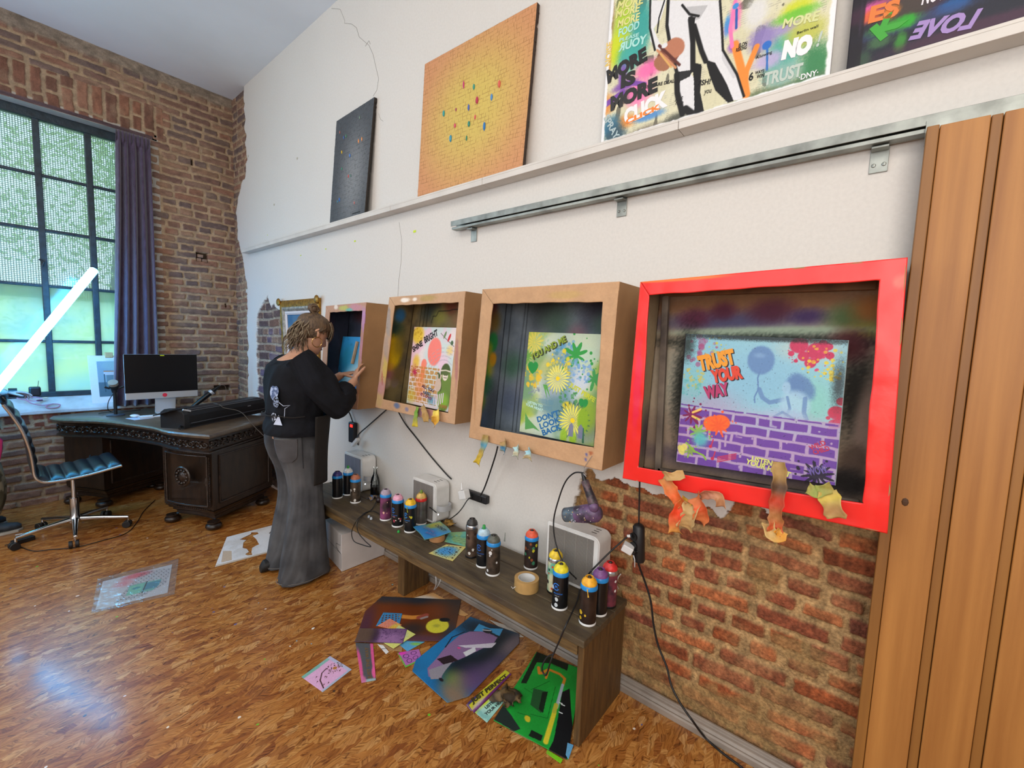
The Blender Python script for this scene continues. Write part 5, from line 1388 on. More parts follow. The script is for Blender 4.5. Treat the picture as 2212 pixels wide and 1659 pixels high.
t = empty('tape_roll', c2, 0, 'tan tape roll under the blue DON\'T stencil', 'tape roll')
MB().lathe([(.026, .001), (.042, .001), (.042, .030), (.026, .030)], c2, 30, cap=False).build('tape', mat('tan_tape', '#b07f52', .6), t, smooth=40)
MB().lathe([(.0259, .001), (.0259, .0295), (.024, .0295), (.024, .001), (.0259, .001)], c2, 30, cap=False).build('core', mat('paper_core', '#cfcfcd', .7), t, smooth=40)
# bottle with dark dregs
q = at(820, 1058, 2, ZB); c = Vector((.08, -2.552, ZB))
t = empty('glass_bottle', c, 0, 'small clear glass bottle with dark liquid beside the far heater', 'bottle')
gm = bpy.data.materials.new('clear_glass'); gm.use_nodes = True; _n = gm.node_tree.nodes; _l = gm.node_tree.links; _n.clear()
_o = _n.new('ShaderNodeOutputMaterial'); _t = _n.new('ShaderNodeBsdfTransparent'); _t.inputs[0].default_value = (.88, .92, .92, 1); _g = _n.new('ShaderNodeBsdfGlossy'); _g.inputs['Roughness'].default_value = .05
_f = _n.new('ShaderNodeLayerWeight'); _f.inputs[0].default_value = .35; _m = _n.new('ShaderNodeMixShader'); _l.new(_f.outputs['Fresnel'], _m.inputs[0]); _l.new(_t.outputs[0], _m.inputs[1]); _l.new(_g.outputs[0], _m.inputs[2]); _l.new(_m.outputs[0], _o.inputs[0])
MB().lathe([(.028, .001), (.031, .006), (.0315, .09), (.026, .120), (.013, .150), (.011, .185), (.014, .187), (.014, .197)], c, 26, cap=False).build('bottle_glass', gm, t, smooth=60)
MB().lathe([(.001, .003), (.0285, .004), (.0300, .062), (.001, .062)], c, 24).build('dark_liquid', mat('dark_liquid', '#120c0b', .1), t, smooth=50)
# clothes peg, clip, nozzle caps, crumpled leaves of tape
def bits(name, label, cat, px, py, col, dims, rz, z=ZB, bev=.001):
    q = at(px, py, 2, z); M = Matrix.Translation(q) @ Matrix.Rotation(rz, 4, 'Z')
    o = MB().box((-dims[0]/2, -dims[1]/2, .0004), (dims[0]/2, dims[1]/2, dims[2]), M=M).build(name, mat('bit_'+col.strip('#'), col, .6, var=.1), None, bevel=bev)
    return tag(o, label, cat)
q = at(1007, 1131, 2, ZB); M = Matrix.Translation(q) @ Matrix.Rotation(1.3, 4, 'Z')
t = empty('clothes_peg', q, 0, 'pale wooden clothes peg on the bench behind the brown can', 'clothes peg')
for s in (-1, 1):
    MB().prism([(-.036, s*.002), (-.036, s*.007), (0, s*.009), (.036, s*.006), (.036, s*.001), (0, s*.0015)], .009, M=M @ Matrix.Translation((0, 0, .0005))).build('peg_half', mat('peg_wood', '#c9ab7c', .6, var=.1), t)
MB().tube([M @ Vector((.002, -.010, .005)), M @ Vector((.004, 0, .0115)), M @ Vector((.002, .010, .005))], .0012, 6).build('spring', M_steel, t)
q = at(1090, 1170, 2, ZB); t = MB().tube([q+Vector((0, 0, .003)), q+Vector((-.002, .002, .028)), q+Vector((-.004, .003, .052))], [.006, .0045, .006], 8).build('plastic_pipette', mat('milky_plastic', '#a9b0a8', .3, alpha=.6), None, smooth=True)
tag(t, 'short milky plastic tube standing on the bench near the wall', 'plastic tube')
q = at(861, 1150, 2, ZB); t = MB().lathe([(.008, .0005), (.0075, .006), (.005, .012), (.001, .0125)], q, 12).build('nozzle_cap', mat('green_plastic', '#1f9a3a', .4), None, smooth=40)
tag(t, 'tiny green nozzle cap lying in front of the pink-topped can', 'nozzle cap')
for px, py, col, lb in [(797, 1118, '#8f98a4', 'small grey nozzle cap on the bench edge by the looped black cord'), (802, 1122, '#a9b2ba', 'pale nozzle cap beside the grey one on the bench edge')]:
    q = at(px, py, 2, ZB); o = MB().lathe([(.008, .0005), (.008, .008), (.004, .014), (.001, .014)], q, 12).build('nozzle_cap', mat('bit_'+col.strip('#'), col, .4), None, smooth=40); tag(o, lb, 'nozzle cap')
def crumple(name, label, cat, c, s, cols, seed, flat=.5, parent=None):
    rnd = random.Random(seed); n = 12; c = Vector(c)
    sl, ti = np.meshgrid(np.linspace(0, 1, n), np.linspace(0, 1, n))
    a = fbm(sl*3+seed, ti*3, seed, 3); b = fbm(sl*3, ti*3+seed, seed+9, 3); d = fbm(sl*4+5, ti*4+seed, seed+5, 3)
    P = np.stack([c.x+(sl-.5)*s*1.3+(a-.5)*s, c.y+(ti-.5)*s*1.3+(b-.5)*s, c.z+.002+np.abs(d-.35)*s*flat*2.4*(1-np.abs(sl-.5))], -1)
    C_ = np.zeros(P.shape); C_[:] = hexc(cols[0]); k = sstep(.45, .55, fbm(sl*5, ti*5, seed+3, 3))[..., None]; C_ = C_*(1-k)+hexc(cols[1])*k
    o = grid_obj(name, P, C_, None, vmat('crumpled_tape', .7), False, parent, .0008)
    if label: tag(o, label, cat)
    return o
q = Vector((.13, -2.50, ZB)); crumple('crumpled_tape', 'ball of crumpled brown and blue tape by the glass bottle', 'crumpled tape', q, .05, ('#8a6a3c', '#3f6aa0'), 3)
q = at(974, 1130, 2, ZB); crumple('crumpled_tape', 'crumpled golden tape scrap beneath the middle heater', 'crumpled tape', (q.x+.02, q.y, ZB), .05, ('#a07a35', '#6d5226'), 8, .3)

# stencils on the bench
def stencil(name, label, corners, z, base, paintfn, nx=110, ny=110, thick=.0008, cat='stencil', items=None, mats=None, plane=2, lift=None):
    pts = [np.array(at(px, py, plane, zz)) for (px, py), zz in zip(corners, z if isinstance(z, (list, tuple)) else [z]*4)]
    S = Sheet(*pts); p = Paint(S.w, S.h, nx, ny, base)
    L = paintfn(p, S)
    o = S.build(name, p, mats or vmat('sprayed_stencil', .45, fine=.08), thick, None, None, L, smooth=False); tag(o, label, cat)
    if items: lettering(S, items(S), o, lift=.0012 if L is None else .012)
    return o, S
def ps_blue(p, S):
    p.blob(.3, .5, .2, .2, '#2a7fc0', 1, .7); p.blob(.75, .8, .07, .05, '#a8a23a', .9, .7); p.blob(.9, .4, .05, .06, '#8a8a5a', .6, .7); p.line([(0, 0), (0, 1), (1, 1), (1, 0), (0, 0)], .004, '#5f9a88', .8)
    return .010*np.abs(p.u-.5)+.004*np.sin(p.v*5)
def is_blue(S):
    D = ink('#1a2438'); return [T(S, 'DON\'T', (937, 1138), (958, 1152), .022, D, bold=.02), T(S, 'LOOK', (912, 1142), (936, 1156), .020, ink('#5a6aa0')), T(S, 'BACK', (918, 1155), (940, 1163), .018, ink('#5a6aa0'))]
stencil('plastic_stencil', 'blue-sprayed plastic stencil lettered DON\'T, propped on a tape roll', [(891, 1137), (951, 1126), (975, 1151), (917, 1168)], [ZB+.034, ZB+.040, ZB+.034, ZB+.034], '#4a94c8', ps_blue, items=is_blue)
def holes(p, n, rmin, rmax, seed, x=.5, y=.5, R=.5):
    rnd = random.Random(seed); pl = []
    for i in range(n*40):
        if len(pl) >= n: break
        r = rmin+(rmax-rmin)*rnd.random()**2.5
        u, v = rnd.uniform(r+.006, p.w-r-.006), rnd.uniform(r+.006, p.h-r-.006)
        if all(math.hypot(u-a, v-b) > r+c+.0016 for a, b, c in pl): pl.append((u, v, r))
    for u, v, r in pl: p.cut(np.hypot(p.s-u, p.t-v) < r)
def ps_dots(p, S):
    p.blob(.4, .5, .055, .055, '#2f86c8', 1, .6); p.blob(.5, .45, .07, .07, '#4a98cf', .6, .8); holes(p, 90, .0022, .0085, 3)
stencil('plastic_stencil', 'yellow and blue stencil full of round holes on the bench', [(964, 1176), (1007, 1181), (978, 1212), (926, 1195)], ZB+.002, '#d8c46a', ps_dots, 170, 170)
def ps_scale(p, S):
    p.noise('#8fb06a', 20, .45, .6, .7)
    for i in range(5):
        for j in range(5):
            cx, cy = (i+.5*(j % 2))*.028, j*.022
            for r in (.013, .009, .005):
                d = np.abs(np.hypot(p.s-cx, p.t-cy)-r); p.cut((d < .0012) & (p.t > cy-.002) & (p.u > .05) & (p.u < .95) & (p.v > .05) & (p.v < .93))
stencil('plastic_stencil', 'teal stencil with fish-scale cuts lying behind the yellow dotted one', [(971, 1150), (1008, 1148), (1008, 1181), (960, 1170)], ZB+.0005, '#5fb0a0', ps_scale, 150, 150)

# ------------------------------------------------------------ hair dryer hung from the third booth
M_dry = mat('dryer_paint', '#3a3440', .4, col2='#6a4f74', scale=14, thr=(.4, .55))
M_dryblue = mat('dryer_nozzle_paint', '#6d8290', .4, col2='#3a3f4a', scale=16)
A = at(1222, 1112, 0, .20); B = at(1296, 1108, 0, .20)
dx = (B-A).normalized()
t = empty('hair_dryer', B, 0, 'paint-spattered violet folding hair dryer hanging above the near heater', 'hair dryer')
L = (B-A).length
def along(k, r): return (A+dx*L*k, r)
pts = [along(k, r) for k, r in ((0, .029), (.15, .031), (.35, .034), (.55, .037), (.75, .039), (.9, .036), (1.0, .024), (1.04, .006))]
s1 = [p for p in pts]
MB().tube([p for p, r in s1[2:]], [r for p, r in s1[2:]], 28).build('barrel', M_dry, t, smooth=50)
MB().tube([p for p, r in s1[:3]], [r for p, r in s1[:3]], 28, cap=False).build('nozzle', M_dryblue, t, smooth=50)
MB().tube([A+dx*.012, A+dx*.014], .0285, 24).build('outlet_grille', mat('outlet_grille', '#2a262a', .6), t)
MB().tube([A-dx*.001, A+dx*.004], [.030, .0305], 24, cap=False).build('nozzle_ring', mat('dryer_ring', '#5a5458', .4), t, smooth=True)
Hn = at(1284, 1095, 0, .215); H2 = at(1272, 1062, 0, .21); H3 = at(1263, 1038, 0, .205)
MB().tube([Hn, H2*.5+Hn*.5, H2, H3], [.020, .019, .0165, .015], 20).build('handle', mat('dryer_handle', '#2a242a', .5, col2='#5f4a50', scale=40, thr=(.45, .6)), t, smooth=50)
MB().ball(Hn+Vector((.006, 0, 0)), (.018, .021, .021), n=16).build('hinge', M_dry, t, smooth=True)
MB().tube([H3, at(1258, 1020, 0, .205)], [.010, .006], 12).build('cord_sleeve', mat('black_rubber', '#151517', .5), t, smooth=True)
rnd = random.Random(3)
for k in range(26):
    u = rnd.uniform(.1, .95); a = rnd.uniform(-.9, 1.2); rr = .0335+.006*u
    up = Vector((0, 0, 1)); nn = Vector((1, 0, 0))
    p = A+dx*L*u+(nn*math.cos(a)+up*math.sin(a))*rr*1.02
    MB().ball(p, (.0012, .0025*rnd.uniform(.5, 1.6), .0022), n=6).build('paint_fleck', ink(rnd.choice(['#d8c8a0', '#d8d4d8', '#c9a05a', '#b8b0c0'])), t)
MB().tube([at(1279, 985, 0, .21), at(1262, 1010, 0, .21), at(1261, 1024, 0, .212), at(1267, 1030, 0, .212)], .0016, 6).build('wire_hook', M_steel, t)
M_cb = mat('black_cable', '#121214', .45)
cable('dryer_cord', [at(1258, 1021, 0, .205), at(1240, 1022, 0, .2), at(1222, 1040, 0, .19), at(1208, 1075, 0, .19), at(1196, 1125, 0, .2), at(1201, 1175, 0, .21), at(1222, 1225, 0, .24), at(1250, 1258, 2, ZB+.02), at(1249, 1290, 2, ZB+.008), at(1235, 1325, 0, .35), at(1222, 1352, 0, .415), at(1208, 1385, 0, .425), at(1196, 1412, 0, .43), at(1189, 1430, 0, .44), at(1180, 1458, 0, .44), at(1172, 1450, 0, .44), at(1172, 1437, 0, .44), at(1182, 1420, 0, .43), at(1196, 1413, 0, .432)], .0032, M_cb, 'black cord looping from the hair dryer over the bench edge', 'cable')
cable('heater_cord', [at(1357, 1158, 0, .08), at(1345, 1168, 0, .10), at(1315, 1195, 0, .15), at(1288, 1222, 0, .20), at(1272, 1240, 0, .22), at(1262, 1262, 2, ZB+.006), at(1255, 1285, 2, ZB+.006)], .0034, M_cb, 'black cord running from the near power strip down behind the cans', 'cable')

# ------------------------------------------------------------ power strips, plugs, cables on the wall
M_pl = mat('black_plastic', '#17171a', .45)
M_wp = mat('white_plastic', '#d9d9d8', .35)
P3a, P3b = at(1380, 1134, 0, .05), at(1380, 1212, 0, .05)
t = empty('power_strip', (P3b.x, P3b.y, P3b.z), 0, 'chunky black power strip hanging on its cable under the red booth', 'power strip')
MB().tube([P3a+Vector((0, 0, .006)), P3a, P3a-Vector((0, 0, .008)), P3b+Vector((0, 0, .006)), P3b, P3b-Vector((0, 0, .003))], [.010, .019, .024, .024, .021, .010], 20).build('strip_body', M_pl, t, smooth=45)
for k in (.3, .55): 
    c = P3a.lerp(P3b, k); MB().tube([c+Vector((.018, -.012, 0)), c+Vector((.027, -.014, 0))], .017, 16).build('socket', mat('socket_black', '#0c0c0e', .5), t, smooth=40)
c = P3a.lerp(P3b, .28)+Vector((.026, -.016, 0)); e = at(1357, 1158, 0, .08)
t = empty('plug', c, 0, 'black angled plug with a white sleeve in the power strip under the red booth', 'plug')
MB().tube([c, c.lerp(e, .45)], [.011, .007], 12).build('plug_body', M_pl, t, smooth=40)
MB().tube([c.lerp(e, .46), c.lerp(e, 1.2)], .006, 10).build('label_sleeve', M_wp, t, smooth=40)
c = at(1357, 1185, 0, .09)
M = Matrix.Translation(c) @ Matrix.Rotation(-.4, 4, 'X') @ Matrix.Rotation(.3, 4, 'Z')
t = empty('plug_adapter', c, 0, 'white block adapter plugged into the power strip under the red booth', 'adapter')
MB().box((-.018, -.024, -.015), (.018, .020, .017), M=M).build('adapter_body', M_wp, t, bevel=.003)
MB().box((-.012, .020, -.010), (.010, .030, .010), M=M).build('adapter_pins', M_pl, t, bevel=.001)
cable('charger_cable', [at(1368, 1198, 0, .08), at(1371, 1210, 0, .08), at(1371, 1225, 0, .06)], .0022, M_wp, 'short white cord below the white block adapter', 'cable')
cable('charger_cable', [at(1341, 1240, 0, .05), at(1335, 1248, 0, .05), at(1332, 1262, 0, .06), at(1336, 1272, 2, ZB+.003)], .0025, M_wp, 'white cord dropping behind the near heater strap', 'cable')
cable('power_cable', [at(1382, 1030, 0, .06), at(1381, 1080, 0, .05), at(1380, 1132, 0, .05)], .0036, M_cb, 'straight black cable from the red booth down to the power strip', 'cable')
cable('power_cable', [at(1376, 1190, 0, .075), at(1380, 1220, 0, .05), at(1395, 1262, 0, .03), at(1406, 1300, 0, .03), at(1412, 1350, 0, .03), at(1422, 1395, 0, .03), at(1440, 1440, 0, .04), at(1450, 1480, 0, .055), at(1466, 1513, 0, .066), at(1480, 1535, 0, .070), at(1496, 1557, 0, .076), at(1524, 1594, 2, .010), at(1560, 1626, 2, .005), at(1601, 1657, 2, .005), at(1640, 1690, 2, .004)], .0042, M_cb, 'long black cable falling over the bare brick to the floor', 'cable')
c = at(1029, 1073, 0, .022)
t = empty('double_socket', c, 0, 'black double socket fixed to the white wall beside the middle heater', 'socket')
MB().box((.002, c.y-.085, c.z-.024), (.034, c.y+.085, c.z+.024)).build('socket_housing', M_pl, t, bevel=.008)
for dy in (-.035, .035): MB().tube([(.034, c.y+dy, c.z), (.038, c.y+dy, c.z)], .019, 20).build('socket_cup', mat('socket_black', '#0c0c0e', .5), t, smooth=40)
c = at(1003, 1068, 0, .075)
t = empty('plug_adapter', c, 0, 'white block adapter in the double socket beside the middle heater', 'adapter')
M = Matrix.Translation(c) @ Matrix.Rotation(.35, 4, 'X')
MB().box((-.02, -.026, -.024), (.022, .026, .024), M=M).build('adapter_body', M_wp, t, bevel=.004)
MB().tube([c+Vector((0, -.02, .02)), c+Vector((-.012, -.035, .055))], [.007, .004], 8).build('cord_sleeve', M_wp, t)
cable('power_cable', [at(1075, 965, 0, .10), at(1070, 985, 0, .07), at(1058, 1022, 0, .05), at(1046, 1055, 0, .045), at(1038, 1070, 0, .045)], .0042, M_cb, 'black cable from the third booth to the double socket', 'cable')
cable('power_cable', [at(1020, 1073, 0, .05), at(1010, 1080, 0, .08), at(998, 1098, 0, .11), at(985, 1112, 0, .13), at(968, 1122, 2, ZB+.004), at(952, 1116, 2, ZB+.004), at(940, 1105, 0, .135), at(928, 1096, 0, .135)], .003, M_cb, 'thin black cable curving from the double socket round the middle heater', 'cable')
cable('power_cable', [at(858, 885, 0, .05), at(875, 915, 0, .012), at(897, 943, 0, .008), at(930, 985, 0, .008), at(962, 1022, 0, .012), at(975, 1035, 0, .015)], .0042, M_cb, 'black cable slanting down the white wall from the second booth', 'cable')
c = at(763, 932, 0, .02)
t = empty('power_strip', c, 0, 'slim black power strip with glowing red switch beside the apron', 'power strip')
MB().box((.003, c.y-.045, c.z-.085), (.036, c.y+.032, c.z+.070)).build('strip_body', M_pl, t, bevel=.008)
MB().box((.036, c.y-.012, c.z+.035), (.040, c.y+.018, c.z+.055)).build('red_switch', mat('red_switch', '#d0201c', .3, emit='#ff2a20', estr=2.5), t, bevel=.001)
cable('power_cable', [at(748, 880, 0, .03), at(756, 895, 0, .02), at(762, 912, 0, .02)], .0042, M_cb, 'black cable entering the switched power strip from above', 'cable')
cable('power_cable', [at(835, 885, 0, .05), at(820, 898, 0, .015), at(795, 920, 0, .012), at(776, 937, 0, .02), at(772, 948, 0, .03), at(774, 962, 0, .03)], .0042, M_cb, 'black cable running from the second booth to the switched power strip', 'cable')
c = at(768, 955, 0, .05); M = Matrix.Translation(c) @ Matrix.Rotation(.7, 4, 'X')
t = MB().box((-.014, -.05, -.012), (.014, .045, .012), M=M).build('white_plug', M_wp, None, bevel=.004); tag(t, 'long white plug slanting from the switched power strip', 'plug')
c = at(818, 1086, 2, ZB)
o = MB().ball((c.x, c.y, ZB+.020), (.020, .020, .0195), n=16).build('rubber_bulb', mat('dark_bulb', '#2a1d20', .4), None, smooth=True); tag(o, 'dark round rubber bulb on the bench with a looped cord', 'bulb')
cable('looped_cord', [Vector((c.x+.015, c.y, ZB+.016)), at(803, 1100, 2, ZB+.004), at(785, 1112, 2, ZB+.004), at(772, 1122, 0, .42), at(760, 1148, 0, .425), at(764, 1168, 0, .425), at(780, 1176, 0, .425), at(801, 1181, 0, .425), at(788, 1168, 0, .425), at(774, 1150, 0, .425), at(772, 1130, 0, .42), at(785, 1110, 2, ZB+.006), at(805, 1104, 2, ZB+.004), at(822, 1112, 2, ZB+.003)], .0026, M_cb, 'thin black cord looping down over the front edge of the bench', 'cable')
cable('charger_cable', [at(927, 1205, 0, .30), at(928, 1222, 0, .28), at(940, 1240, 0, .26), at(942, 1262, 0, .24), at(938, 1274, 2, .004), at(950, 1258, 0, .22), at(955, 1225, 0, .2), at(955, 1208, 0, .2)], .003, M_wp, 'white cord hanging in a loop under the bench', 'cable')

# ------------------------------------------------------------ white carton under the bench end
mbx = [(.405, -2.555), (.06, -2.535), (.04, -2.84), (.345, -2.87)]
mbx = [(at(738, 1236, 2, 0).x, at(738, 1236, 2, 0).y), (.035, -2.50), (.02, -2.80), (at(703, 1196, 2, 0).x, at(703, 1196, 2, 0).y)]
t = empty('white_carton', (mbx[0][0], mbx[0][1], 0), 0, 'closed white cardboard carton on the floor behind the jeans', 'box')
M_wc = mat('white_card', '#cfcac8', .75, var=.03, scale=8)
MB().prism(mbx, .243, M=Matrix.Translation((0, 0, .002))).build('carton_body', M_wc, t, bevel=.002)
MB().prism([(a*1.0, b) for a, b in mbx], .0015, M=Matrix.Translation((0, 0, .2455))).build('lid_flap', mat('white_card_lid', '#d6d0cc', .75), t)
A = Vector((*mbx[3], 0)); B = Vector((*mbx[0], 0)); d = (B-A)
nrm = Vector((d.y, -d.x, 0)).normalized()
if nrm.x < 0: nrm = -nrm
def onside(k, z): return A+d*k+nrm*.0008+Vector((0, 0, z))
MB().tube([onside(.93, .243), onside(.93, .170), onside(.70, .160), onside(.68, .135), onside(.80, .125), onside(.98, .118), onside(.98, .02)], .0011, 5).build('flap_slit', mat('slit_dark', '#3a3634', .8), t)
MB().tube([onside(.02, .125), onside(.95, .118)], .0006, 4).build('fold_line', mat('slit_dark', '#3a3634', .8), t)

# ------------------------------------------------------------ strips of masking tape hanging from the booths
V_tape = vmat('masking_tape', .6, bump=.15, bscale=60)
def strip(label, pts, wd, base, marks, seed, curl=.01, group='tape strips stuck to the booth edges'):
    """pts: pixel + x of the strip's centre line"""
    P = [at(px, py, 0, x) for px, py, x in pts]
    out = []
    for i in range(len(P)-1):
        a = P[max(i-1, 0)]; b = P[i]; c = P[i+1]; d_ = P[min(i+2, len(P)-1)]
        for k in range(6):
            t = k/6; out.append(0.5*((2*b)+(c-a)*t+(2*a-5*b+4*c-d_)*t*t+(3*b-a-3*c+d_)*t**3))
    out.append(P[-1]); n = len(out); m = 9
    G = np.zeros((m, n, 3)); C_ = np.zeros((m, n, 3)); C_[:] = hexc(base)
    tw = random.Random(seed).uniform(-.5, .5)
    for i, p in enumerate(out):
        tn = (out[min(i+1, n-1)]-out[max(i-1, 0)]).normalized()
        ax = Vector((.35*math.sin(i*.35+seed), 0, 0))+Vector((1, 0, 0)).cross(tn)
        ax = (ax-tn*ax.dot(tn)).normalized(); nn = tn.cross(ax)
        w_ = wd*(1-.25*abs(math.sin(i*.5+seed)))
        for j in range(m):
            s = (j/(m-1)-.5)
            q = p+ax*s*w_+nn*(curl*(s*s*4-.5)+.002*math.sin(i*1.7+j*1.1+seed))
            G[j, i] = q
    for (k, h, wdt) in marks:
        ti = np.linspace(0, 1, n)[None, :]+np.zeros((m, 1)); a = np.exp(-((ti-k)/wdt)**2)[..., None]*.9
        C_ = C_*(1-a)+hexc(h)*a
    C_ *= (.92+.16*fbm(G[..., 1]*90, G[..., 2]*90, seed, 3))[..., None]
    o = grid_obj('masking_tape_strip', G, C_, None, V_tape, True, None, .0006); tag(o, label, 'tape strip', group)
    return o
strip('tape strip with yellow-green paint, leftmost under the second booth', [(903, 880, .212), (899, 900, .215), (897, 922, .22)], .040, '#9a9a50', [(.3, '#6aa03a', .3), (.9, '#c9b430', .2)], 1)
strip('folded tan tape strip between the two yellowish ones under the second booth', [(912, 874, .212), (918, 890, .225), (922, 912, .215)], .045, '#b08f5a', [(.9, '#c0a060', .2)], 2, .012)
strip('yellow paint-stained tape strip, rightmost under the second booth', [(944, 884, .212), (942, 902, .23), (936, 918, .218)], .052, '#d8b048', [(.2, '#e3d060', .2), (.9, '#e0a43a', .3)], 3, .014)
strip('long curling tape strip with yellow end under the third booth', [(1050, 940, .212), (1046, 962, .222), (1038, 985, .23), (1030, 1003, .225)], .042, '#a98f52', [(.35, '#4a96c0', .12), (.9, '#d2b83a', .3)], 4, .012)
strip('small brown and blue crumpled tape tab under the third booth', [(1087, 952, .212), (1090, 964, .225), (1086, 977, .22)], .045, '#a88a58', [(.75, '#3f86b8', .25)], 5, .014)
strip('pale blue crumpled tape tab under the third booth, left of its twin', [(1116, 963, .212), (1117, 976, .225), (1114, 988, .222)], .040, '#a9ccd0', [(.7, '#c9c0a0', .3)], 6, .014)
strip('pale blue crumpled tape tab nearest the hair dryer', [(1141, 970, .212), (1142, 982, .225), (1140, 993, .222)], .048, '#9fcbd8', [(.8, '#c4a878', .3)], 7, .014)
strip('folded tan tape tab high on the red booth edge', [(1432, 1025, .212), (1450, 1030, .232), (1478, 1024, .222)], .036, '#c29a62', [], 8, .006)
strip('orange-stained tape strip dropping from the folded tan tab', [(1434, 1030, .214), (1448, 1056, .23), (1462, 1076, .235), (1476, 1092, .23)], .052, '#c77f45', [(.6, '#e0632c', .3)], 9, .012)
strip('scarlet and yellow tape strip hanging lowest left under the red booth', [(1486, 1078, .216), (1470, 1100, .235), (1458, 1125, .24), (1460, 1152, .228)], .050, '#d2633a', [(.45, '#e8421c', .2), (.05, '#c9a83a', .15), (.95, '#d8a050', .15)], 10, .014)
strip('broad plain tan tape loop amid the orange strips of the red booth', [(1494, 1085, .22), (1492, 1108, .245), (1484, 1130, .24), (1478, 1142, .232)], .062, '#c2a06a', [], 11, .016)
strip('crumpled orange tape strip curling right under the red booth', [(1500, 1072, .218), (1512, 1092, .24), (1516, 1110, .24), (1508, 1128, .23)], .055, '#cf7a48', [(.5, '#d8562c', .25)], 12, .016)
strip('pinkish tan tape strip bending down beside the orange cluster', [(1510, 1072, .218), (1530, 1068, .23), (1552, 1074, .235), (1558, 1096, .225)], .034, '#c08a62', [(.3, '#b87a60', .3)], 13, .01)
strip('long tape strip stained red and black across the red booth edge', [(1684, 998, .214), (1684, 1030, .222), (1681, 1065, .236), (1677, 1100, .24), (1676, 1130, .236), (1672, 1150, .24), (1664, 1168, .232)], .046, '#a8864e', [(.42, '#c03a24', .12), (.28, '#4a3426', .07), (.75, '#c8502a', .12)], 14, .010)
strip('tan tape curl hooked round the tip of the long stained strip', [(1660, 1128, .226), (1664, 1148, .245), (1678, 1160, .25), (1690, 1146, .24)], .040, '#c9a86c', [(.8, '#d8922c', .2)], 15, .012)
strip('flat khaki tape tab near the lower right corner of the red booth', [(1744, 1054, .212), (1765, 1062, .222), (1798, 1052, .214)], .040, '#a89a50', [(.5, '#8f9a4a', .3)], 16, .004)
strip('yellow and tan tape strip below the khaki tab, nearest the door', [(1786, 1060, .214), (1796, 1088, .226), (1808, 1120, .224)], .060, '#b59a5a', [(.3, '#c8b04a', .2), (.75, '#b58a5a', .2)], 17, .008)
# yellow thumb tacks and staples on the white wall
for i, (px, py, w_) in enumerate([(896, 500, .013), (767, 521, .010), (704, 538, .008), (650, 552, .008), (578, 508, .006)]):
    q = at(px, py, 0, 0); o = MB().box((.0008, q.y-w_, q.z-w_*.55), (.0022, q.y+w_, q.z+w_*.55)).build('yellow_sticker', mat('neon_yellow', '#c8e01c', .5), None, bevel=.002)
    tag(o, ['widest yellow sticker on the white wall, left of the steel rail', 'yellow sticker on the wall below the black canvas', 'small yellow sticker between the far booth and the ledge', 'small yellow sticker above the gilt frame', 'tiny yellow sticker nearest the brick corner'][i], 'sticker')
# ------------------------------------------------------------ antique desk
ZD = 0.765
M_oak = mat('dark_oak', '#160e08', .36, col2='#2c1d12', scale=5, stretch=(6, 6, 1.5), bump=.12, bscale=50, coat=.15)
M_oaktop = mat('dark_oak_top', '#463b30', .34, col2='#625443', scale=4, stretch=(3, 8, 3), bump=.06, coat=.25)
M_carve = mat('carved_oak', '#140d07', .33, col2='#34241a', scale=30, bump=.3, bscale=90, coat=.2)
desk = empty('desk', (.8, -4.5, 0), 0, 'antique carved dark oak desk with a curved front below the window', 'desk')
front = [(.742, -3.64), (.80, -3.735), (.86, -3.85), (.905, -3.96), (.93, -4.05), (.938, -4.13), (.955, -4.22), (1.005, -4.37), (1.065, -4.53), (1.13, -4.68), (1.20, -4.81), (1.29, -4.905), (1.37, -4.99), (1.42, -5.08), (1.44, -5.17), (1.42, -5.25)]
backp = [(1.22, -5.325), (.62, -5.325), (.10, -4.10)]
top = front+backp
def inset_poly(poly, d):
    n = len(poly); out = []
    cx = sum(p[0] for p in poly)/n; cy = sum(p[1] for p in poly)/n
    for i in range(n):
        p0, p1, p2 = Vector(poly[i-1]), Vector(poly[i]), Vector(poly[(i+1) % n])
        a = (p1-p0).normalized(); b = (p2-p1).normalized()
        na, nb = Vector((-a.y, a.x)), Vector((-b.y, b.x))
        m = (na+nb); m = m.normalized() if m.length > 1e-6 else na
        k = d/max(.5, m.dot(na)); out.append(p1+m*k)
    # make sure it points inward
    if (out[0]-Vector((cx, cy))).length > (Vector(poly[0])-Vector((cx, cy))).length and d > 0:
        return inset_poly(poly, -d)
    return [(p.x, p.y) for p in out]
def stack(name, poly, layers, m, parent, smooth=False):
    rings = [[Vector((x, y, z)) for x, y in (inset_poly(poly, i) if abs(i) > 1e-6 else poly)] for i, z in layers]
    return MB().loft(rings).build(name, m, parent, smooth=smooth)
stack('desktop', top, [(.016, ZD-.034), (.006, ZD-.030), (0, ZD-.020), (0, ZD-.012), (.006, ZD-.004), (.012, ZD)], M_oaktop, desk, 35)
stack('apron', top, [(.05, ZD-.158), (.034, ZD-.152), (.036, ZD-.142), (.050, ZD-.136), (.050, ZD-.046), (.030, ZD-.035)], M_oak, desk, 35)
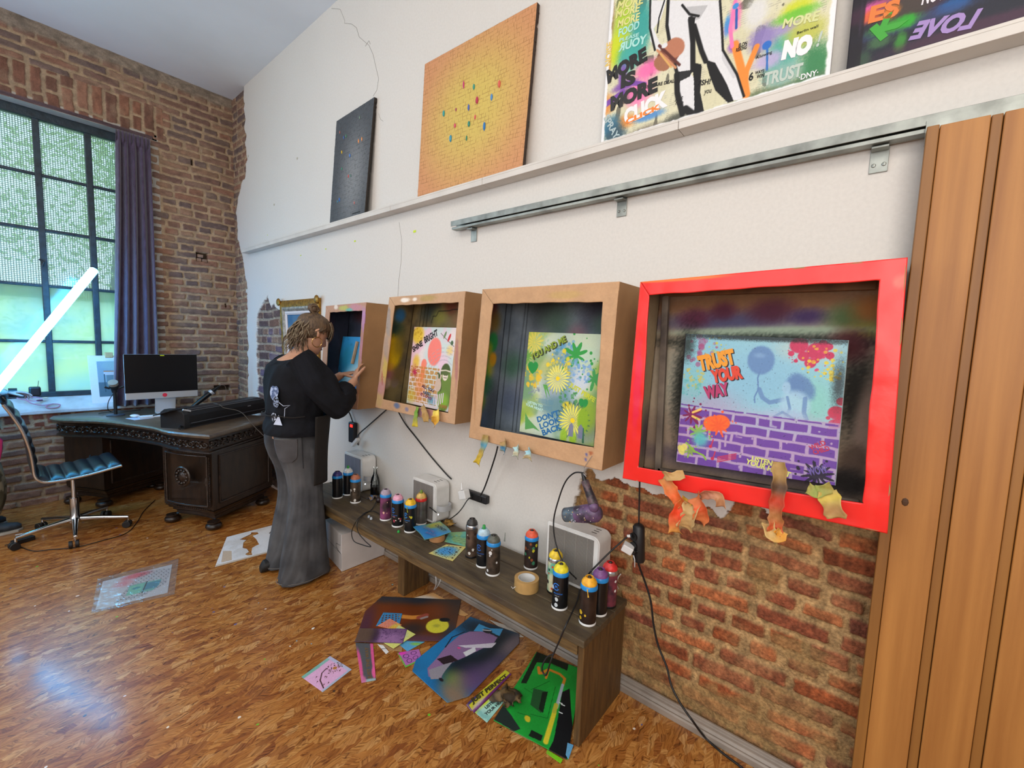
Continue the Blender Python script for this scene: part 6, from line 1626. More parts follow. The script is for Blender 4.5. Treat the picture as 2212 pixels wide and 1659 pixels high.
# carved scrolls along the apron
ap = inset_poly(top, .047)
def walk(poly, i0, i1, step):
    pts = [Vector(poly[i % len(poly)]) for i in range(i0, i1+1)]
    out = []; carry = step/2
    for a, b in zip(pts[:-1], pts[1:]):
        L = (b-a).length; d = (b-a).normalized(); s = carry
        while s < L:
            out.append((a+d*s, d)); s += step
        carry = s-L
    return out
mb = MB(); k = 0
for p, d in walk(ap, 0, 15, .062)+walk(ap, 18, 19, .062):
    nrm = Vector((-d.y, d.x)); 
    if nrm.dot(p-Vector((.8, -4.7))) < 0: nrm = -nrm
    sgn = 1 if k % 2 else -1; pts = []
    for j in range(15):
        a = j*.52; r = .026*(1-j/17)
        pts.append(Vector((p.x, p.y, ZD-.090))+Vector((d.x, d.y, 0))*(r*math.cos(a)*1.25)+Vector((0, 0, 1))*(r*math.sin(a)*sgn)+Vector((nrm.x, nrm.y, 0))*(.005))
    mb.tube(pts, [.0055*(1-j/22) for j in range(15)], 6)
    mb.ball((p.x+nrm.x*.006+d.x*.03, p.y+nrm.y*.006+d.y*.03, ZD-.09+.02*sgn), (.011, .011, .009), n=8)
    mb.ball((p.x+nrm.x*.006+d.x*.03, p.y+nrm.y*.006+d.y*.03, ZD-.09-.022*sgn), (.012, .012, .007), n=8)
    k += 1
o = mb.build('carved_frieze', M_carve, desk, smooth=True)
def pedestal(poly, name='pedestal'):
    o = stack(name, poly, [(.010, .145), (.010, .150), (0, .155), (0, ZD-.160), (-.004, ZD-.157)], M_oak, desk, 30)
    stack('plinth', poly, [(-.045, .060), (-.050, .064), (-.050, .085), (-.040, .094), (-.034, .098), (-.034, .112), (-.018, .122), (-.014, .136), (.0, .146)], M_oak, o, 30)
    return o
def arc(a, b, bow, n=7):
    a = Vector(a); b = Vector(b); d = b-a; nn = Vector((-d.y, d.x)).normalized()*bow
    return [tuple((a+d*(i/n)+nn*math.sin(math.pi*i/n))) for i in range(n+1)]
A0, A1 = (.700, -3.752), (.905, -4.185)
pedR = arc(A0, A1, -.028)+[(.34, -4.50), (.155, -4.065)]
pedL = arc((1.165, -4.865), (1.36, -5.215), -.02)+[(1.28, -5.30), (.74, -5.30), (.66, -5.14)]
pr = pedestal(pedR); pl_ = pedestal(pedL)
for parent, pts in ((desk, [(.69, -3.79), (.86, -4.17), (.24, -4.06), (.38, -4.45)]), (desk, [(1.165, -4.93), (1.33, -5.20), (.78, -5.24), (.74, -5.12)])):
    for x, y in pts:
        MB().lathe([(.030, 0), (.046, .006), (.056, .022), (.052, .038), (.038, .046), (.042, .050), (.042, .060)], (x, y, 0), 22).build('bun_foot', M_oak, desk, smooth=50)
# door, rosette and side panel of the near pedestal
a = Vector((*A0, 0)); b = Vector((*A1, 0)); d = (b-a).normalized(); nn = Vector((-d.y, d.x, 0))
if nn.x < 0: nn = -nn
def onfront(k, z, off=0):
    q = a+(b-a)*k+nn*(.028*math.sin(math.pi*k)+off); q.z = z; return q
mb = MB()
for z0 in (.185, .575):
    mb.tube([onfront(k/12, z0, .002) for k in range(1, 12)], .007, 8)
for k in (.085, .915): mb.tube([onfront(k, .185, .002), onfront(k, .575, .002)], .007, 8)
mb.build('door_moulding', M_carve, pr, smooth=True)
mb = MB()
for i in range(30):
    z = .19+i*.013
    for k in (.045, .955): mb.ball(onfront(k, z, .002), (.007, .007, .005), n=6)
for i in range(24):
    k = .06+i*.038
    for z in (.165, .597): mb.ball(onfront(k, z, .002), (.006, .006, .006), n=6)
mb.build('beading', M_carve, pr, smooth=True)
rc = onfront(.52, .405, .002)
M = Matrix.Translation(rc) @ nn.to_track_quat('Z', 'Y').to_matrix().to_4x4()
MB().lathe([(.078, 0), (.080, .006), (.074, .013), (.066, .012), (.062, .004), (.040, .004), (.03, .010), (.018, .016), (.001, .018)], (0, 0, 0), 36, M=M).build('rosette', M_carve, pr, smooth=40)
mb = MB()
for i in range(12):
    an = i*math.pi/6; mb.ball(M @ Vector((.050*math.cos(an), .050*math.sin(an), .008)), (.011, .011, .011), n=8)
mb.build('rosette_petals', M_carve, pr, smooth=True)
MB().tube([onfront(.10, .41, .004), onfront(.10, .37, .008), onfront(.10, .35, .004)], .006, 8).build('door_handle', M_carve, pr, smooth=True)
sa, sb = Vector((*A0, 0)), Vector((.155, -4.065, 0)); sd = (sb-sa); sn = Vector((sd.y, -sd.x, 0)).normalized()
if sn.y < 0: sn = -sn
def onside2(k, z, off=.003): q = sa+sd*k+sn*off; q.z = z; return q
MB().tube([onside2(.10, .20), onside2(.92, .20), onside2(.92, .57), onside2(.10, .57), onside2(.10, .20)], .008, 8).build('side_panel_moulding', M_carve, pr, smooth=True)
la, lb = Vector((1.165, -4.865, 0)), Vector((.66, -5.14, 0)); ld = lb-la; ln = Vector((ld.y, -ld.x, 0)).normalized()
if ln.y < 0: ln = -ln
MB().tube([la+ld*k+ln*.003+Vector((0, 0, z)) for k, z in ((.1, .2), (.92, .2), (.92, .57), (.1, .57), (.1, .2))], .008, 8).build('side_panel_moulding', M_carve, pl_, smooth=True)

# ---- things on the desk
M_black = mat('black_gloss', '#0b0c0e', .22)
M_blackm = mat('black_matt', '#131417', .45, bump=.05)
M_alu = mat('aluminium', '#c3c8ce', .35, .35)
# computer
yI = -4.9
TL, TR, BR, BL = [at(px, py, 1, yI) for px, py in ((266, 764), (425, 768), (430, 863), (270, 860))]
cx_ = (TL.x+TR.x)/2; w2 = abs(TL.x-TR.x)/2
t = empty('desktop_computer', (cx_, yI, ZD), 0, 'all-in-one desktop computer with blank black screen on the desk', 'computer')
z0, z1 = .90, 1.297
MB().box((cx_-w2, yI-.012, z0), (cx_+w2, yI, z1)).build('case', M_alu, t, bevel=.006)
MB().box((cx_-w2+.001, yI+.0002, z0+.060), (cx_+w2-.001, yI+.0022, z1-.001)).build('screen', mat('screen_glass', '#07080d', .32, spec=.4), t, bevel=.001)
MB().lathe([(.001, .0), (.017, .0), (.017, .0015), (.001, .0015)], (0, 0, 0), 22, M=Matrix.Translation((cx_-.01, yI+.001, z0+.030)) @ Matrix.Rotation(-math.pi/2, 4, 'X')).build('red_badge', mat('badge_red', '#d8304a', .4), t)
MB().box((cx_-.026, yI+.0022, z1-.014), (cx_+.004, yI+.0035, z1-.006), M=Matrix.Translation((.01, 0, 0))).build('yellow_sticker', mat('neon_yellow', '#c8e01c', .5), t)
for o_ in [c for c in t.children]: pass
mb = MB(); mb.loft([[Vector((cx_-.095+x*.0, yI+y, z)), Vector((cx_+.055, yI+y, z)), Vector((cx_+.055, yI+y-.006, z)), Vector((cx_-.095, yI+y-.006, z))] for x, y, z in ((0, -.02, .98), (0, -.03, .86), (0, -.05, ZD+.006))])
mb.box((cx_-.095, yI-.055, ZD+.0005), (cx_+.055, yI+.12, ZD+.006)); mb.build('stand', M_alu, t, bevel=.002)
# keyboard, paper, mouse, little tools
def onz(px, yy): return at(px, 875, 1, yy).x
kx = onz(345, -4.74)
t = empty('keyboard', (kx, -4.72, ZD), 0, 'slim white keyboard in front of the computer', 'keyboard')
MB().box((kx-.14, -4.775, ZD+.001), (kx+.15, -4.665, ZD+.010)).build('keyboard_base', M_alu, t, bevel=.002)
mb = MB()
for r in range(5):
    for c_ in range(13): mb.box((kx-.135+c_*.0215, -4.77+r*.0205, ZD+.0101), (kx-.135+c_*.0215+.0185, -4.77+r*.0205+.0175, ZD+.0125))
o = mb.build('keys', mat('keys_white', '#e2e4e6', .5), t)
q = Vector((onz(290, -4.80), -4.80, ZD)); o = MB().ball((q.x, q.y, ZD+.012), (.032, .050, .0118), n=16).build('computer_mouse', mat('mouse_white', '#e3e6ea', .25), None, smooth=True); tag(o, 'smooth white computer mouse left of the keyboard', 'computer mouse')
# microphone
mx = onz(249, -4.98); my = -4.98
t = empty('microphone', (mx, my, ZD), 0, 'dark desk microphone on a round foot before the curtain', 'microphone')
MB().lathe([(.062, .0006), (.062, .008), (.055, .012), (.001, .012)], (mx, my, ZD), 30).build('round_foot', mat('mic_foot', '#3a4452', .4), t, smooth=40)
MB().tube([(mx, my, ZD+.012), (mx, my, ZD+.20)], .012, 14).build('post', M_blackm, t, smooth=40)
MB().tube([(mx, my, ZD+.20), (mx+.004, my, ZD+.235)], [.018, .022], 14).build('shock_ring', M_blackm, t, smooth=40)
MB().tube([(mx, my, ZD+.225), (mx+.005, my+.01, ZD+.262), (mx+.008, my+.018, ZD+.275)], [.022, .034, .034], 20).build('mic_body', M_blackm, t, smooth=40)
MB().tube([(mx+.0075, my+.017, ZD+.272), (mx+.013, my+.032, ZD+.292), (mx+.0135, my+.034, ZD+.294)], [.034, .033, .025], 22).build('mic_head', mat('mic_grille', '#8d8578', .7, bump=.3, bscale=500), t, smooth=40)
for s in (-1, 1): MB().tube([(mx+s*.030, my, ZD+.235), (mx+s*.062, my, ZD+.250)], .008, 10).build('clamp_knob', M_blackm, t, smooth=40)
cable('microphone_cable', [(mx+.01, my+.03, ZD+.20), (mx+.045, my+.03, ZD+.13), (mx+.05, my+.02, ZD+.06), (mx+.02, my+.01, ZD+.03)], .003, M_cb, None, parent=t)
cable('desk_cable', [(mx+.09, my-.15, ZD+.006), (mx+.02, my-.19, ZD+.006), (mx-.08, my-.15, ZD+.006), (mx-.2, my-.2, ZD+.006)], .003, M_cb, 'thin black cable lying on the desk behind the microphone', 'cable')
# sheets of paper on the desk
for i, (pts, c, lb) in enumerate([([(.99, -4.62), (.86, -4.66), (.90, -4.80), (1.03, -4.76)], '#b9c6dc', 'bluish sheet of paper lying on the desk by the microphone foot'), ([(.80, -4.42), (.70, -4.46), (.73, -4.60), (.83, -4.56)], '#c9ccd2', 'pale sheet of paper on the desk before the keyboard'),
                                  ([(.70, -4.30), (.63, -4.33), (.66, -4.42), (.72, -4.39)], '#d6cfc4', 'small card on the desk beside the black case')]):
    o = MB().prism(pts, .0012, M=Matrix.Translation((0, 0, ZD+.0005+.0001*i))).build('paper_sheet', mat('paper_%d' % i, c, .6), None); tag(o, lb, 'paper')
# long black case with its corner latch and slide
ca = Vector((.800, -3.985, ZD+.0006)); cb = Vector((.06, -4.44, ZD+.0006)); ax = (cb-ca).normalized(); ay = Vector((-ax.y, ax.x, 0))
if ay.y > 0: ay = -ay
prof = [(0, 0), (.004, .006), (0, .030), (.004, .040), (0, .095), (.010, .112), (.022, .128), (.040, .132), (.075, .140), (.12, .142), (.165, .138), (.19, .12), (.20, .09), (.2, 0)]
t = empty('equipment_case', ca, 0, 'long black rigid equipment case lying across the desk corner', 'case')
MB().loft([[ca+ax*k+ay*p[0]+Vector((0, 0, p[1])) for p in prof] for k in (0, (cb-ca).length)]).build('case_body', M_blackm, t, bevel=.002)
MB().loft([[ca+ax*k+ay*p[0]+Vector((0, 0, p[1])) for p in ((-.003, -.0001), (-.003, .11), (.02, .135), (.10, .149), (.17, .145), (.205, .12), (.205, 0))] for k in (-.012, .035)]).build('end_cap', M_blackm, t, bevel=.002)
MB().loft([[ca+ax*k+ay*p[0]+Vector((0, 0, p[1])) for p in ((.20, .10), (.20, .108), (.06, .150), (.06, .142))] for k in (-.075, .08)]).build('end_flap', M_blackm, t, bevel=.001)
for off, z, wd in ((.020, .128, .0025), (.052, .1365, .0025), (-.001, .0365, .002)):
    MB().tube([ca+ax*.05+ay*off+Vector((0, 0, z)), cb+ay*off+Vector((0, 0, z))], wd, 6).build('trim_line', mat('case_trim', '#6d7076', .35, .4), t)
MB().tube([ca+ax*.01+ay*.03+Vector((0, 0, .145)), ca+ax*.06+ay*.012+Vector((0, 0, .128))], .007, 8).build('latch', M_alu, t, smooth=True)
MB().tube([ca-ax*.01+ay*.03+Vector((0, 0, .022)), ca-ax*.05+ay*.0+Vector((0, 0, .012))], .009, 10).build('stub', M_black, t, smooth=40)
q = ca+ax*.66-ay*.0015+Vector((0, 0, .088)); MB().box((-.018, -.0015, -.003), (.018, .0015, .003), M=Matrix.Translation(q) @ ax.to_track_quat('X', 'Z').to_matrix().to_4x4()).build('maker_badge', mat('badge_grey', '#9a9ea4', .4), t)
Q = ca+ax*.36+ay*.03+Vector((0, 0, .137))
cable('dark_cord', [Q+ay*.06+Vector((0, 0, .01)), Q, Q-ay*.045-Vector((0, 0, .025)), at(520, 890, 1, -4.05), at(548, 920, 1, -3.9), at(585, 958, 1, -3.75), at(600, 985, 1, -3.65), at(612, 1100, 1, -3.5), (.44, -3.4, .004), (.3, -3.6, .004)], .0028, mat('grey_brown_cable', '#4a423a', .5), 'thin dark cord slanting down across the desk side', 'cable')
# tapered black wand leaning by the wall
a_, b_ = at(440, 868, 1, -5.02), at(474, 834, 1, -5.02)
a_ = a_+(a_-b_)*.75; a_.z = max(a_.z, ZD+.012)
t = empty('desk_lamp', a_, 0, 'slim black folding desk lamp arm leaning up behind the black case', 'lamp')
d_ = (b_-a_)
MB().tube([a_, a_+d_*.4, a_+d_*.7, a_+d_*.95, b_], [.014, .022, .024, .012, .010], 14).build('lamp_arm', M_black, t, smooth=40)
MB().tube([a_+d_*.66, a_+d_*.74], .027, 14).build('joint_ring', M_alu, t, smooth=40)
cable('lamp_cord', [b_, b_+Vector((-.02, 0, .012)), b_+Vector((-.05, 0, -.005)), b_+Vector((-.06, -.01, -.06)), b_+Vector((-.055, -.02, -.13)), (b_.x-.05, b_.y-.03, ZD+.004)], .0016, mat('clear_wire', '#8a8078', .4), None, parent=t)

# ---- things on the sill
S = Sheet(*[np.array(p) for p in ((1.166, -5.425, 1.262), (.935, -5.425, 1.262), (.935, -5.372, .818), (1.155, -5.372, .818))])
p = Paint(S.w, S.h, 90, 150, '#e8e9ee'); p.poly([(.24, .16), (.24, .88), (1, .88), (1, .16)], '#8fa6b4'); p.poly([(.24, .16), (.24, .45), (1, .45), (1, .16)], '#54707f'); p.blob(.7, .8, .08, .05, '#9fb8b8', .8)
p.poly([(.42, .60), (.42, .68), (1, .68), (1, .60)], '#c9c9ce'); p.poly([(.42, .665), (.42, .685), (1, .685), (1, .665)], '#b8784a'); p.poly([(.42, .25), (.42, .62), (.46, .62), (.46, .25)], '#3f5964'); p.poly([(.5, .35), (.5, .60), (1, .60), (1, .35)], '#6f8790')
o = S.build('art_print', p, V_board, .004); tag(o, 'white-bordered art print standing on the sill against the window', 'print')
q = Vector((1.03, -5.425, 1.262)); t = MB().box((q.x-.035, q.y-.012, q.z-.02), (q.x+.02, q.y+.010, q.z+.03)).build('wooden_block', mat('peg_wood', '#c9ab7c', .6), None, bevel=.004); tag(t, 'small wooden block clamped on top of the art print', 'block')
cable('phone_cable', [(1.60, -5.43, .91), (1.56, -5.40, .895), (1.50, -5.38, .88), (1.46, -5.40, .89), (1.50, -5.43, .91), (1.55, -5.40, .90), (1.52, -5.36, .865), (1.46, -5.355, .845), (1.40, -5.37, .85), (1.36, -5.355, .842), (1.38, -5.335, .822), (1.43, -5.335, .822), (1.44, -5.35, .838), (1.40, -5.365, .852)], .0045, mat('pink_cable', '#b98aa8', .4), 'tangled pink charging cable on the window sill', 'cable')
for i, (x, y, z, c, lb) in enumerate([(1.475, -5.385, .872, '#5a2a50', 'plum-coloured pebble of clay on the sill beside the pink cable'), (1.44, -5.41, .888, '#d8c8b8', 'small pale eraser on the sill beyond the pink cable')]):
    o = MB().ball((x, y, z+.012), (.022, .012, .008), n=10).build('small_object' if 0 else ('clay_lump' if i == 0 else 'eraser'), mat('bit_'+c.strip('#'), c, .5), None, smooth=True); tag(o, lb, 'clay' if i == 0 else 'eraser')

# ---- curtain
M_curt = mat('curtain_velvet', '#3c2d42', .85, col2='#50405a', scale=40, stretch=(1, 1, .4), bump=.3, bscale=150)
M_curt.node_tree.nodes['Principled BSDF'].inputs['Sheen Weight'].default_value = .5
nx, nz = 130, 90
U, V_ = np.meshgrid(np.linspace(0, 1, nx), np.linspace(0, 1, nz))
xr = .690; xl = .925+.115*(1-V_)**1.3
X = xr+(xl-xr)*U; amp = (.016+.026*(1-V_)**.6)
ph = U*2*math.pi*4.4+.8*np.sin(V_*2.2)+.5*np.sin(U*9)
Yc = -5.285+amp*np.sin(ph)+.006*np.sin(U*40+V_*3); X = X+.010*np.cos(ph)*(1-V_)
Zc = .80+(3.262-.80)*V_
Yc = np.where(V_ > .965, -5.285+.010*np.sin(ph*2.0), Yc)
o = grid_obj('curtain', np.stack([X, Yc, Zc], -1), None, None, M_curt, True, None, .003); tag(o, 'single dark purple curtain drawn to the right side of the window', 'curtain')

# ------------------------------------------------------------ office chair
M_chr = mat('chrome', '#c9ccd0', .12, 1.0)
M_lea = mat('black_leather', '#1a1d24', .34, bump=.08, bscale=120, spec=.7)
M_rub = mat('caster_rubber', '#101012', .5)
chair = empty('office_chair', (1.385, -4.40, 0), 0, 'armless black ribbed leather swivel chair with chrome base', 'chair')
hub = Vector((1.385, -4.40, 0))
MB().lathe([(.032, .085), (.040, .095), (.034, .125), (.026, .14), (.026, .27), (.020, .272), (.001, .272)], hub, 22).build('column_sleeve', M_chr, chair, smooth=50)
MB().tube([hub+Vector((0, 0, .26)), hub+Vector((0, 0, .435))], .014, 16).build('gas_spring', M_chr, chair, smooth=40)
ends = [at(px, py, 2, .02) for px, py in ((50, 1186), (163, 1191), (279, 1139), (240, 1106), (108, 1148))]
angs = []
base_a = math.atan2(ends[1].y-hub.y, ends[1].x-hub.x)
for i in range(5):
    an = base_a+i*2*math.pi/5; e = hub+Vector((math.cos(an), math.sin(an), 0))*.30
    mb = MB(); mb.tube([hub+Vector((math.cos(an)*.02, math.sin(an)*.02, .110)), hub+Vector((math.cos(an)*.15, math.sin(an)*.15, .098)), e+Vector((0, 0, .078))], [.020, .016, .011], 10); o = mb.build('base_arm', M_chr, chair, smooth=50)
    MB().tube([e+Vector((0, 0, .080)), e+Vector((0, 0, .048))], .007, 8).build('caster_stem', M_chr, o)
    s = Vector((-math.sin(an), math.cos(an), 0))
    for k in (-1, 1): MB().tube([e+s*k*.006+Vector((.008, 0, .0265)), e+s*k*.026+Vector((.008, 0, .0265))], .026, 18).build('caster_wheel', M_rub, o, smooth=40, bevel=.003)
prof = [(1.135, .498), (1.16, .494), (1.30, .468), (1.44, .455), (1.52, .458), (1.556, .478), (1.575, .52), (1.580, .60), (1.590, .70), (1.615, .82), (1.650, .92), (1.690, 1.01)]
def smoothp(P, n=8):
    out = []
    for i in range(len(P)-1):
        a = P[max(i-1, 0)]; b = P[i]; c = P[i+1]; d = P[min(i+2, len(P)-1)]
        for k in range(n):
            t = k/n; out.append(tuple(0.5*((2*b[j])+(c[j]-a[j])*t+(2*a[j]-5*b[j]+4*c[j]-d[j])*t*t+(3*b[j]-a[j]-3*c[j]+d[j])*t**3) for j in range(2)))
    return out+[P[-1]]
sp = smoothp(prof)
for y in (-4.265, -4.735):
    MB().tube([Vector((x, y, z-.012)) for x, z in sp], .0095, 10).build('side_frame', M_chr, chair, smooth=60)
# cumulative length, ribs every 7.5 cm
Ls = [0]
for (x0, z0), (x1, z1) in zip(sp[:-1], sp[1:]): Ls.append(Ls[-1]+math.hypot(x1-x0, z1-z0))
n = 150; rows = []
P_ = np.zeros((25, n, 3)); Pb = np.zeros((25, n, 3))
tot = Ls[-1]
for i in range(n):
    s = tot*i/(n-1); j = min(max(int(np.searchsorted(Ls, s))-1, 0), len(sp)-2); k = (s-Ls[j])/max(Ls[j+1]-Ls[j], 1e-6)
    x = sp[j][0]+(sp[j+1][0]-sp[j][0])*k; z = sp[j][1]+(sp[j+1][1]-sp[j][1])*k
    tx, tz = sp[j+1][0]-sp[j][0], sp[j+1][1]-sp[j][1]; L_ = math.hypot(tx, tz); nx_, nz_ = -tz/L_, tx/L_
    rib = .020*abs(math.sin(math.pi*s/.074))**.45+.004
    for jj in range(25):
        v = jj/24; ed = min(v, 1-v)*2; r_ = rib*(min(1, ed*4)**.5)
        P_[jj, i] = (x+nx_*r_, -4.268-.464*v, z+nz_*r_); Pb[jj, i] = (x-nx_*.014*min(1, ed*4)**.5, -4.268-.464*v, z-nz_*.014*min(1, ed*4)**.5)
# seat is the first part, back the rest
cut = int(n*.46)
for nm, a_i, b_i in (('seat', 0, cut), ('backrest', cut-1, n)):
    G = np.concatenate([P_[:, a_i:b_i], Pb[::-1, a_i:b_i]], 0); G = np.concatenate([G, G[:1]], 0)
    grid_obj(nm, G, None, None, M_lea, True, chair)
MB().box((1.30, -4.50, .425), (1.47, -4.30, .440)).box((1.32, -4.735, .442), (1.35, -4.265, .452)).box((1.42, -4.735, .434), (1.45, -4.265, .444)).build('seat_plate', M_dk, chair, bevel=.003)
MB().tube([Vector((1.35, -4.34, .43)), Vector((1.27, -4.70, .47)), Vector((1.25, -4.76, .49))], .005, 8).build('height_lever', M_dk, chair, smooth=True)
cable('extension_cord', [at(10, 1178, 2, .004), at(30, 1176, 2, .004)]+[at(px, py, 2, .004) for px, py in ((70, 1190), (110, 1187), (165, 1182), (220, 1168), (272, 1152), (296, 1128), (310, 1105), (335, 1080))], .0028, M_cb, 'thin dark cord winding over the floor behind the chair casters', 'cable')
q = at(48, 1172, 2, 0); M = Matrix.Translation(q) @ Matrix.Rotation(.3, 4, 'Z')
t = MB().box((-.06, -.022, .0005), (.05, .022, .03), M=M).build('power_adapter', M_pl, None, bevel=.004); tag(t, 'black power adapter on the floor under the left chair caster', 'adapter')
for px, py, lb in ((42, 1154, 'white scrap of paper on the floor beside the trainer'),):
    q = at(px, py, 2, .0005); o = MB().prism([(-.02, -.008), (.018, -.010), (.022, .006), (-.012, .010)], .001, M=Matrix.Translation(q)).build('paper_scrap', mat('paper_white', '#d8d8d6', .7), None); tag(o, lb, 'paper scrap')

# ------------------------------------------------------------ glowing light tube
tube_top, tube_end = at(203, 583, 1, -4.88), at(-14, 846, 1, -4.88)
a_, b_ = tube_top, tube_end
t = empty('light_tube', b_, 0, 'long glowing blue-white light tube slanting across the window', 'light')
MB().tube([b_, a_, a_+(a_-b_).normalized()*.012], [.029, .029, .016], 20).build('glowing_blade', mat('blade_glow', '#e6ffff', .4, emit=(0.22, 0.70, 1.0), estr=55), t, smooth=50)
MB().tube([b_+(b_-a_).normalized()*.24, b_], [.022, .024], 18).build('grip', mat('grip_metal', '#3a3d42', .3, .8), t, smooth=40)
# ------------------------------------------------------------ people
M_skin = mat('skin', '#c39276', .5, var=.06, scale=14, bump=.05, bscale=200)
M_skin.node_tree.nodes['Principled BSDF'].inputs['Subsurface Weight'].default_value = .08
def ell(c, a, b, n=28, pa=1.0):
    """ring around c with half axes a and b (vectors)"""
    c = Vector(c); a = Vector(a); b = Vector(b); out = []
    for k in range(n):
        t = 2*math.pi*k/n; ct, st = math.cos(t), math.sin(t)
        out.append(c+a*(abs(ct)**pa*(1 if ct >= 0 else -1))+b*(abs(st)**pa*(1 if st >= 0 else -1)))
    return out
def remesh(o, vox, sm=4):
    r = o.modifiers.new('remesh', 'REMESH'); r.mode = 'VOXEL'; r.voxel_size = vox; r.use_smooth_shade = True
    s = o.modifiers.new('smooth', 'SMOOTH'); s.iterations = sm; s.factor = .5
    return o
def folds(o, rings, n, fn):
    me = o.data
    return o
def cloth(name, rings, m, parent, seed=1, amp=.006, sc=(9, 5), sub=1, cap=False, thick=.004, ridges=None):
    """closed tube of cloth rings resampled finely with folds pushed along the normals"""
    R = np.array([[list(p) for p in r] for r in rings])       # (k, n, 3)
    k, n = R.shape[:2]; K = 64; N = 96
    # interpolate rings (Catmull-Rom) and around
    tt = np.linspace(0, k-1, K); out = np.zeros((K, n, 3))
    for i, t in enumerate(tt):
        j = min(int(t), k-2); f = t-j; a = R[max(j-1, 0)]; b = R[j]; c = R[j+1]; d = R[min(j+2, k-1)]
        out[i] = .5*((2*b)+(c-a)*f+(2*a-5*b+4*c-d)*f*f+(3*b-a-3*c+d)*f**3)
    ss = np.arange(N)/N*n; j = ss.astype(int) % n; f = (ss-np.floor(ss))[None, :, None]
    G = out[:, j]*(1-f)+out[:, (j+1) % n]*f
    ctr = G.mean(1, keepdims=True); nv = G-ctr; nv[..., 2] *= .2; nv /= np.linalg.norm(nv, axis=2, keepdims=True)+1e-9
    th = (np.arange(N)/N*2*math.pi)[None, :]; hh = np.linspace(0, 1, K)[:, None]
    nz = fbm((np.cos(th)*1.2+5)*sc[0]*.35+hh*0, (np.sin(th)*1.2+5)*sc[0]*.35+hh*sc[1], seed, 4)-.5
    D = nz*2*amp
    if ridges is not None: D = D+ridges(th, hh)
    G = G+nv*D[..., None]
    G = np.concatenate([G, G[:, :1]], 1)
    return grid_obj(name, G, None, None, m, True, parent, thick)

# --- the woman at the first booth; she faces the wall (-x), her right side to the camera
W0 = Vector((.53, -2.72, 0))
woman = empty('person', W0, 0, 'woman with hair bun in black jumper and wide grey jeans, working at the far booth', 'person')
F = Vector((-1, .04, 0)).normalized(); Rr = Vector((.04, 1, 0)).normalized(); UP = Vector((0, 0, 1))   # forward, right, up
def L(f, r, z): return W0+F*f+Rr*r+UP*z
# head: rings from chin to crown in head space, tilted forward
HC = L(.095, .02, 1.515); tilt = math.radians(24); yaw = math.radians(0)
Hf = (F*math.cos(tilt)-UP*math.sin(tilt)); Hu = (UP*math.cos(tilt)+F*math.sin(tilt)); Hr = Rr
def H(f, r, u): return HC+Hf*f+Hr*r+Hu*u
def headring(u, front, back, half, n=40, nose=0, brow=0, lips=0):
    out = []
    for k in range(n):
        t = 2*math.pi*k/n; c, s = math.cos(t), math.sin(t)
        f = front*c if c > 0 else back*c
        r = half*s*(1-.12*max(0, c)**2)
        w = math.exp(-(s/.22)**2)*(c > 0); w2 = math.exp(-(s/.45)**2)*(c > 0)
        f += nose*w+brow*w2+lips*math.exp(-(s/.33)**2)*(c > 0)
        out.append(H(f, r, u))
    return out
hr = [headring(-.118, .045, .02, .022), headring(-.112, .070, .035, .036), headring(-.098, .080, .045, .050), headring(-.085, .079, .055, .057, lips=-.002), headring(-.072, .080, .062, .061, lips=.006), headring(-.066, .080, .064, .062, lips=.002),
      headring(-.060, .081, .066, .063, lips=.007), headring(-.050, .081, .070, .065, nose=.004), headring(-.040, .082, .075, .067, nose=.020), headring(-.032, .083, .078, .068, nose=.025), headring(-.020, .084, .082, .070, nose=.018),
      headring(-.005, .083, .088, .071, nose=.010), headring(.008, .082, .092, .072, nose=.004, brow=-.003), headring(.022, .086, .095, .073, brow=.003), headring(.045, .088, .098, .074), headring(.070, .080, .096, .072), headring(.092, .062, .082, .062), headring(.108, .038, .055, .043), headring(.116, .012, .02, .018)]
body = MB(); body.loft(hr)
# neck and bare shoulders, upper back
body.loft([ell(H(-.03, 0, -.04), Hf*.055, Hr*.052), ell(L(.04, .01, 1.425), F*.056, Rr*.056), ell(L(.005, 0, 1.385), F*.062, Rr*.075), ell(L(-.02, -.0, 1.355), F*.080, Rr*.130), ell(L(-.02, 0, 1.30), F*.100, Rr*.165), ell(L(-.01, 0, 1.15), F*.10, Rr*.16), ell(L(-.02, 0, 1.0), F*.11, Rr*.155), ell(L(-.02, 0, .88), F*.12, Rr*.17)])
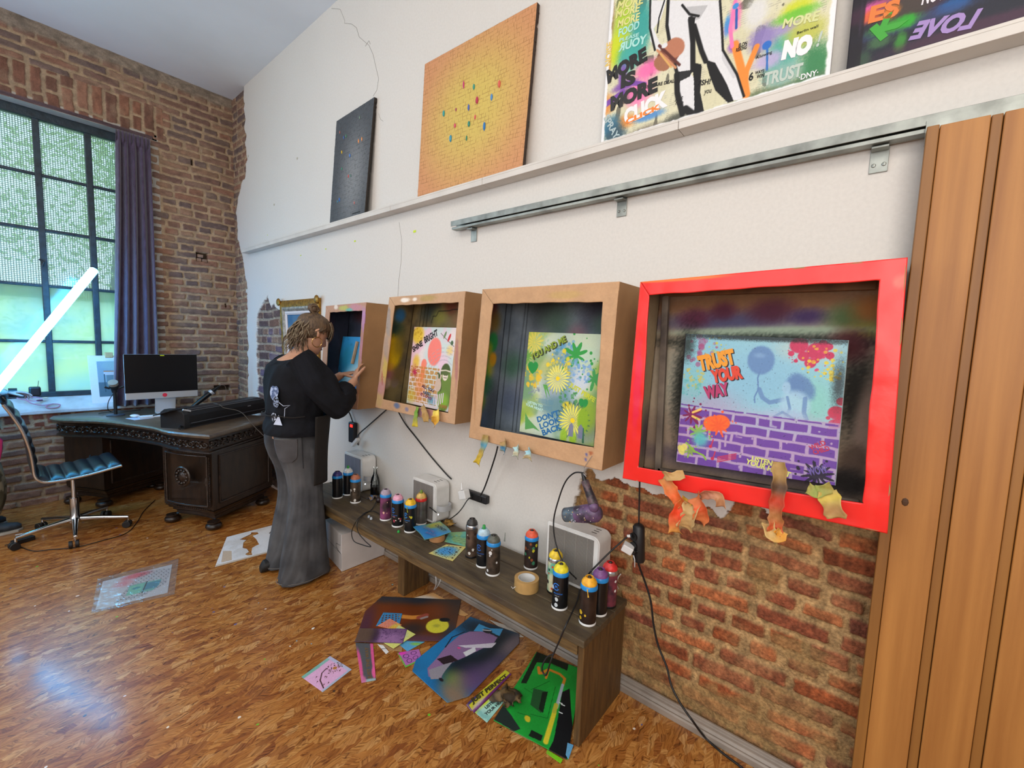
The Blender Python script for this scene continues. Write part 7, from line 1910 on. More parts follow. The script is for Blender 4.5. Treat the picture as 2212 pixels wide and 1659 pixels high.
# arms
def limb(pts, rs, n=14): body.tube(pts, rs, n)
Rsh, Rel = L(-.02, .185, 1.335), L(.12, .285, 1.12)
Rwr = at(766, 822, 0, .27); Rha = at(768, 800, 0, .235)
limb([Rsh, (Rsh+Rel)/2, Rel], [.052, .045, .040]); limb([Rel, Rel.lerp(Rwr, .35), Rwr.lerp(Rel, .2), Rwr], [.040, .039, .028, .025])
Lsh, Lel = L(.0, -.18, 1.335), L(.17, -.20, 1.11)
Lwr = at(752, 812, 0, .245); Lwr = Vector((.235, -2.715, Lwr.z)); Lha = Vector((.17, -2.68, 1.27))
limb([Lsh, (Lsh+Lel)/2, Lel], [.050, .044, .038]); limb([Lel, Lel.lerp(Lwr, .5), Lwr], [.038, .034, .024])
def hand(wr, palm_dir, up_dir, side, scale=1.0, curl=.5):
    """palm with five fingers: palm_dir along the hand, up_dir back of the hand, side towards the thumb"""
    p = Vector(palm_dir).normalized(); s = Vector(side); s = (s-p*s.dot(p)).normalized(); u = Vector(up_dir); u = (u-p*u.dot(p)-s*u.dot(s)).normalized(); k = scale
    body.loft([ell(wr-p*.012, s*.023*k, u*.017*k, 16), ell(wr+p*.02*k, s*.030*k, u*.016*k, 16), ell(wr+p*.055*k, s*.038*k, u*.014*k, 16), ell(wr+p*.083*k, s*.039*k, u*.012*k, 16), ell(wr+p*.092*k, s*.034*k, u*.008*k, 16)])
    for i, (off, ln) in enumerate(((.029, .070), (.010, .079), (-.010, .073), (-.028, .056))):
        b0 = wr+p*.080*k+s*off*k; ang = 0; q = b0; pts = [b0-p*.012]; seg = [ln*.42, ln*.32, ln*.26]
        d0 = (p+s*off*1.6).normalized(); cur = (.25+.12*i)*curl*2
        for sg in seg:
            pts.append(q); ang += cur*.9; d1 = (d0*math.cos(ang)-u*math.sin(ang)); q = q+d1*sg*k
        pts.append(q); body.tube(pts, [.0085*k, .0090*k, .0082*k, .0074*k, .0058*k], 10)
        body.ball(q, .0058*k, n=8)
    b0 = wr+p*.022*k+s*.022*k; d1 = (p*.62+s*.72-u*.35).normalized(); d2 = (p*.92+s*.20-u*.42).normalized(); q1 = b0+d1*.036*k; q2 = q1+d2*.030*k; q3 = q2+d2*.024*k
    body.tube([b0-d1*.012, b0, q1, q2, q3], [.013*k, .012*k, .0105*k, .0095*k, .0068*k], 10); body.ball(q3, .0068*k, n=8)
hand(Rwr, (Rha-Rwr).normalized()*1.0+Vector((-.35, -.35, .4)), Vector((.3, .9, .1)), Vector((-.3, .2, .9)), .95, .55)
hand(Lwr, (Lha-Lwr), Vector((.2, .3, .9)), Vector((-.2, .9, .1)), .95, .5)
# legs inside the jeans
for s_ in (-1, 1): body.tube([L(-.0, .08*s_, .92), L(.02, .10*s_, .5), L(.0, .115*s_, .08)], [.070, .045, .032], 12)
# ear on the near side
ear = [H(-.012, .070, -.012), H(-.016, .078, .002), H(-.020, .082, .018), H(-.012, .080, .030), H(0, .074, .026)]
body.tube(ear, [.008, .011, .011, .009, .006], 8); body.ball(H(-.008, .084, .002), (.012, .011, .024), n=12)
bo = body.build('body', M_skin, woman, smooth='all'); remesh(bo, .0038, 3)
# face details
M_dark = mat('eye_dark', '#2a1c16', .4)
for s_ in (1, -1):
    MB().ball(H(.0795, .030*s_, .000), (.006, .009, .005), n=10).build('eye', mat('eye_white', '#d8d0c8', .3), woman, smooth=True)
    MB().tube([H(.084, .018*s_, .004), H(.0855, .030*s_, .007), H(.078, .043*s_, .003)], .0018, 6).build('eyelashes', M_dark, woman, smooth=True)
    MB().tube([H(.087, .016*s_, .020), H(.088, .032*s_, .025), H(.079, .047*s_, .020)], [.002, .003, .0015], 6).build('eyebrow', mat('brow', '#4a3424', .7), woman, smooth=True)
MB().tube([H(.083, -.020, -.067), H(.0885, 0, -.064), H(.083, .020, -.067)], [.002, .0042, .002], 8).build('lips', mat('lips', '#a45a50', .45), woman, smooth=True)
# hoop earring
ec = H(.004, .094, -.048)
MB().tube([ec+(Hf*.33+Hr*.1).normalized()*.0+Hf*(.030*math.cos(a*.2618))+Hu*(.030*math.sin(a*.2618)) for a in range(25)], .0024, 6).build('hoop_earring', mat('gold', '#d8b070', .2, 1.0), woman, smooth=True)
MB().tube([ear[0]-Hu*.012+Hr*.012, ec+Hu*.030], .0012, 6).build('earring_wire', mat('gold', '#d8b070', .2, 1.0), woman)
# hair: cap, locks, bun
M_hair = mat('hair', '#3b2b1e', .55, col2='#6d563e', scale=60, stretch=(1, 1, .35), bump=.4, bscale=180)
M_hairg = mat('hair_greyblond', '#5c4c3a', .6, col2='#8f8068', scale=50, bump=.3, bscale=180)
cap = []
for (u, fr_, bk, hf) in [(-.045, -.055, .100, .060), (-.02, -.035, .108, .074), (0, -.022, .112, .079), (.02, .010, .115, .083), (.045, .088, .118, .086), (.065, .100, .116, .086), (.085, .094, .108, .080), (.104, .074, .09, .068), (.120, .045, .062, .048), (.130, .015, .025, .022)]:
    ring = []
    for k in range(40):
        t = 2*math.pi*k/40; c, s = math.cos(t), math.sin(t)
        f = fr_*c if c > 0 else bk*c
        if fr_ < 0 and c > 0: f = fr_*c*1.0
        ring.append(H(f+.002*math.sin(k*2.3), hf*s*(1+.015*math.sin(k*3.7)), u))
    cap.append(ring)
MB().loft(cap).build('hair', M_hair, woman, smooth='all')
rnd = random.Random(11); mb = MB(); mb2 = MB()
def lock(start, mid, end, r, tgt, wav=.006):
    pts = []
    for i in range(12):
        t = i/11; q = start*(1-t)**2+mid*2*t*(1-t)+end*t*t
        q = q+Hr*math.sin(t*9+rnd.random()*2+start.x*90)*wav*t+Hf*math.cos(t*8+start.z*70)*wav*t
        pts.append(q)
    tgt.tube(pts, [r*(1-.75*(i/11)**1.5) for i in range(12)], 5)
# swept over the crown to the bun
B0 = H(-.062, .005, .128)
for i in range(90):
    a = rnd.uniform(-2.6, 2.6); f0 = .095*math.cos(a); r0 = .083*math.sin(a); u0 = rnd.uniform(.012, .06) if abs(a) < 1.6 else rnd.uniform(-.0, .06)
    s = H(f0 if f0 > 0 else f0*1.2, r0, u0); m_ = H(f0*.55, r0*.75, .132); lock(s, m_, B0+Vector((rnd.uniform(-.012, .012), rnd.uniform(-.012, .012), 0)), .0042, mb, .002)
# loose hair at the back and sides down to the shoulders
for i in range(230):
    a = rnd.uniform(.69*math.pi, 1.38*math.pi) if i % 5 else -rnd.uniform(.52*math.pi, .62*math.pi)
    s = H(math.cos(a)*.108, math.sin(a)*.080, rnd.uniform(-.03, .06)); out_ = Hf*math.cos(a)*.055+Hr*math.sin(a)*.02
    e = s-UP*rnd.uniform(.07, .155)-F*rnd.uniform(.0, .075)+Vector((rnd.uniform(-.02, .02), rnd.uniform(-.03, .03), 0))
    m_ = (s+e)/2+out_*rnd.uniform(.2, .8)
    lock(s, m_, e, .0048, mb2 if i % 3 else mb, .009)
# fringe falling over the brow
for i in range(46):
    a = rnd.uniform(-.9, 1.15); s = H(.070*math.cos(a*.9), .070*math.sin(a), .095+rnd.uniform(-.01, .015)); e = H(.108*math.cos(a*.8)+rnd.uniform(-.004, .008), .074*math.sin(a), .012+rnd.uniform(-.02, .02)); m_ = H(.120*math.cos(a*.85), .085*math.sin(a), .072)
    lock(s, m_, e, .0045, mb if i % 2 else mb2, .003)
for i in range(26):
    s = H(rnd.uniform(-.01, .03), .078, rnd.uniform(.03, .06)); e = H(rnd.uniform(-.045, -.02), .086, rnd.uniform(-.03, .0)); m_ = H(-.0, .094, .03); lock(s, m_, e, .004, mb, .003)
mb.build('hair_locks', M_hair, woman, smooth='all'); mb2.build('greyish_hair_locks', M_hairg, woman, smooth='all')
mb = MB()
for i in range(26):
    a0 = rnd.uniform(0, 6.28); tl = rnd.uniform(-.5, .5); pts = []
    for j in range(16):
        a = a0+j*.38; rr = .026+.004*math.sin(j+i)
        pts.append(B0+Hu*(.020+rr*.75*math.sin(a*1.0)*math.cos(tl)+.006*math.sin(i))+Hf*(rr*math.cos(a))+Hr*(rr*math.sin(a)*math.sin(tl)+rnd.uniform(-.003, .003)+.012*math.sin(i*1.7)))
    mb.tube(pts, .0052, 5)
mb.ball(B0+Hu*.018, (.024, .022, .022), n=12); mb.build('hair_bun', M_hair, woman, smooth='all')
MB().tube([B0+Hf*(.020*math.cos(a*.5236))+Hr*(.019*math.sin(a*.5236))+Hu*.002 for a in range(13)], .0045, 8).build('hair_tie', M_dark, woman, smooth=True)
# jumper
M_jump = mat('black_knit', '#0b0c10', .85, col2='#16181f', scale=9, bump=.25, bscale=300, spec=.2)
tor = [ell(L(.002, .010, 1.395), F*.085, Rr*.105), ell(L(-.010, .0, 1.390), F*.100, Rr*.135), ell(L(-.015, 0, 1.365), F*.115, Rr*.185), ell(L(-.02, 0, 1.315), F*.130, Rr*.225), ell(L(-.02, 0, 1.24), F*.145, Rr*.232), ell(L(-.01, 0, 1.14), F*.155, Rr*.222), ell(L(-.01, 0, 1.06), F*.155, Rr*.212),
       ell(L(-.01, 0, 1.01), F*.150, Rr*.205), ell(L(-.01, 0, .97), F*.164, Rr*.214), ell(L(-.01, 0, .935), F*.170, Rr*.218), ell(L(-.01, 0, .912), F*.168, Rr*.212)]
# wide neckline slipping off the back: lower it behind
for k, r in enumerate(tor[:3]):
    for i, p in enumerate(r):
        dip = max(0, -(p-W0).dot(F)-.0)*(.50-.13*k); p.z -= dip+(.022*max(0, (p-W0).dot(Rr))*(1 if k == 0 else .5))
cloth('jumper', tor, M_jump, woman, 3, .010, (9, 6), thick=.005)
def sleeve(sh, el, wr, nm, seed, r0=.085, r1=.095, r2=.085, r3=.060):
    d1 = (el-sh).normalized(); d2 = (wr-el).normalized(); dm = (d1+d2).normalized()
    def rg(c, d, r, q=1.0):
        a = Vector((0, 0, 1)).cross(d); a = a.normalized() if a.length > .1 else Rr; b = d.cross(a).normalized(); return ell(c, a*r, b*r*q)
    rings = [rg(sh-d1*.07+Vector((0, 0, -.01)), d1, r0*.9), rg(sh, d1, r0), rg(sh.lerp(el, .5)-UP*.01, d1, r1), rg(el-UP*.012, dm, r2*1.05), rg(el.lerp(wr, .30)-UP*.010, d2, r2*.95), rg(el.lerp(wr, .52)-UP*.004, d2, r3*1.1), rg(el.lerp(wr, .60), d2, r3)]
    return cloth(nm, rings, M_jump, woman, seed, .009, (7, 6), thick=.005)
sleeve(Rsh, Rel, Rwr, 'sleeve', 5); sleeve(Lsh-UP*.03, Lel, Lwr, 'sleeve', 7, .06, .078, .075, .052)
# printed motif on the back of the jumper
def torso_pt(th, z, off=.004):
    zs_ = [(1.315, .130, .225), (1.24, .145, .232), (1.14, .155, .222), (1.06, .155, .212), (1.01, .150, .205), (.97, .158, .212), (.935, .162, .215)]
    for (z1, a1, b1), (z2, a2, b2) in zip(zs_[:-1], zs_[1:]):
        if z2 <= z <= z1:
            t = (z1-z)/(z1-z2); a = a1+(a2-a1)*t; b = b1+(b2-b1)*t; break
    else: a, b = (.15, .23)
    return L(-.012+(a+off+.008)*math.cos(th), (b+off+.006)*math.sin(th), z)
def patch(pts, m, nm, off=.006):
    """closed outline in (angle, height) laid on the back as a fan"""
    mb = MB(); c = (sum(p[0] for p in pts)/len(pts), sum(p[1] for p in pts)/len(pts)); n = len(pts)
    vs = [torso_pt(*c, off)]+[torso_pt(*p, off) for p in pts]+[torso_pt((p[0]+c[0])/2, (p[1]+c[1])/2, off) for p in pts]
    fs = [(0, 1+n+i, 1+n+(i+1) % n) for i in range(n)]+[(1+n+i, 1+i, 1+(i+1) % n, 1+n+(i+1) % n) for i in range(n)]
    return mb.add(vs, fs).build(nm, m, woman)
M_pr = mat('print_pale', '#a9b8d8', .7, col2='#4a5a80', scale=40, thr=(.45, .55)); M_prw = mat('print_white', '#c4cfe6', .7)
def TH(d): return math.pi-d          # angle measured from the middle of the back towards the near side
patch([(TH(.42+.16*math.cos(a)), 1.175+.042*math.sin(a)*(1+.2*math.sin(3*a))) for a in [i*.52 for i in range(12)]], M_pr, 'printed_motif')
patch([(TH(.52+.10*math.cos(a)), 1.120+.034*math.sin(a)) for a in [i*.52 for i in range(12)]], mat('print_dark', '#1a1c24', .7, col2='#8fa0c0', scale=70, thr=(.5, .54)), 'printed_motif', .008)
mb = MB(); mb.tube([torso_pt(TH(.60), 1.12, .006), torso_pt(TH(.75), 1.10, .006), torso_pt(TH(.95), 1.105, .006), torso_pt(TH(.80), 1.085, .006), torso_pt(TH(.78), 1.03, .006)], .0016, 5); mb.build('printed_line', M_prw, woman)
patch([(TH(.30), 1.035), (TH(.40), 1.055), (TH(.50), 1.05), (TH(.52), 1.02), (TH(.38), 1.0), (TH(.28), 1.012)], mat('print_black', '#101018', .7, col2='#c9d2e6', scale=90, thr=(.55, .6)), 'printed_motif')
patch([(TH(.42), .985), (TH(.60), 1.045), (TH(.72), .985)], M_prw, 'printed_motif')
# jeans: seat and two flared legs
M_den = mat('grey_denim', '#2d2f34', .85, col2='#56575a', scale=6, bump=.2, bscale=500)
def leg(side, name, seed):
    s = side; fx = -.008; 
    hemf = .005 if s > 0 else .025
    R_ = [ell(L(fx+.01, .055*s, .975), F*.140, Rr*.115), ell(L(fx, .072*s, .90), F*.152, Rr*.108), ell(L(fx, .082*s, .80), F*.142, Rr*.100), ell(L(fx+.015+hemf*.4, .092*s, .66), F*.112, Rr*.088), ell(L(fx+.02+hemf*.6, .100*s, .50), F*.102, Rr*.082), ell(L(fx+.01+hemf*.8, .110*s, .32), F*.120, Rr*.088), ell(L(hemf-.015, .118*s, .15), F*.140, Rr*.098), ell(L(hemf-.022, .122*s, .055), F*.148, Rr*.103), ell(L(hemf-.025, .122*s, .022), F*.150, Rr*.104)]
    def rid(th, hh): return .010*np.sin(th*3+hh*5+seed)*np.clip(hh-.25, 0, 1)+.006*np.sin(th*7+hh*9)*np.clip(hh-.4, 0, 1)
    return cloth(name, R_, M_den, woman, seed, .012, (7, 5), thick=.004, ridges=rid)
jr = leg(1, 'jeans_leg', 21); jl = leg(-1, 'jeans_leg', 25)
# back pocket and side seam
M_den2 = mat('denim_pocket', '#3c3a3c', .85, col2='#505054', scale=9, bump=.2, bscale=500)
def hip(th, z, off=.006):
    zs_ = [(.975, .140, .115, .055), (.90, .152, .108, .072), (.80, .142, .100, .082), (.66, .112, .088, .092)]
    for (z1, a1, b1, c1), (z2, a2, b2, c2) in zip(zs_[:-1], zs_[1:]):
        if z2 <= z <= z1: t = (z1-z)/(z1-z2); return L(-.006+(a1+(a2-a1)*t+off)*math.cos(th), c1+(c2-c1)*t+(b1+(b2-b1)*t+off)*math.sin(th), z)
    return L(0, 0, z)
vs = []; fs = []
pk = [(.900, .25, 1.15), (.87, .25, 1.15), (.82, .27, 1.13), (.79, .30, 1.10), (.765, .50, .90)]
for z, a, b in pk:
    for k in range(9): vs.append(hip(math.pi-(a+(b-a)*k/8), z, .011))
for i in range(len(pk)-1):
    for k in range(8): fs.append((i*9+k, i*9+k+1, (i+1)*9+k+1, (i+1)*9+k))
o = MB().add(vs, fs).build('back_pocket', M_den2, woman); sm = o.modifiers.new('t', 'SOLIDIFY'); sm.thickness = .004
M_st = mat('stitching', '#77716a', .8)
mb = MB(); mb.tube([vs[i*9] for i in range(5)]+[vs[4*9+8]]+[vs[i*9+8] for i in (3, 2, 1, 0)]+[vs[8-i] for i in range(9)], .0013, 5); mb.build('pocket_stitching', M_st, woman)
M_st2 = mat('seam_dark', '#24252a', .85)
sm_ = [hip(math.pi*.5+.25, z, .004) for z in (.96, .92, .88, .84, .80, .76, .72)]
MB().tube(sm_, .0022, 5).build('side_seam', M_st2, woman)
for sd_, hf_ in ((1, .005), (-1, .025)):
    MB().tube([L(hf_-.025+.153*math.cos(a), .122*sd_+.107*math.sin(a), .034) for a in [k*.2618 for k in range(25)]], .0014, 5).build('hem_stitching', M_st, woman)
# apron hanging from the waist at the front, its tie round the back
M_apr = mat('apron_brown_black', '#17120f', .85, bump=.2, bscale=300)
nA, mA_ = 30, 40; G = np.zeros((mA_, nA, 3))
for j in range(mA_):
    v = j/(mA_-1); z = 1.03-.42*v
    for i in range(nA):
        u = i/(nA-1); th = -1.35+u*2.75
        q = L((.205+.012*math.sin(u*14+v*3)*v-.03*v)*math.cos(th)-.02, (.245+.01*math.sin(u*11)-.012*v)*math.sin(th), z-(.05*max(0, u-.6)*0))
        G[j, i] = q
grid_obj('apron', G, None, None, M_apr, True, woman, .003)
MB().tube([torso_pt(TH(-1.4+k*.14), 1.035+.003*math.sin(k), .010) for k in range(21)], .0035, 6).build('apron_tie', M_apr, woman, smooth=True)
# shoes
M_shoe = mat('black_shoe', '#0c0c0e', .6)
for s_ in (1, -1):
    c = L(-.02 if s_ > 0 else -.06, .13*s_, 0)
    rg = []
    for f, hw, h in ((-.12, .020, .05), (-.10, .036, .075), (-.03, .040, .085), (.05, .046, .065), (.11, .045, .048), (.15, .030, .038), (.165, .008, .025)):
        rg.append([c+F*f+Rr*(hw*math.cos(t))+UP*(h/2+.002+h/2*math.sin(t)) for t in [2*math.pi*k/16 for k in range(16)]])
    MB().loft(rg).build('shoe', M_shoe, woman, smooth=True)

# --- the person at the left edge of the picture, holding the light tube
P0 = Vector((1.93, -4.86, 0))
man = empty('person', P0, 0, 'person cut off by the left photo edge, in camouflage trousers and dark trainer', 'person')
def Q(f, r, z): return P0+Vector((-1, 0, 0))*f+Vector((0, 1, 0))*r+UP*z
body = MB()
def prings(lst): return [ell(Q(f, r, z), Vector((1, 0, 0))*a, Vector((0, 1, 0))*b, 24) for f, r, z, a, b in lst]
body.loft(prings([(0, 0, .9, .11, .16), (0, 0, 1.1, .11, .15), (.02, 0, 1.3, .12, .17), (.03, 0, 1.42, .10, .19), (.03, 0, 1.47, .06, .10), (.04, 0, 1.52, .055, .055), (.05, 0, 1.60, .06, .055)]))
body.loft(prings([(.07, 0, 1.58, .03, .03), (.075, 0, 1.61, .075, .055), (.07, 0, 1.68, .095, .070), (.06, 0, 1.75, .100, .076), (.05, 0, 1.81, .085, .065), (.045, 0, 1.84, .03, .03)]))
hand_w = at(33, 848, 1, -5.10)
el = Q(.02, -.27, 1.08)
for s_, e, w_ in ((-1, el, hand_w+Vector((.05, 0, .0))), (1, Q(.10, .25, 1.12), tube_end+Vector((.13, .03, -.13)))):
    sh = Q(.02, .19*s_, 1.40); body.tube([sh, (sh+e)/2, e], [.055, .048, .042], 14); body.tube([e, e.lerp(w_, .4), w_], [.042, .040, .028], 14)
    hand(w_, Vector((-1, .1, 0)) if s_ < 0 else (tube_end-w_)+Vector((-.05, 0, 0)), Vector((0, .2, 1)), Vector((0, 1, .2)), 1.0, .6)
for s_, fx in ((-1, .02), (1, .12)): body.tube([Q(0, .09*s_, .9), Q(fx*.9, .10*s_, .5), Q(fx, .10*s_, .30), Q(fx*.7, .11*s_, .10)], [.08, .055, .045, .032], 12)
body.tube([Q(.155, 0, 1.70), Q(.178, 0, 1.672), Q(.160, 0, 1.660)], [.008, .013, .010], 8); body.tube([Q(.150, -.02, 1.632), Q(.160, 0, 1.634), Q(.150, .02, 1.632)], [.004, .007, .004], 6)
for s_ in (-1, 1): body.tube([Q(.06, .072*s_, 1.70), Q(.052, .084*s_, 1.685), Q(.062, .074*s_, 1.65)], [.008, .011, .007], 8)
bo = body.build('body', mat('skin_arm', '#a98078', .5, var=.05), man, smooth='all'); remesh(bo, .005, 3)
MB().loft([[Q(.055-.108*math.cos(t)*k+.012*(1-k), .086*math.sin(t)*k, z) for t in [i*math.pi/14 for i in range(28)]] for k, z in ((.80, 1.735), (1.0, 1.76), (1.02, 1.80), (.88, 1.835), (.55, 1.862), (.12, 1.872))]).build('hair', M_hair, man, smooth='all')
for s_ in (-1, 1):
    MB().ball(Q(.148, .034*s_, 1.705), (.007, .011, .006), n=10).build('eye', mat('eye_dark', '#2a1c16', .4), man, smooth=True)
    MB().tube([Q(.160, .018*s_, 1.722), Q(.155, .036*s_, 1.727), Q(.140, .052*s_, 1.722)], .003, 6).build('eyebrow', mat('brow', '#4a3424', .7), man, smooth=True)
M_camo = mat('camouflage', '#4d4a3a', .85, col2='#8a8470', scale=9, thr=(.46, .52), bump=.2, bscale=300)
W_ = woman; 
def clothp(name, rings, m, seed, amp): return cloth(name, rings, m, man, seed, amp, (7, 6))
for s_, sd in ((1, 31), (-1, 33)):
    fx = .12 if s_ > 0 else .02
    clothp('trouser_leg', prings([(0, .08*s_, .98, .13, .11), (.0, .09*s_, .86, .125, .11), (.04, .10*s_, .66, .115, .105), (fx*.9, .10*s_, .48, .110, .10), (fx, .10*s_, .30, .105, .095), (fx*.8, .11*s_, .16, .095, .085), (fx*.7, .11*s_, .11, .070, .065)]), M_camo, sd, .014)
    c = Q(fx*.7+.02, .12*s_, 0); rg = []
    for f, hw, h in ((-.11, .025, .06), (-.09, .038, .10), (-.03, .042, .10), (.05, .050, .07), (.12, .048, .055), (.17, .034, .045), (.188, .008, .03)):
        rg.append([c+Vector((-1, 0, 0))*f+Vector((0, 1, 0))*(hw*math.cos(t))+UP*(.018+h/2+h/2*math.sin(t)) for t in [2*math.pi*k/16 for k in range(16)]])
    sh_ = MB().loft(rg).build('trainer', mat('trainer_dark', '#1d2228', .6, col2='#39434e', scale=20), man, smooth=True)
    MB().loft([[c+Vector((-1, 0, 0))*f+Vector((0, 1, 0))*y+UP*z for f, y in ((-.115, -.03), (-.115, .03), (.0, .047), (.10, .053), (.17, .040), (.195, 0), (.17, -.040), (.10, -.053), (0, -.047))] for z in (.0005, .020)]).build('trainer_sole', mat('sole_grey', '#a8a49c', .6), sh_, bevel=.003)
clothp('dark_top', prings([(.02, 0, 1.47, .08, .13), (.02, 0, 1.42, .12, .20), (.02, 0, 1.28, .145, .22), (0, 0, 1.1, .14, .20), (0, 0, .93, .14, .19), (0, 0, .86, .13, .18)]), mat('dark_top', '#20222a', .85), 37, .010)
MB().tube([hand_w+Vector((.035, 0, 0)), hand_w+Vector((-.01, 0, 0))], [.036, .034], 16).build('black_cuff', mat('black_strap', '#0d0f14', .5), man, smooth=40)
MB().tube([Q(.14, .12, .80), Q(.22, .10, .68), Q(.215, .09, .60), Q(.20, .10, .50)], [.012, .014, .012, .006], 8).build('pink_strap', mat('pink_strap', '#c23a78', .5), man, smooth=True)
q = hand_w+Vector((-.10, .0, .012)); o = MB().box((q.x-.035, q.y-.035, q.z-.045), (q.x+.030, q.y+.035, q.z+.028)).build('black_gadget', mat('gadget_black', '#0e1014', .4), None, bevel=.010); tag(o, 'small black gadget held at the window sill by the person at the left edge', 'gadget')
MB().tube([q+Vector((-.02, 0, .025)), q+Vector((-.026, 0, .075))], .0016, 6).build('antenna', M_black, o)
# ------------------------------------------------------------ stencils and sheets on the floor
VS = vmat('sprayed_stencil', .45, fine=.08)
def pa(p, S):       # brown stencil with yellow disc
    p.noise('#5a2d12', 5, .4, .6, .7); p.blob(.5, .95, .35, .06, '#26303e', .95, .8, grain=.5); p.blob(.9, .75, .10, .12, '#3a3230', .8, .9); p.blob(.35, .45, .14, .16, '#7a3514', .8, .9); p.blob(.75, .7, .1, .1, '#7a3a18', .8, .9); p.blob(.5, .04, .4, .04, '#5a3a50', .8, .8); p.blob(.05, .3, .05, .2, '#4a2a48', .7, .9); p.blob(.55, .25, .08, .06, '#2c2a30', .8, .9); p.blob(.95, .2, .05, .1, '#2a3444', .8, .9)
    u, v = S.px(940, 1350); p.blob(u, v, .062, .060, '#d8cf3c', 1, .08, grain=.05); p.blob(u-.01, v, .02, .015, '#8a8a3a', .6, .9)
    u, v = S.px(953, 1336); p.blob(u, v, .030, .018, '#15171c', 1, .15, grain=.1)
    p.line(S.pxs((862, 1330), (885, 1332), (905, 1330)), .016, '#d0873a'); p.line(S.pxs((900, 1332), (914, 1326)), .015, '#9a4a3a'); p.line(S.pxs((905, 1334), (916, 1330)), .008, '#9a8a8a')
    p.cut((p.u < .13) & (p.v > .60+p.u*3.0)); p.cut((p.u > .92) & (p.v > 1.0-(p.u-.92)*2.2*-1+.0-.0) & (p.v > .86)); p.cut((p.u+p.v < .06)); p.cut((p.u > .93) & (p.v < (p.u-.93)*2.2))
S0 = stencil('floor_stencil', 'brown stencil with a yellow disc, at the top of the heap under the bench', [(800, 1287), (996, 1296), (978, 1385), (768, 1382)], .006, '#6e3818', pa, 150, 110, .0012)
def pbk(p, S):
    p.noise('#24466a', 4, .42, .6, .9); p.blob(.25, .3, .3, .1, '#1f78b4', .9, .8); p.blob(.1, .5, .12, .4, '#2277b0', .9, .8); p.blob(.55, .86, .25, .10, '#12202c', .95, .7, grain=.5); p.blob(.85, .6, .10, .2, '#141a20', .95, .8, grain=.5); p.blob(.62, .35, .12, .14, '#141c22', .95, .8, grain=.5); p.blob(.95, .85, .06, .12, '#7a6a70', .9, .8)
    p.blob(.72, .2, .08, .06, '#8a9a3c', .8, .9); p.blob(.9, .3, .1, .1, '#6a4a7a', .8, .9); p.blob(.85, .08, .10, .05, '#8a7058', .9, .8); p.blob(.95, .5, .06, .1, '#5a4a6a', .8, .9)
    # cut-out seated shape showing what lies beneath
    P = S.pxs
    p.poly(P((960, 1400), (990, 1375), (1010, 1368), (1040, 1372), (1062, 1390), (1055, 1402), (1030, 1412), (1000, 1425), (960, 1440), (950, 1470), (925, 1462), (922, 1445), (940, 1425)), '#8a6a94')
    p.poly(P((1030, 1352), (1048, 1366), (1074, 1372), (1066, 1388), (1050, 1375), (1018, 1368)), '#3f9ad0'); p.poly(P((985, 1398), (1060, 1402), (1050, 1412), (1000, 1405)), '#cfc8d4')
    p.poly(P((925, 1448), (950, 1440), (975, 1432), (960, 1450), (948, 1468), (930, 1468)), '#8f8a94'); p.poly(P((942, 1425), (970, 1418), (985, 1432), (955, 1438)), '#2a1c22')
    p.poly(P((995, 1415), (1018, 1405), (1020, 1415), (1000, 1425)), '#d8d8dc'); p.blob(*S.px(1044, 1372), .028, .018, '#1d1c22', 1, .15); p.line(P((1036, 1368), (1050, 1372)), .004, '#c8c8cc'); p.blob(*S.px(987, 1404), .010, .007, '#d84a8a', 1, .2)
    p.line(P((960, 1400), (975, 1378), (1000, 1368)), .003, '#1b1420'); p.blob(*S.px(951, 1470), .014, .008, '#201c22', 1, .2)
    p.cut(p.u+p.v < .12); p.cut((1-p.u)+p.v < .16); p.cut((1-p.u)+(1-p.v) < .12)
stencil('floor_stencil', 'large blue and black stencil with a ragged cut-out, middle of the floor heap', [(1016, 1332), (1136, 1374), (984, 1534), (880, 1440)], .007, '#1f6ea8', pbk, 170, 190, .0012)
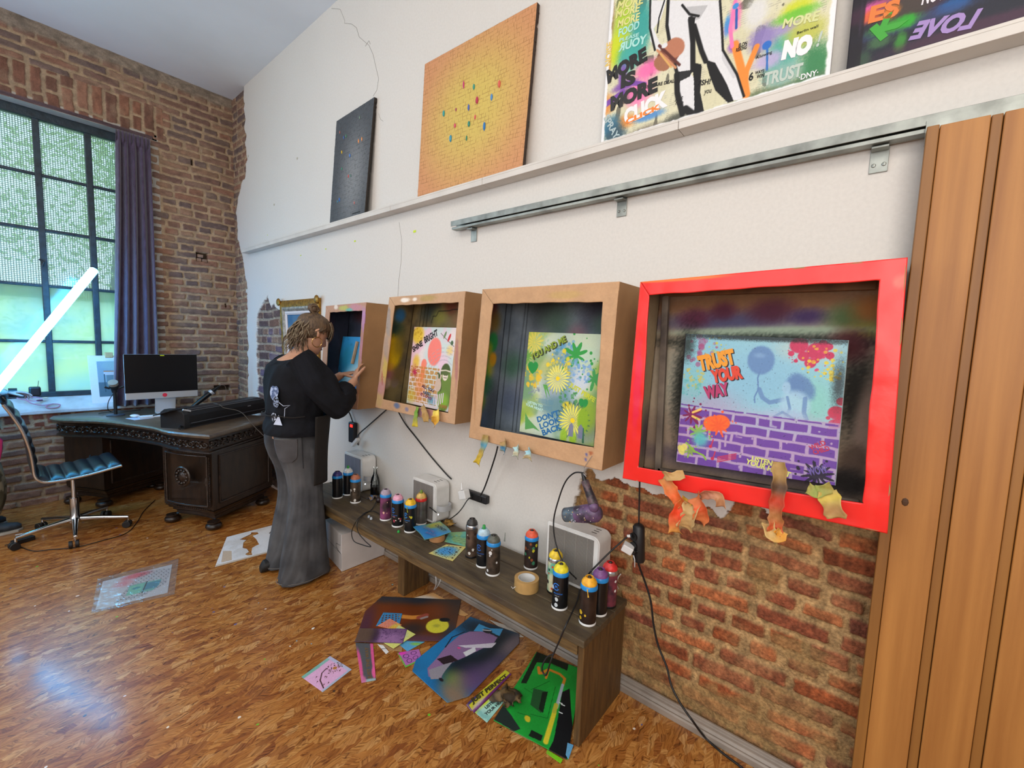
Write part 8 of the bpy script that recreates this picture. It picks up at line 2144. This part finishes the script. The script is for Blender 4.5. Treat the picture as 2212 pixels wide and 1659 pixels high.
def pgr(p, S):
    p.noise('#1d8a30', 12, .4, .6, .6); P = S.pxs
    p.poly(P((1159, 1408), (1256, 1445), (1250, 1462), (1205, 1440), (1160, 1432)), '#142018', .95); p.poly(P((1160, 1408), (1172, 1415), (1140, 1478), (1126, 1476)), '#111812', .9)
    p.blob(*S.px(1218, 1440), .035, .022, '#141c16', .95, .8)
    p.poly(P((1254, 1500), (1250, 1600), (1224, 1640), (1185, 1620), (1200, 1600), (1220, 1545), (1232, 1505)), '#15171a', 1); p.poly(P((1067, 1554), (1085, 1520), (1105, 1545), (1125, 1575), (1110, 1580)), '#23282a', .95); p.poly(P((1150, 1578), (1175, 1590), (1170, 1602), (1142, 1590)), '#151a16', .95)
    p.poly(P((1158, 1490), (1192, 1500), (1178, 1522), (1176, 1545), (1150, 1525)), '#24502c', .95); p.poly(P((1180, 1500), (1195, 1500), (1180, 1545), (1170, 1535)), '#141c16', .9)
    p.line(P((1178, 1458), (1196, 1452), (1228, 1466), (1242, 1478), (1236, 1490)), .007, '#d8882c'); p.line(P((1196, 1454), (1190, 1470)), .006, '#d8882c'); p.line(P((1169, 1445), (1172, 1458), (1184, 1458)), .008, '#d8882c')
    p.line(P((1235, 1490), (1215, 1535)), .007, '#a9b4bc'); p.line(P((1208, 1545), (1180, 1604)), .009, '#d8c832'); p.line(P((1208, 1543), (1214, 1530)), .009, '#b8b43a'); p.blob(*S.px(1142, 1554), .012, .016, '#c9b82c', 1, .2, ang=.5)
    for a in (P((1135, 1488), (1155, 1500)), P((1150, 1545), (1190, 1556), (1200, 1530)), P((1120, 1540), (1150, 1550)), P((1200, 1530), (1215, 1492)), P((1152, 1492), (1200, 1478))): p.line(a, .0012, '#0f5a1e')
    for q in ((1222, 1525), (1228, 1530), (1220, 1545)): p.line(P(q, (q[0]+8, q[1]+4)), .002, '#e2e6e4')
stencil('floor_stencil', 'bright green stencil with black corners beside the bench end', [(1159, 1408), (1256, 1445), (1226, 1641), (1066, 1556)], .0065, '#1fa038', pgr, 170, 200, .0012)
def pst(p, S):
    p.blob(.06, .4, .012, .12, '#e05a94', .95, .4); p.blob(.94, .7, .010, .2, '#e05a94', .95, .4); p.blob(.5, .02, .06, .012, '#9ab8bc', .95, .5); p.blob(.9, .2, .012, .04, '#e8609a', .9, .4); p.blob(.1, .05, .02, .03, '#d070a0', .9, .5)
def ist(S): return [T(S, 'JUST THE WAY', (801, 1466), (789, 1395), .016, ink('#7a5c34'), bold=.02)]
stencil('floor_stencil', 'narrow grey and pink lettering stencil under the purple one', [(768, 1388), (806, 1390), (812, 1469), (781, 1475)], .0030, '#55565a', pst, 60, 130, items=ist)
def ppu(p, S):
    p.noise('#6a4a72', 7, .45, .6, .7); p.blob(.32, .5, .04, .08, '#2a1a34', .95, .8); p.blob(.12, .5, .07, .15, '#5f4a3c', .95, .7)
    n = np.abs(fbm(p.s*60, p.t*60, 4, 3)-.5); p.mix((n < .022)*(p.u > .3)*.8, '#3f2450'); p.line([(0, 0), (1, 0), (1, 1), (.3, 1)], .003, '#4a3454')
stencil('floor_stencil', 'small purple patterned sheet on the brown stencil', [(777, 1357), (880, 1358), (870, 1390), (766, 1386)], .0095, '#9a709e', ppu, 130, 60)
def pda(p, S):
    p.line([(0, .94), (1, .94)], .009, '#86b4ac'); p.line([(0, .98), (.5, .95)], .012, '#7ab0a4'); p.line([(.95, 0), (.95, 1)], .008, '#b6b8d4'); p.line([(0, .03), (1, .03)], .006, '#a9b6cc')
    p.line([(.10, .10), (.22, .42), (.42, .62), (.60, .66)], .0025, '#4a2c2c'); rnd = random.Random(2)
    u0, v0 = S.px(724, 1443); p.blob(u0, v0, .010, .010, '#b07840', 1, .2)
    for i in range(70):
        a = rnd.random()*6.28; q = .014+.022*rnd.random(); x, y = u0+q*math.cos(a)/p.w, v0+q*math.sin(a)/p.h; p.circ(x, y, .0016+.0012*rnd.random(), '#54302c')
    for x, y in S.pxs((692, 1467), (703, 1461), (686, 1472), (710, 1474), (700, 1478), (684, 1462), (706, 1462)): p.circ(x, y, .003, '#54302c'); p.line([(x, y), (x-.05, y-.03)], .0008, '#54302c')
stencil('floor_stencil', 'pink dandelion stencil lying alone on the floor', [(651, 1462), (713, 1417), (760, 1446), (697, 1495)], .0015, '#dba9cf', pda, 150, 150)
def pgl(p, S):
    p.line([(0, 0), (1, 0)], .008, '#6db04a'); p.line([(0, 0), (0, 1)], .006, '#6db04a'); p.blob(.2, .9, .02, .012, '#e83fb4', .9, .6)
    for x, y in ((.3, .65), (.7, .75), (.35, .3), (.7, .35)):
        d = np.abs(np.hypot((p.u-x)*p.w, (p.v-y)*p.h)-.012); p.mix((d < .0016)*1., '#4a2c5a')
stencil('floor_stencil', 'small pink card with round glasses shapes and a green edge', [(858, 1410), (905, 1402), (912, 1424), (876, 1442)], .003, '#b06ab0', pgl, 90, 80)
def pju(p, S): p.line([(0, .0), (1, .0)], .012, '#6a2c6a'); p.line([(0, .95), (.2, .95)], .008, '#4a3a6a'); p.blob(.15, .3, .05, .01, '#c8b8d0', .7, .8)
def iju(S): return [T(S, 'JUST PERFECT', (1020, 1520), (1096, 1459), .020, ink('#3a3414'), bold=.06)]
stencil('floor_stencil', 'yellow strip stencil lettered JUST PERFECT', [(1010, 1518), (1092, 1447), (1105, 1456), (1024, 1540)], .0045, '#c9c42e', pju, 130, 50, items=iju)
def pli(p, S): p.line([(0, .95), (1, .95)], .008, '#c8d84a'); p.blob(.9, .9, .02, .015, '#4a5ab0', .9, .7); p.blob(.1, .5, .02, .05, '#7fb8b4', .8, .8); p.noise('#b8e0d4', 30, .45, .6, .5)
def ili(S): return [T(S, 'LISTEN TO', (1050, 1530), (1084, 1500), .013, ink('#22282a'), bold=.03), T(S, 'YOUR HEART', (1050, 1546), (1094, 1508), .013, ink('#22282a'), bold=.03)]
stencil('floor_stencil', 'pale green card lettered LISTEN TO YOUR HEART beside the green stencil', [(1025, 1538), (1076, 1492), (1100, 1502), (1052, 1561)], .003, '#9fd4c4', pli, 110, 60, items=ili)
def plain(p, S): p.noise('#8a7a66', 6, .5, .7, .3)
def plat(p, S):
    a = np.abs(((p.s*1.0+p.t*.2)/.018) % 1-.5); b = np.abs(((p.t-p.s*.2)/.018) % 1-.5); hh = (a < .33) & (b < .33) & (p.u > .08) & (p.u < .92) & (p.v > .08) & (p.v < .92)
    p.cut(hh)
stencil('floor_stencil', 'blue lattice stencil on the left of the brown one', [(828, 1323), (869, 1325), (862, 1353), (812, 1352)], .0082, '#3f86b8', plat, 110, 90)
def por(p, S):
    p.blob(.5, .2, .04, .02, '#e8c840', .9, .8); a = np.abs(((p.s+p.t)/.011) % 1-.5); b = np.abs(((p.s-p.t)/.011) % 1-.5); p.cut((a < .30) & (b < .30) & (p.u > .06) & (p.u < .94) & (p.v > .06) & (p.v < .94))
stencil('floor_stencil', 'small orange-pink lattice stencil beside the blue lattice', [(815, 1352), (842, 1336), (868, 1350), (850, 1360)], .0088, '#e88a6a', por, 110, 110)
def pyl(p, S): p.blob(.3, .7, .05, .03, '#a8b0c8', .9, .8); p.line([(.55, .4), (.6, .6)], .002, '#3a3a2a'); p.line([(.65, .4), (.7, .6)], .002, '#3a3a2a')
stencil('floor_stencil', 'pale yellow sheet with a pointed corner next to the purple one', [(862, 1350), (898, 1370), (850, 1401), (828, 1388)], .0090, '#d8d878', pyl, 60, 60)
stencil('floor_stencil', 'light blue and green sheet half under the brown stencil', [(866, 1384), (918, 1386), (880, 1407), (862, 1392)], .0022, '#5aa4d0', lambda p, S: p.blob(.8, .7, .03, .012, '#8ac04a', .9, .8) and None, 60, 60)
stencil('floor_stencil', 'tan cardboard tongue beneath the sheets at the foot of the bench', [(818, 1388), (870, 1388), (868, 1408), (842, 1404)], .0010, '#a9845a', plain, 40, 40)
stencil('floor_stencil', 'white-edged orange sheet farthest under the bench', [(894, 1291), (936, 1280), (962, 1294), (950, 1302)], .002, '#e8b070', lambda p, S: p.blob(.2, .5, .04, .1, '#e8e4e0', .9, .8) and None, 60, 60)
stencil('floor_stencil', 'small orange paper sticking out right of the brown stencil', [(993, 1315), (1012, 1327), (998, 1334), (990, 1326)], .002, '#e0a868', plain, 30, 30)
stencil('floor_stencil', 'brown-orange scrap between the brown and blue stencils', [(985, 1327), (1006, 1332), (998, 1358), (980, 1356)], .0030, '#a8693c', plain, 30, 30)
stencil('floor_stencil', 'off-white paper edge showing right of the blue stencil', [(1056, 1338), (1098, 1352), (1132, 1376), (1108, 1376)], .0035, '#c9c2b8', lambda p, S: p.noise('#8a8078', 12, .55, .65, .6) and None, 60, 50)
stencil('floor_stencil', 'purple-grey board end beneath the yellow strip', [(1007, 1522), (1092, 1455), (1098, 1462), (1018, 1536)], .0018, '#7a5a86', plain, 60, 40)
stencil('floor_stencil', 'tan cardboard corner showing below the green stencil', [(1098, 1576), (1170, 1600), (1190, 1612), (1140, 1598)], .002, '#a98a5a', plain, 60, 40)
stencil('floor_stencil', 'neon green strip at the lower tip of the green stencil', [(1182, 1619), (1216, 1640), (1211, 1649), (1180, 1627)], .003, '#7ac81f', plain, 30, 20)
stencil('floor_stencil', 'light blue tab at the bench end foot', [(1226, 1604), (1239, 1609), (1228, 1640), (1222, 1630)], .0095, '#5aa8dc', plain, 20, 30)
stencil('floor_stencil', 'white curled cut-out resembling fingers below the purple sheet', [(815, 1391), (828, 1394), (840, 1408), (834, 1413)], .002, '#e2e0de', lambda p, S: p.line([(0, .5), (1, .5)], .0016, '#2a2624') and None, 40, 40)
q = at(1100, 1512, 2, .011); crumple('crumpled_tape', 'crumpled blackish tape knot on the left edge of the green stencil', 'crumpled tape', q, .07, ('#3a2f22', '#6a5434'), 21, .5)
# white stencil by the desk
def pwh(p, S):
    P = S.pxs; a = P((546, 1150), (560, 1150), (562, 1154), (549, 1158), (556, 1164), (562, 1176), (553, 1180), (546, 1184), (544, 1192), (546, 1199), (535, 1200), (529, 1197), (538, 1192), (534, 1186), (525, 1184), (527, 1172), (533, 1167), (518, 1166), (530, 1160), (544, 1154))
    p.cut(p.inpoly(a)); b = P((482, 1190), (501, 1190), (501, 1210), (478, 1215)); p.poly(b, '#b08a60', .55); p.noise('#b8b0a8', 9, .5, .7, .4)
    p.line([(0, .02), (1, .02)], .012, '#b9a48c', .8)
stencil('floor_stencil', 'white paper stencil with a jagged figure cut out, on the floor by the desk', [(490, 1160), (590, 1134), (586, 1192), (464, 1225)], .002, '#d8d6d6', pwh, 240, 130, .0010)
# clear bag with printed sheets
mbag = bpy.data.materials.new('clear_plastic_bag'); mbag.use_nodes = True; _n = mbag.node_tree.nodes; _l = mbag.node_tree.links; _n.clear()
_o = _n.new('ShaderNodeOutputMaterial'); _t = _n.new('ShaderNodeBsdfTransparent'); _t.inputs[0].default_value = (.93, .94, .96, 1); _g = _n.new('ShaderNodeBsdfGlossy'); _g.inputs['Roughness'].default_value = .12
_d = _n.new('ShaderNodeBsdfDiffuse'); _d.inputs[0].default_value = (.8, .82, .88, 1); _tc = _n.new('ShaderNodeTexCoord'); _no = _n.new('ShaderNodeTexNoise'); _no.inputs['Scale'].default_value = 26; _no.inputs['Detail'].default_value = 4
_bp = _n.new('ShaderNodeBump'); _bp.inputs['Strength'].default_value = .9; _bp.inputs['Distance'].default_value = .01; _l.new(_tc.outputs['Object'], _no.inputs[0]); _l.new(_no.outputs[0], _bp.inputs['Height']); _l.new(_bp.outputs[0], _g.inputs['Normal'])
_m1 = _n.new('ShaderNodeMixShader'); _m1.inputs[0].default_value = .10; _l.new(_t.outputs[0], _m1.inputs[1]); _l.new(_d.outputs[0], _m1.inputs[2]); _m2 = _n.new('ShaderNodeMixShader'); _m2.inputs[0].default_value = .20; _l.new(_m1.outputs[0], _m2.inputs[1]); _l.new(_g.outputs[0], _m2.inputs[2]); _l.new(_m2.outputs[0], _o.inputs[0])
bag = empty('plastic_bag', at(295, 1270, 2, 0), 0, 'clear plastic bag with brick-pattern and turquoise sheets, flat on the floor', 'bag')
pts = [np.array(at(px, py, 2, .010)) for px, py in ((211, 1251), (386, 1208), (377, 1284), (197, 1327))]
S = Sheet(*pts); p = Paint(S.w, S.h, 60, 50, '#ffffff'); lift = .006*fbm(p.s*9, p.t*9, 3, 3)
S.build('bag_film', p, mbag, 0, bag, None, lift, True)
pts = [np.array(at(px, py, 2, .002)) for px, py in ((222, 1256), (372, 1219), (362, 1280), (206, 1318))]
S = Sheet(*pts); p = Paint(S.w, S.h, 220, 150, '#c9c6c8'); P = S.pxs
p.blob(*S.px(290, 1246), .07, .04, '#e05a64', .95, .6); p.blob(*S.px(265, 1262), .05, .05, '#e0808a', .8, .8)
brick_m = p.inpoly(P((300, 1240), (362, 1232), (355, 1262), (300, 1292), (246, 1304), (270, 1275)))
U2, V2 = p.s+.4*p.t, p.t; row = np.floor(V2/.016); dd = np.minimum(((U2/.035+.5*(row % 2)) % 1)*.035, (V2/.016 % 1)*.016); p.mix(brick_m*(dd < .0028)*1., '#2a2426')
p.poly(P((276, 1268), (310, 1260), (344, 1254), (340, 1266), (328, 1276), (272, 1288)), '#6fb0a4'); p.poly(P((312, 1262), (344, 1256), (336, 1270), (308, 1276)), '#3f8aa0'); p.poly(P((280, 1268), (308, 1262), (300, 1282), (270, 1288)), '#7ac4a8'); p.line(P((314, 1258), (305, 1282)), .003, '#1f2a30'); p.blob(*S.px(292, 1272), .02, .014, '#2f8a9a', .9, .4)
S.build('printed_sheets', p, V_board, .0015, bag)
# crumbs of paint and paper
rnd = random.Random(9)
for i, (px, py, c, s) in enumerate([(676, 1358, '#e8e4dc', .010), (1400, 1262, '#d8d4cc', .004), (848, 1263, '#86a8a4', .008), (708, 1232, '#d8d4d0', .005)]):
    q = at(px, py, 2, .0005); o = MB().prism([(s*math.cos(a)*rnd.uniform(.6, 1), s*.7*math.sin(a)*rnd.uniform(.6, 1)) for a in [k*1.05 for k in range(6)]], .002, M=Matrix.Translation(q)).build('paint_chip', mat('bit_'+c.strip('#'), c, .7), None)
    tag(o, ['white paint chip alone on the open floor left of the stencils', 'tiny pale chip by the wall trunking', 'grey-green paint chip in front of the bench leg', 'tiny white chip on the floor beside the carton'][i], 'paint chip')
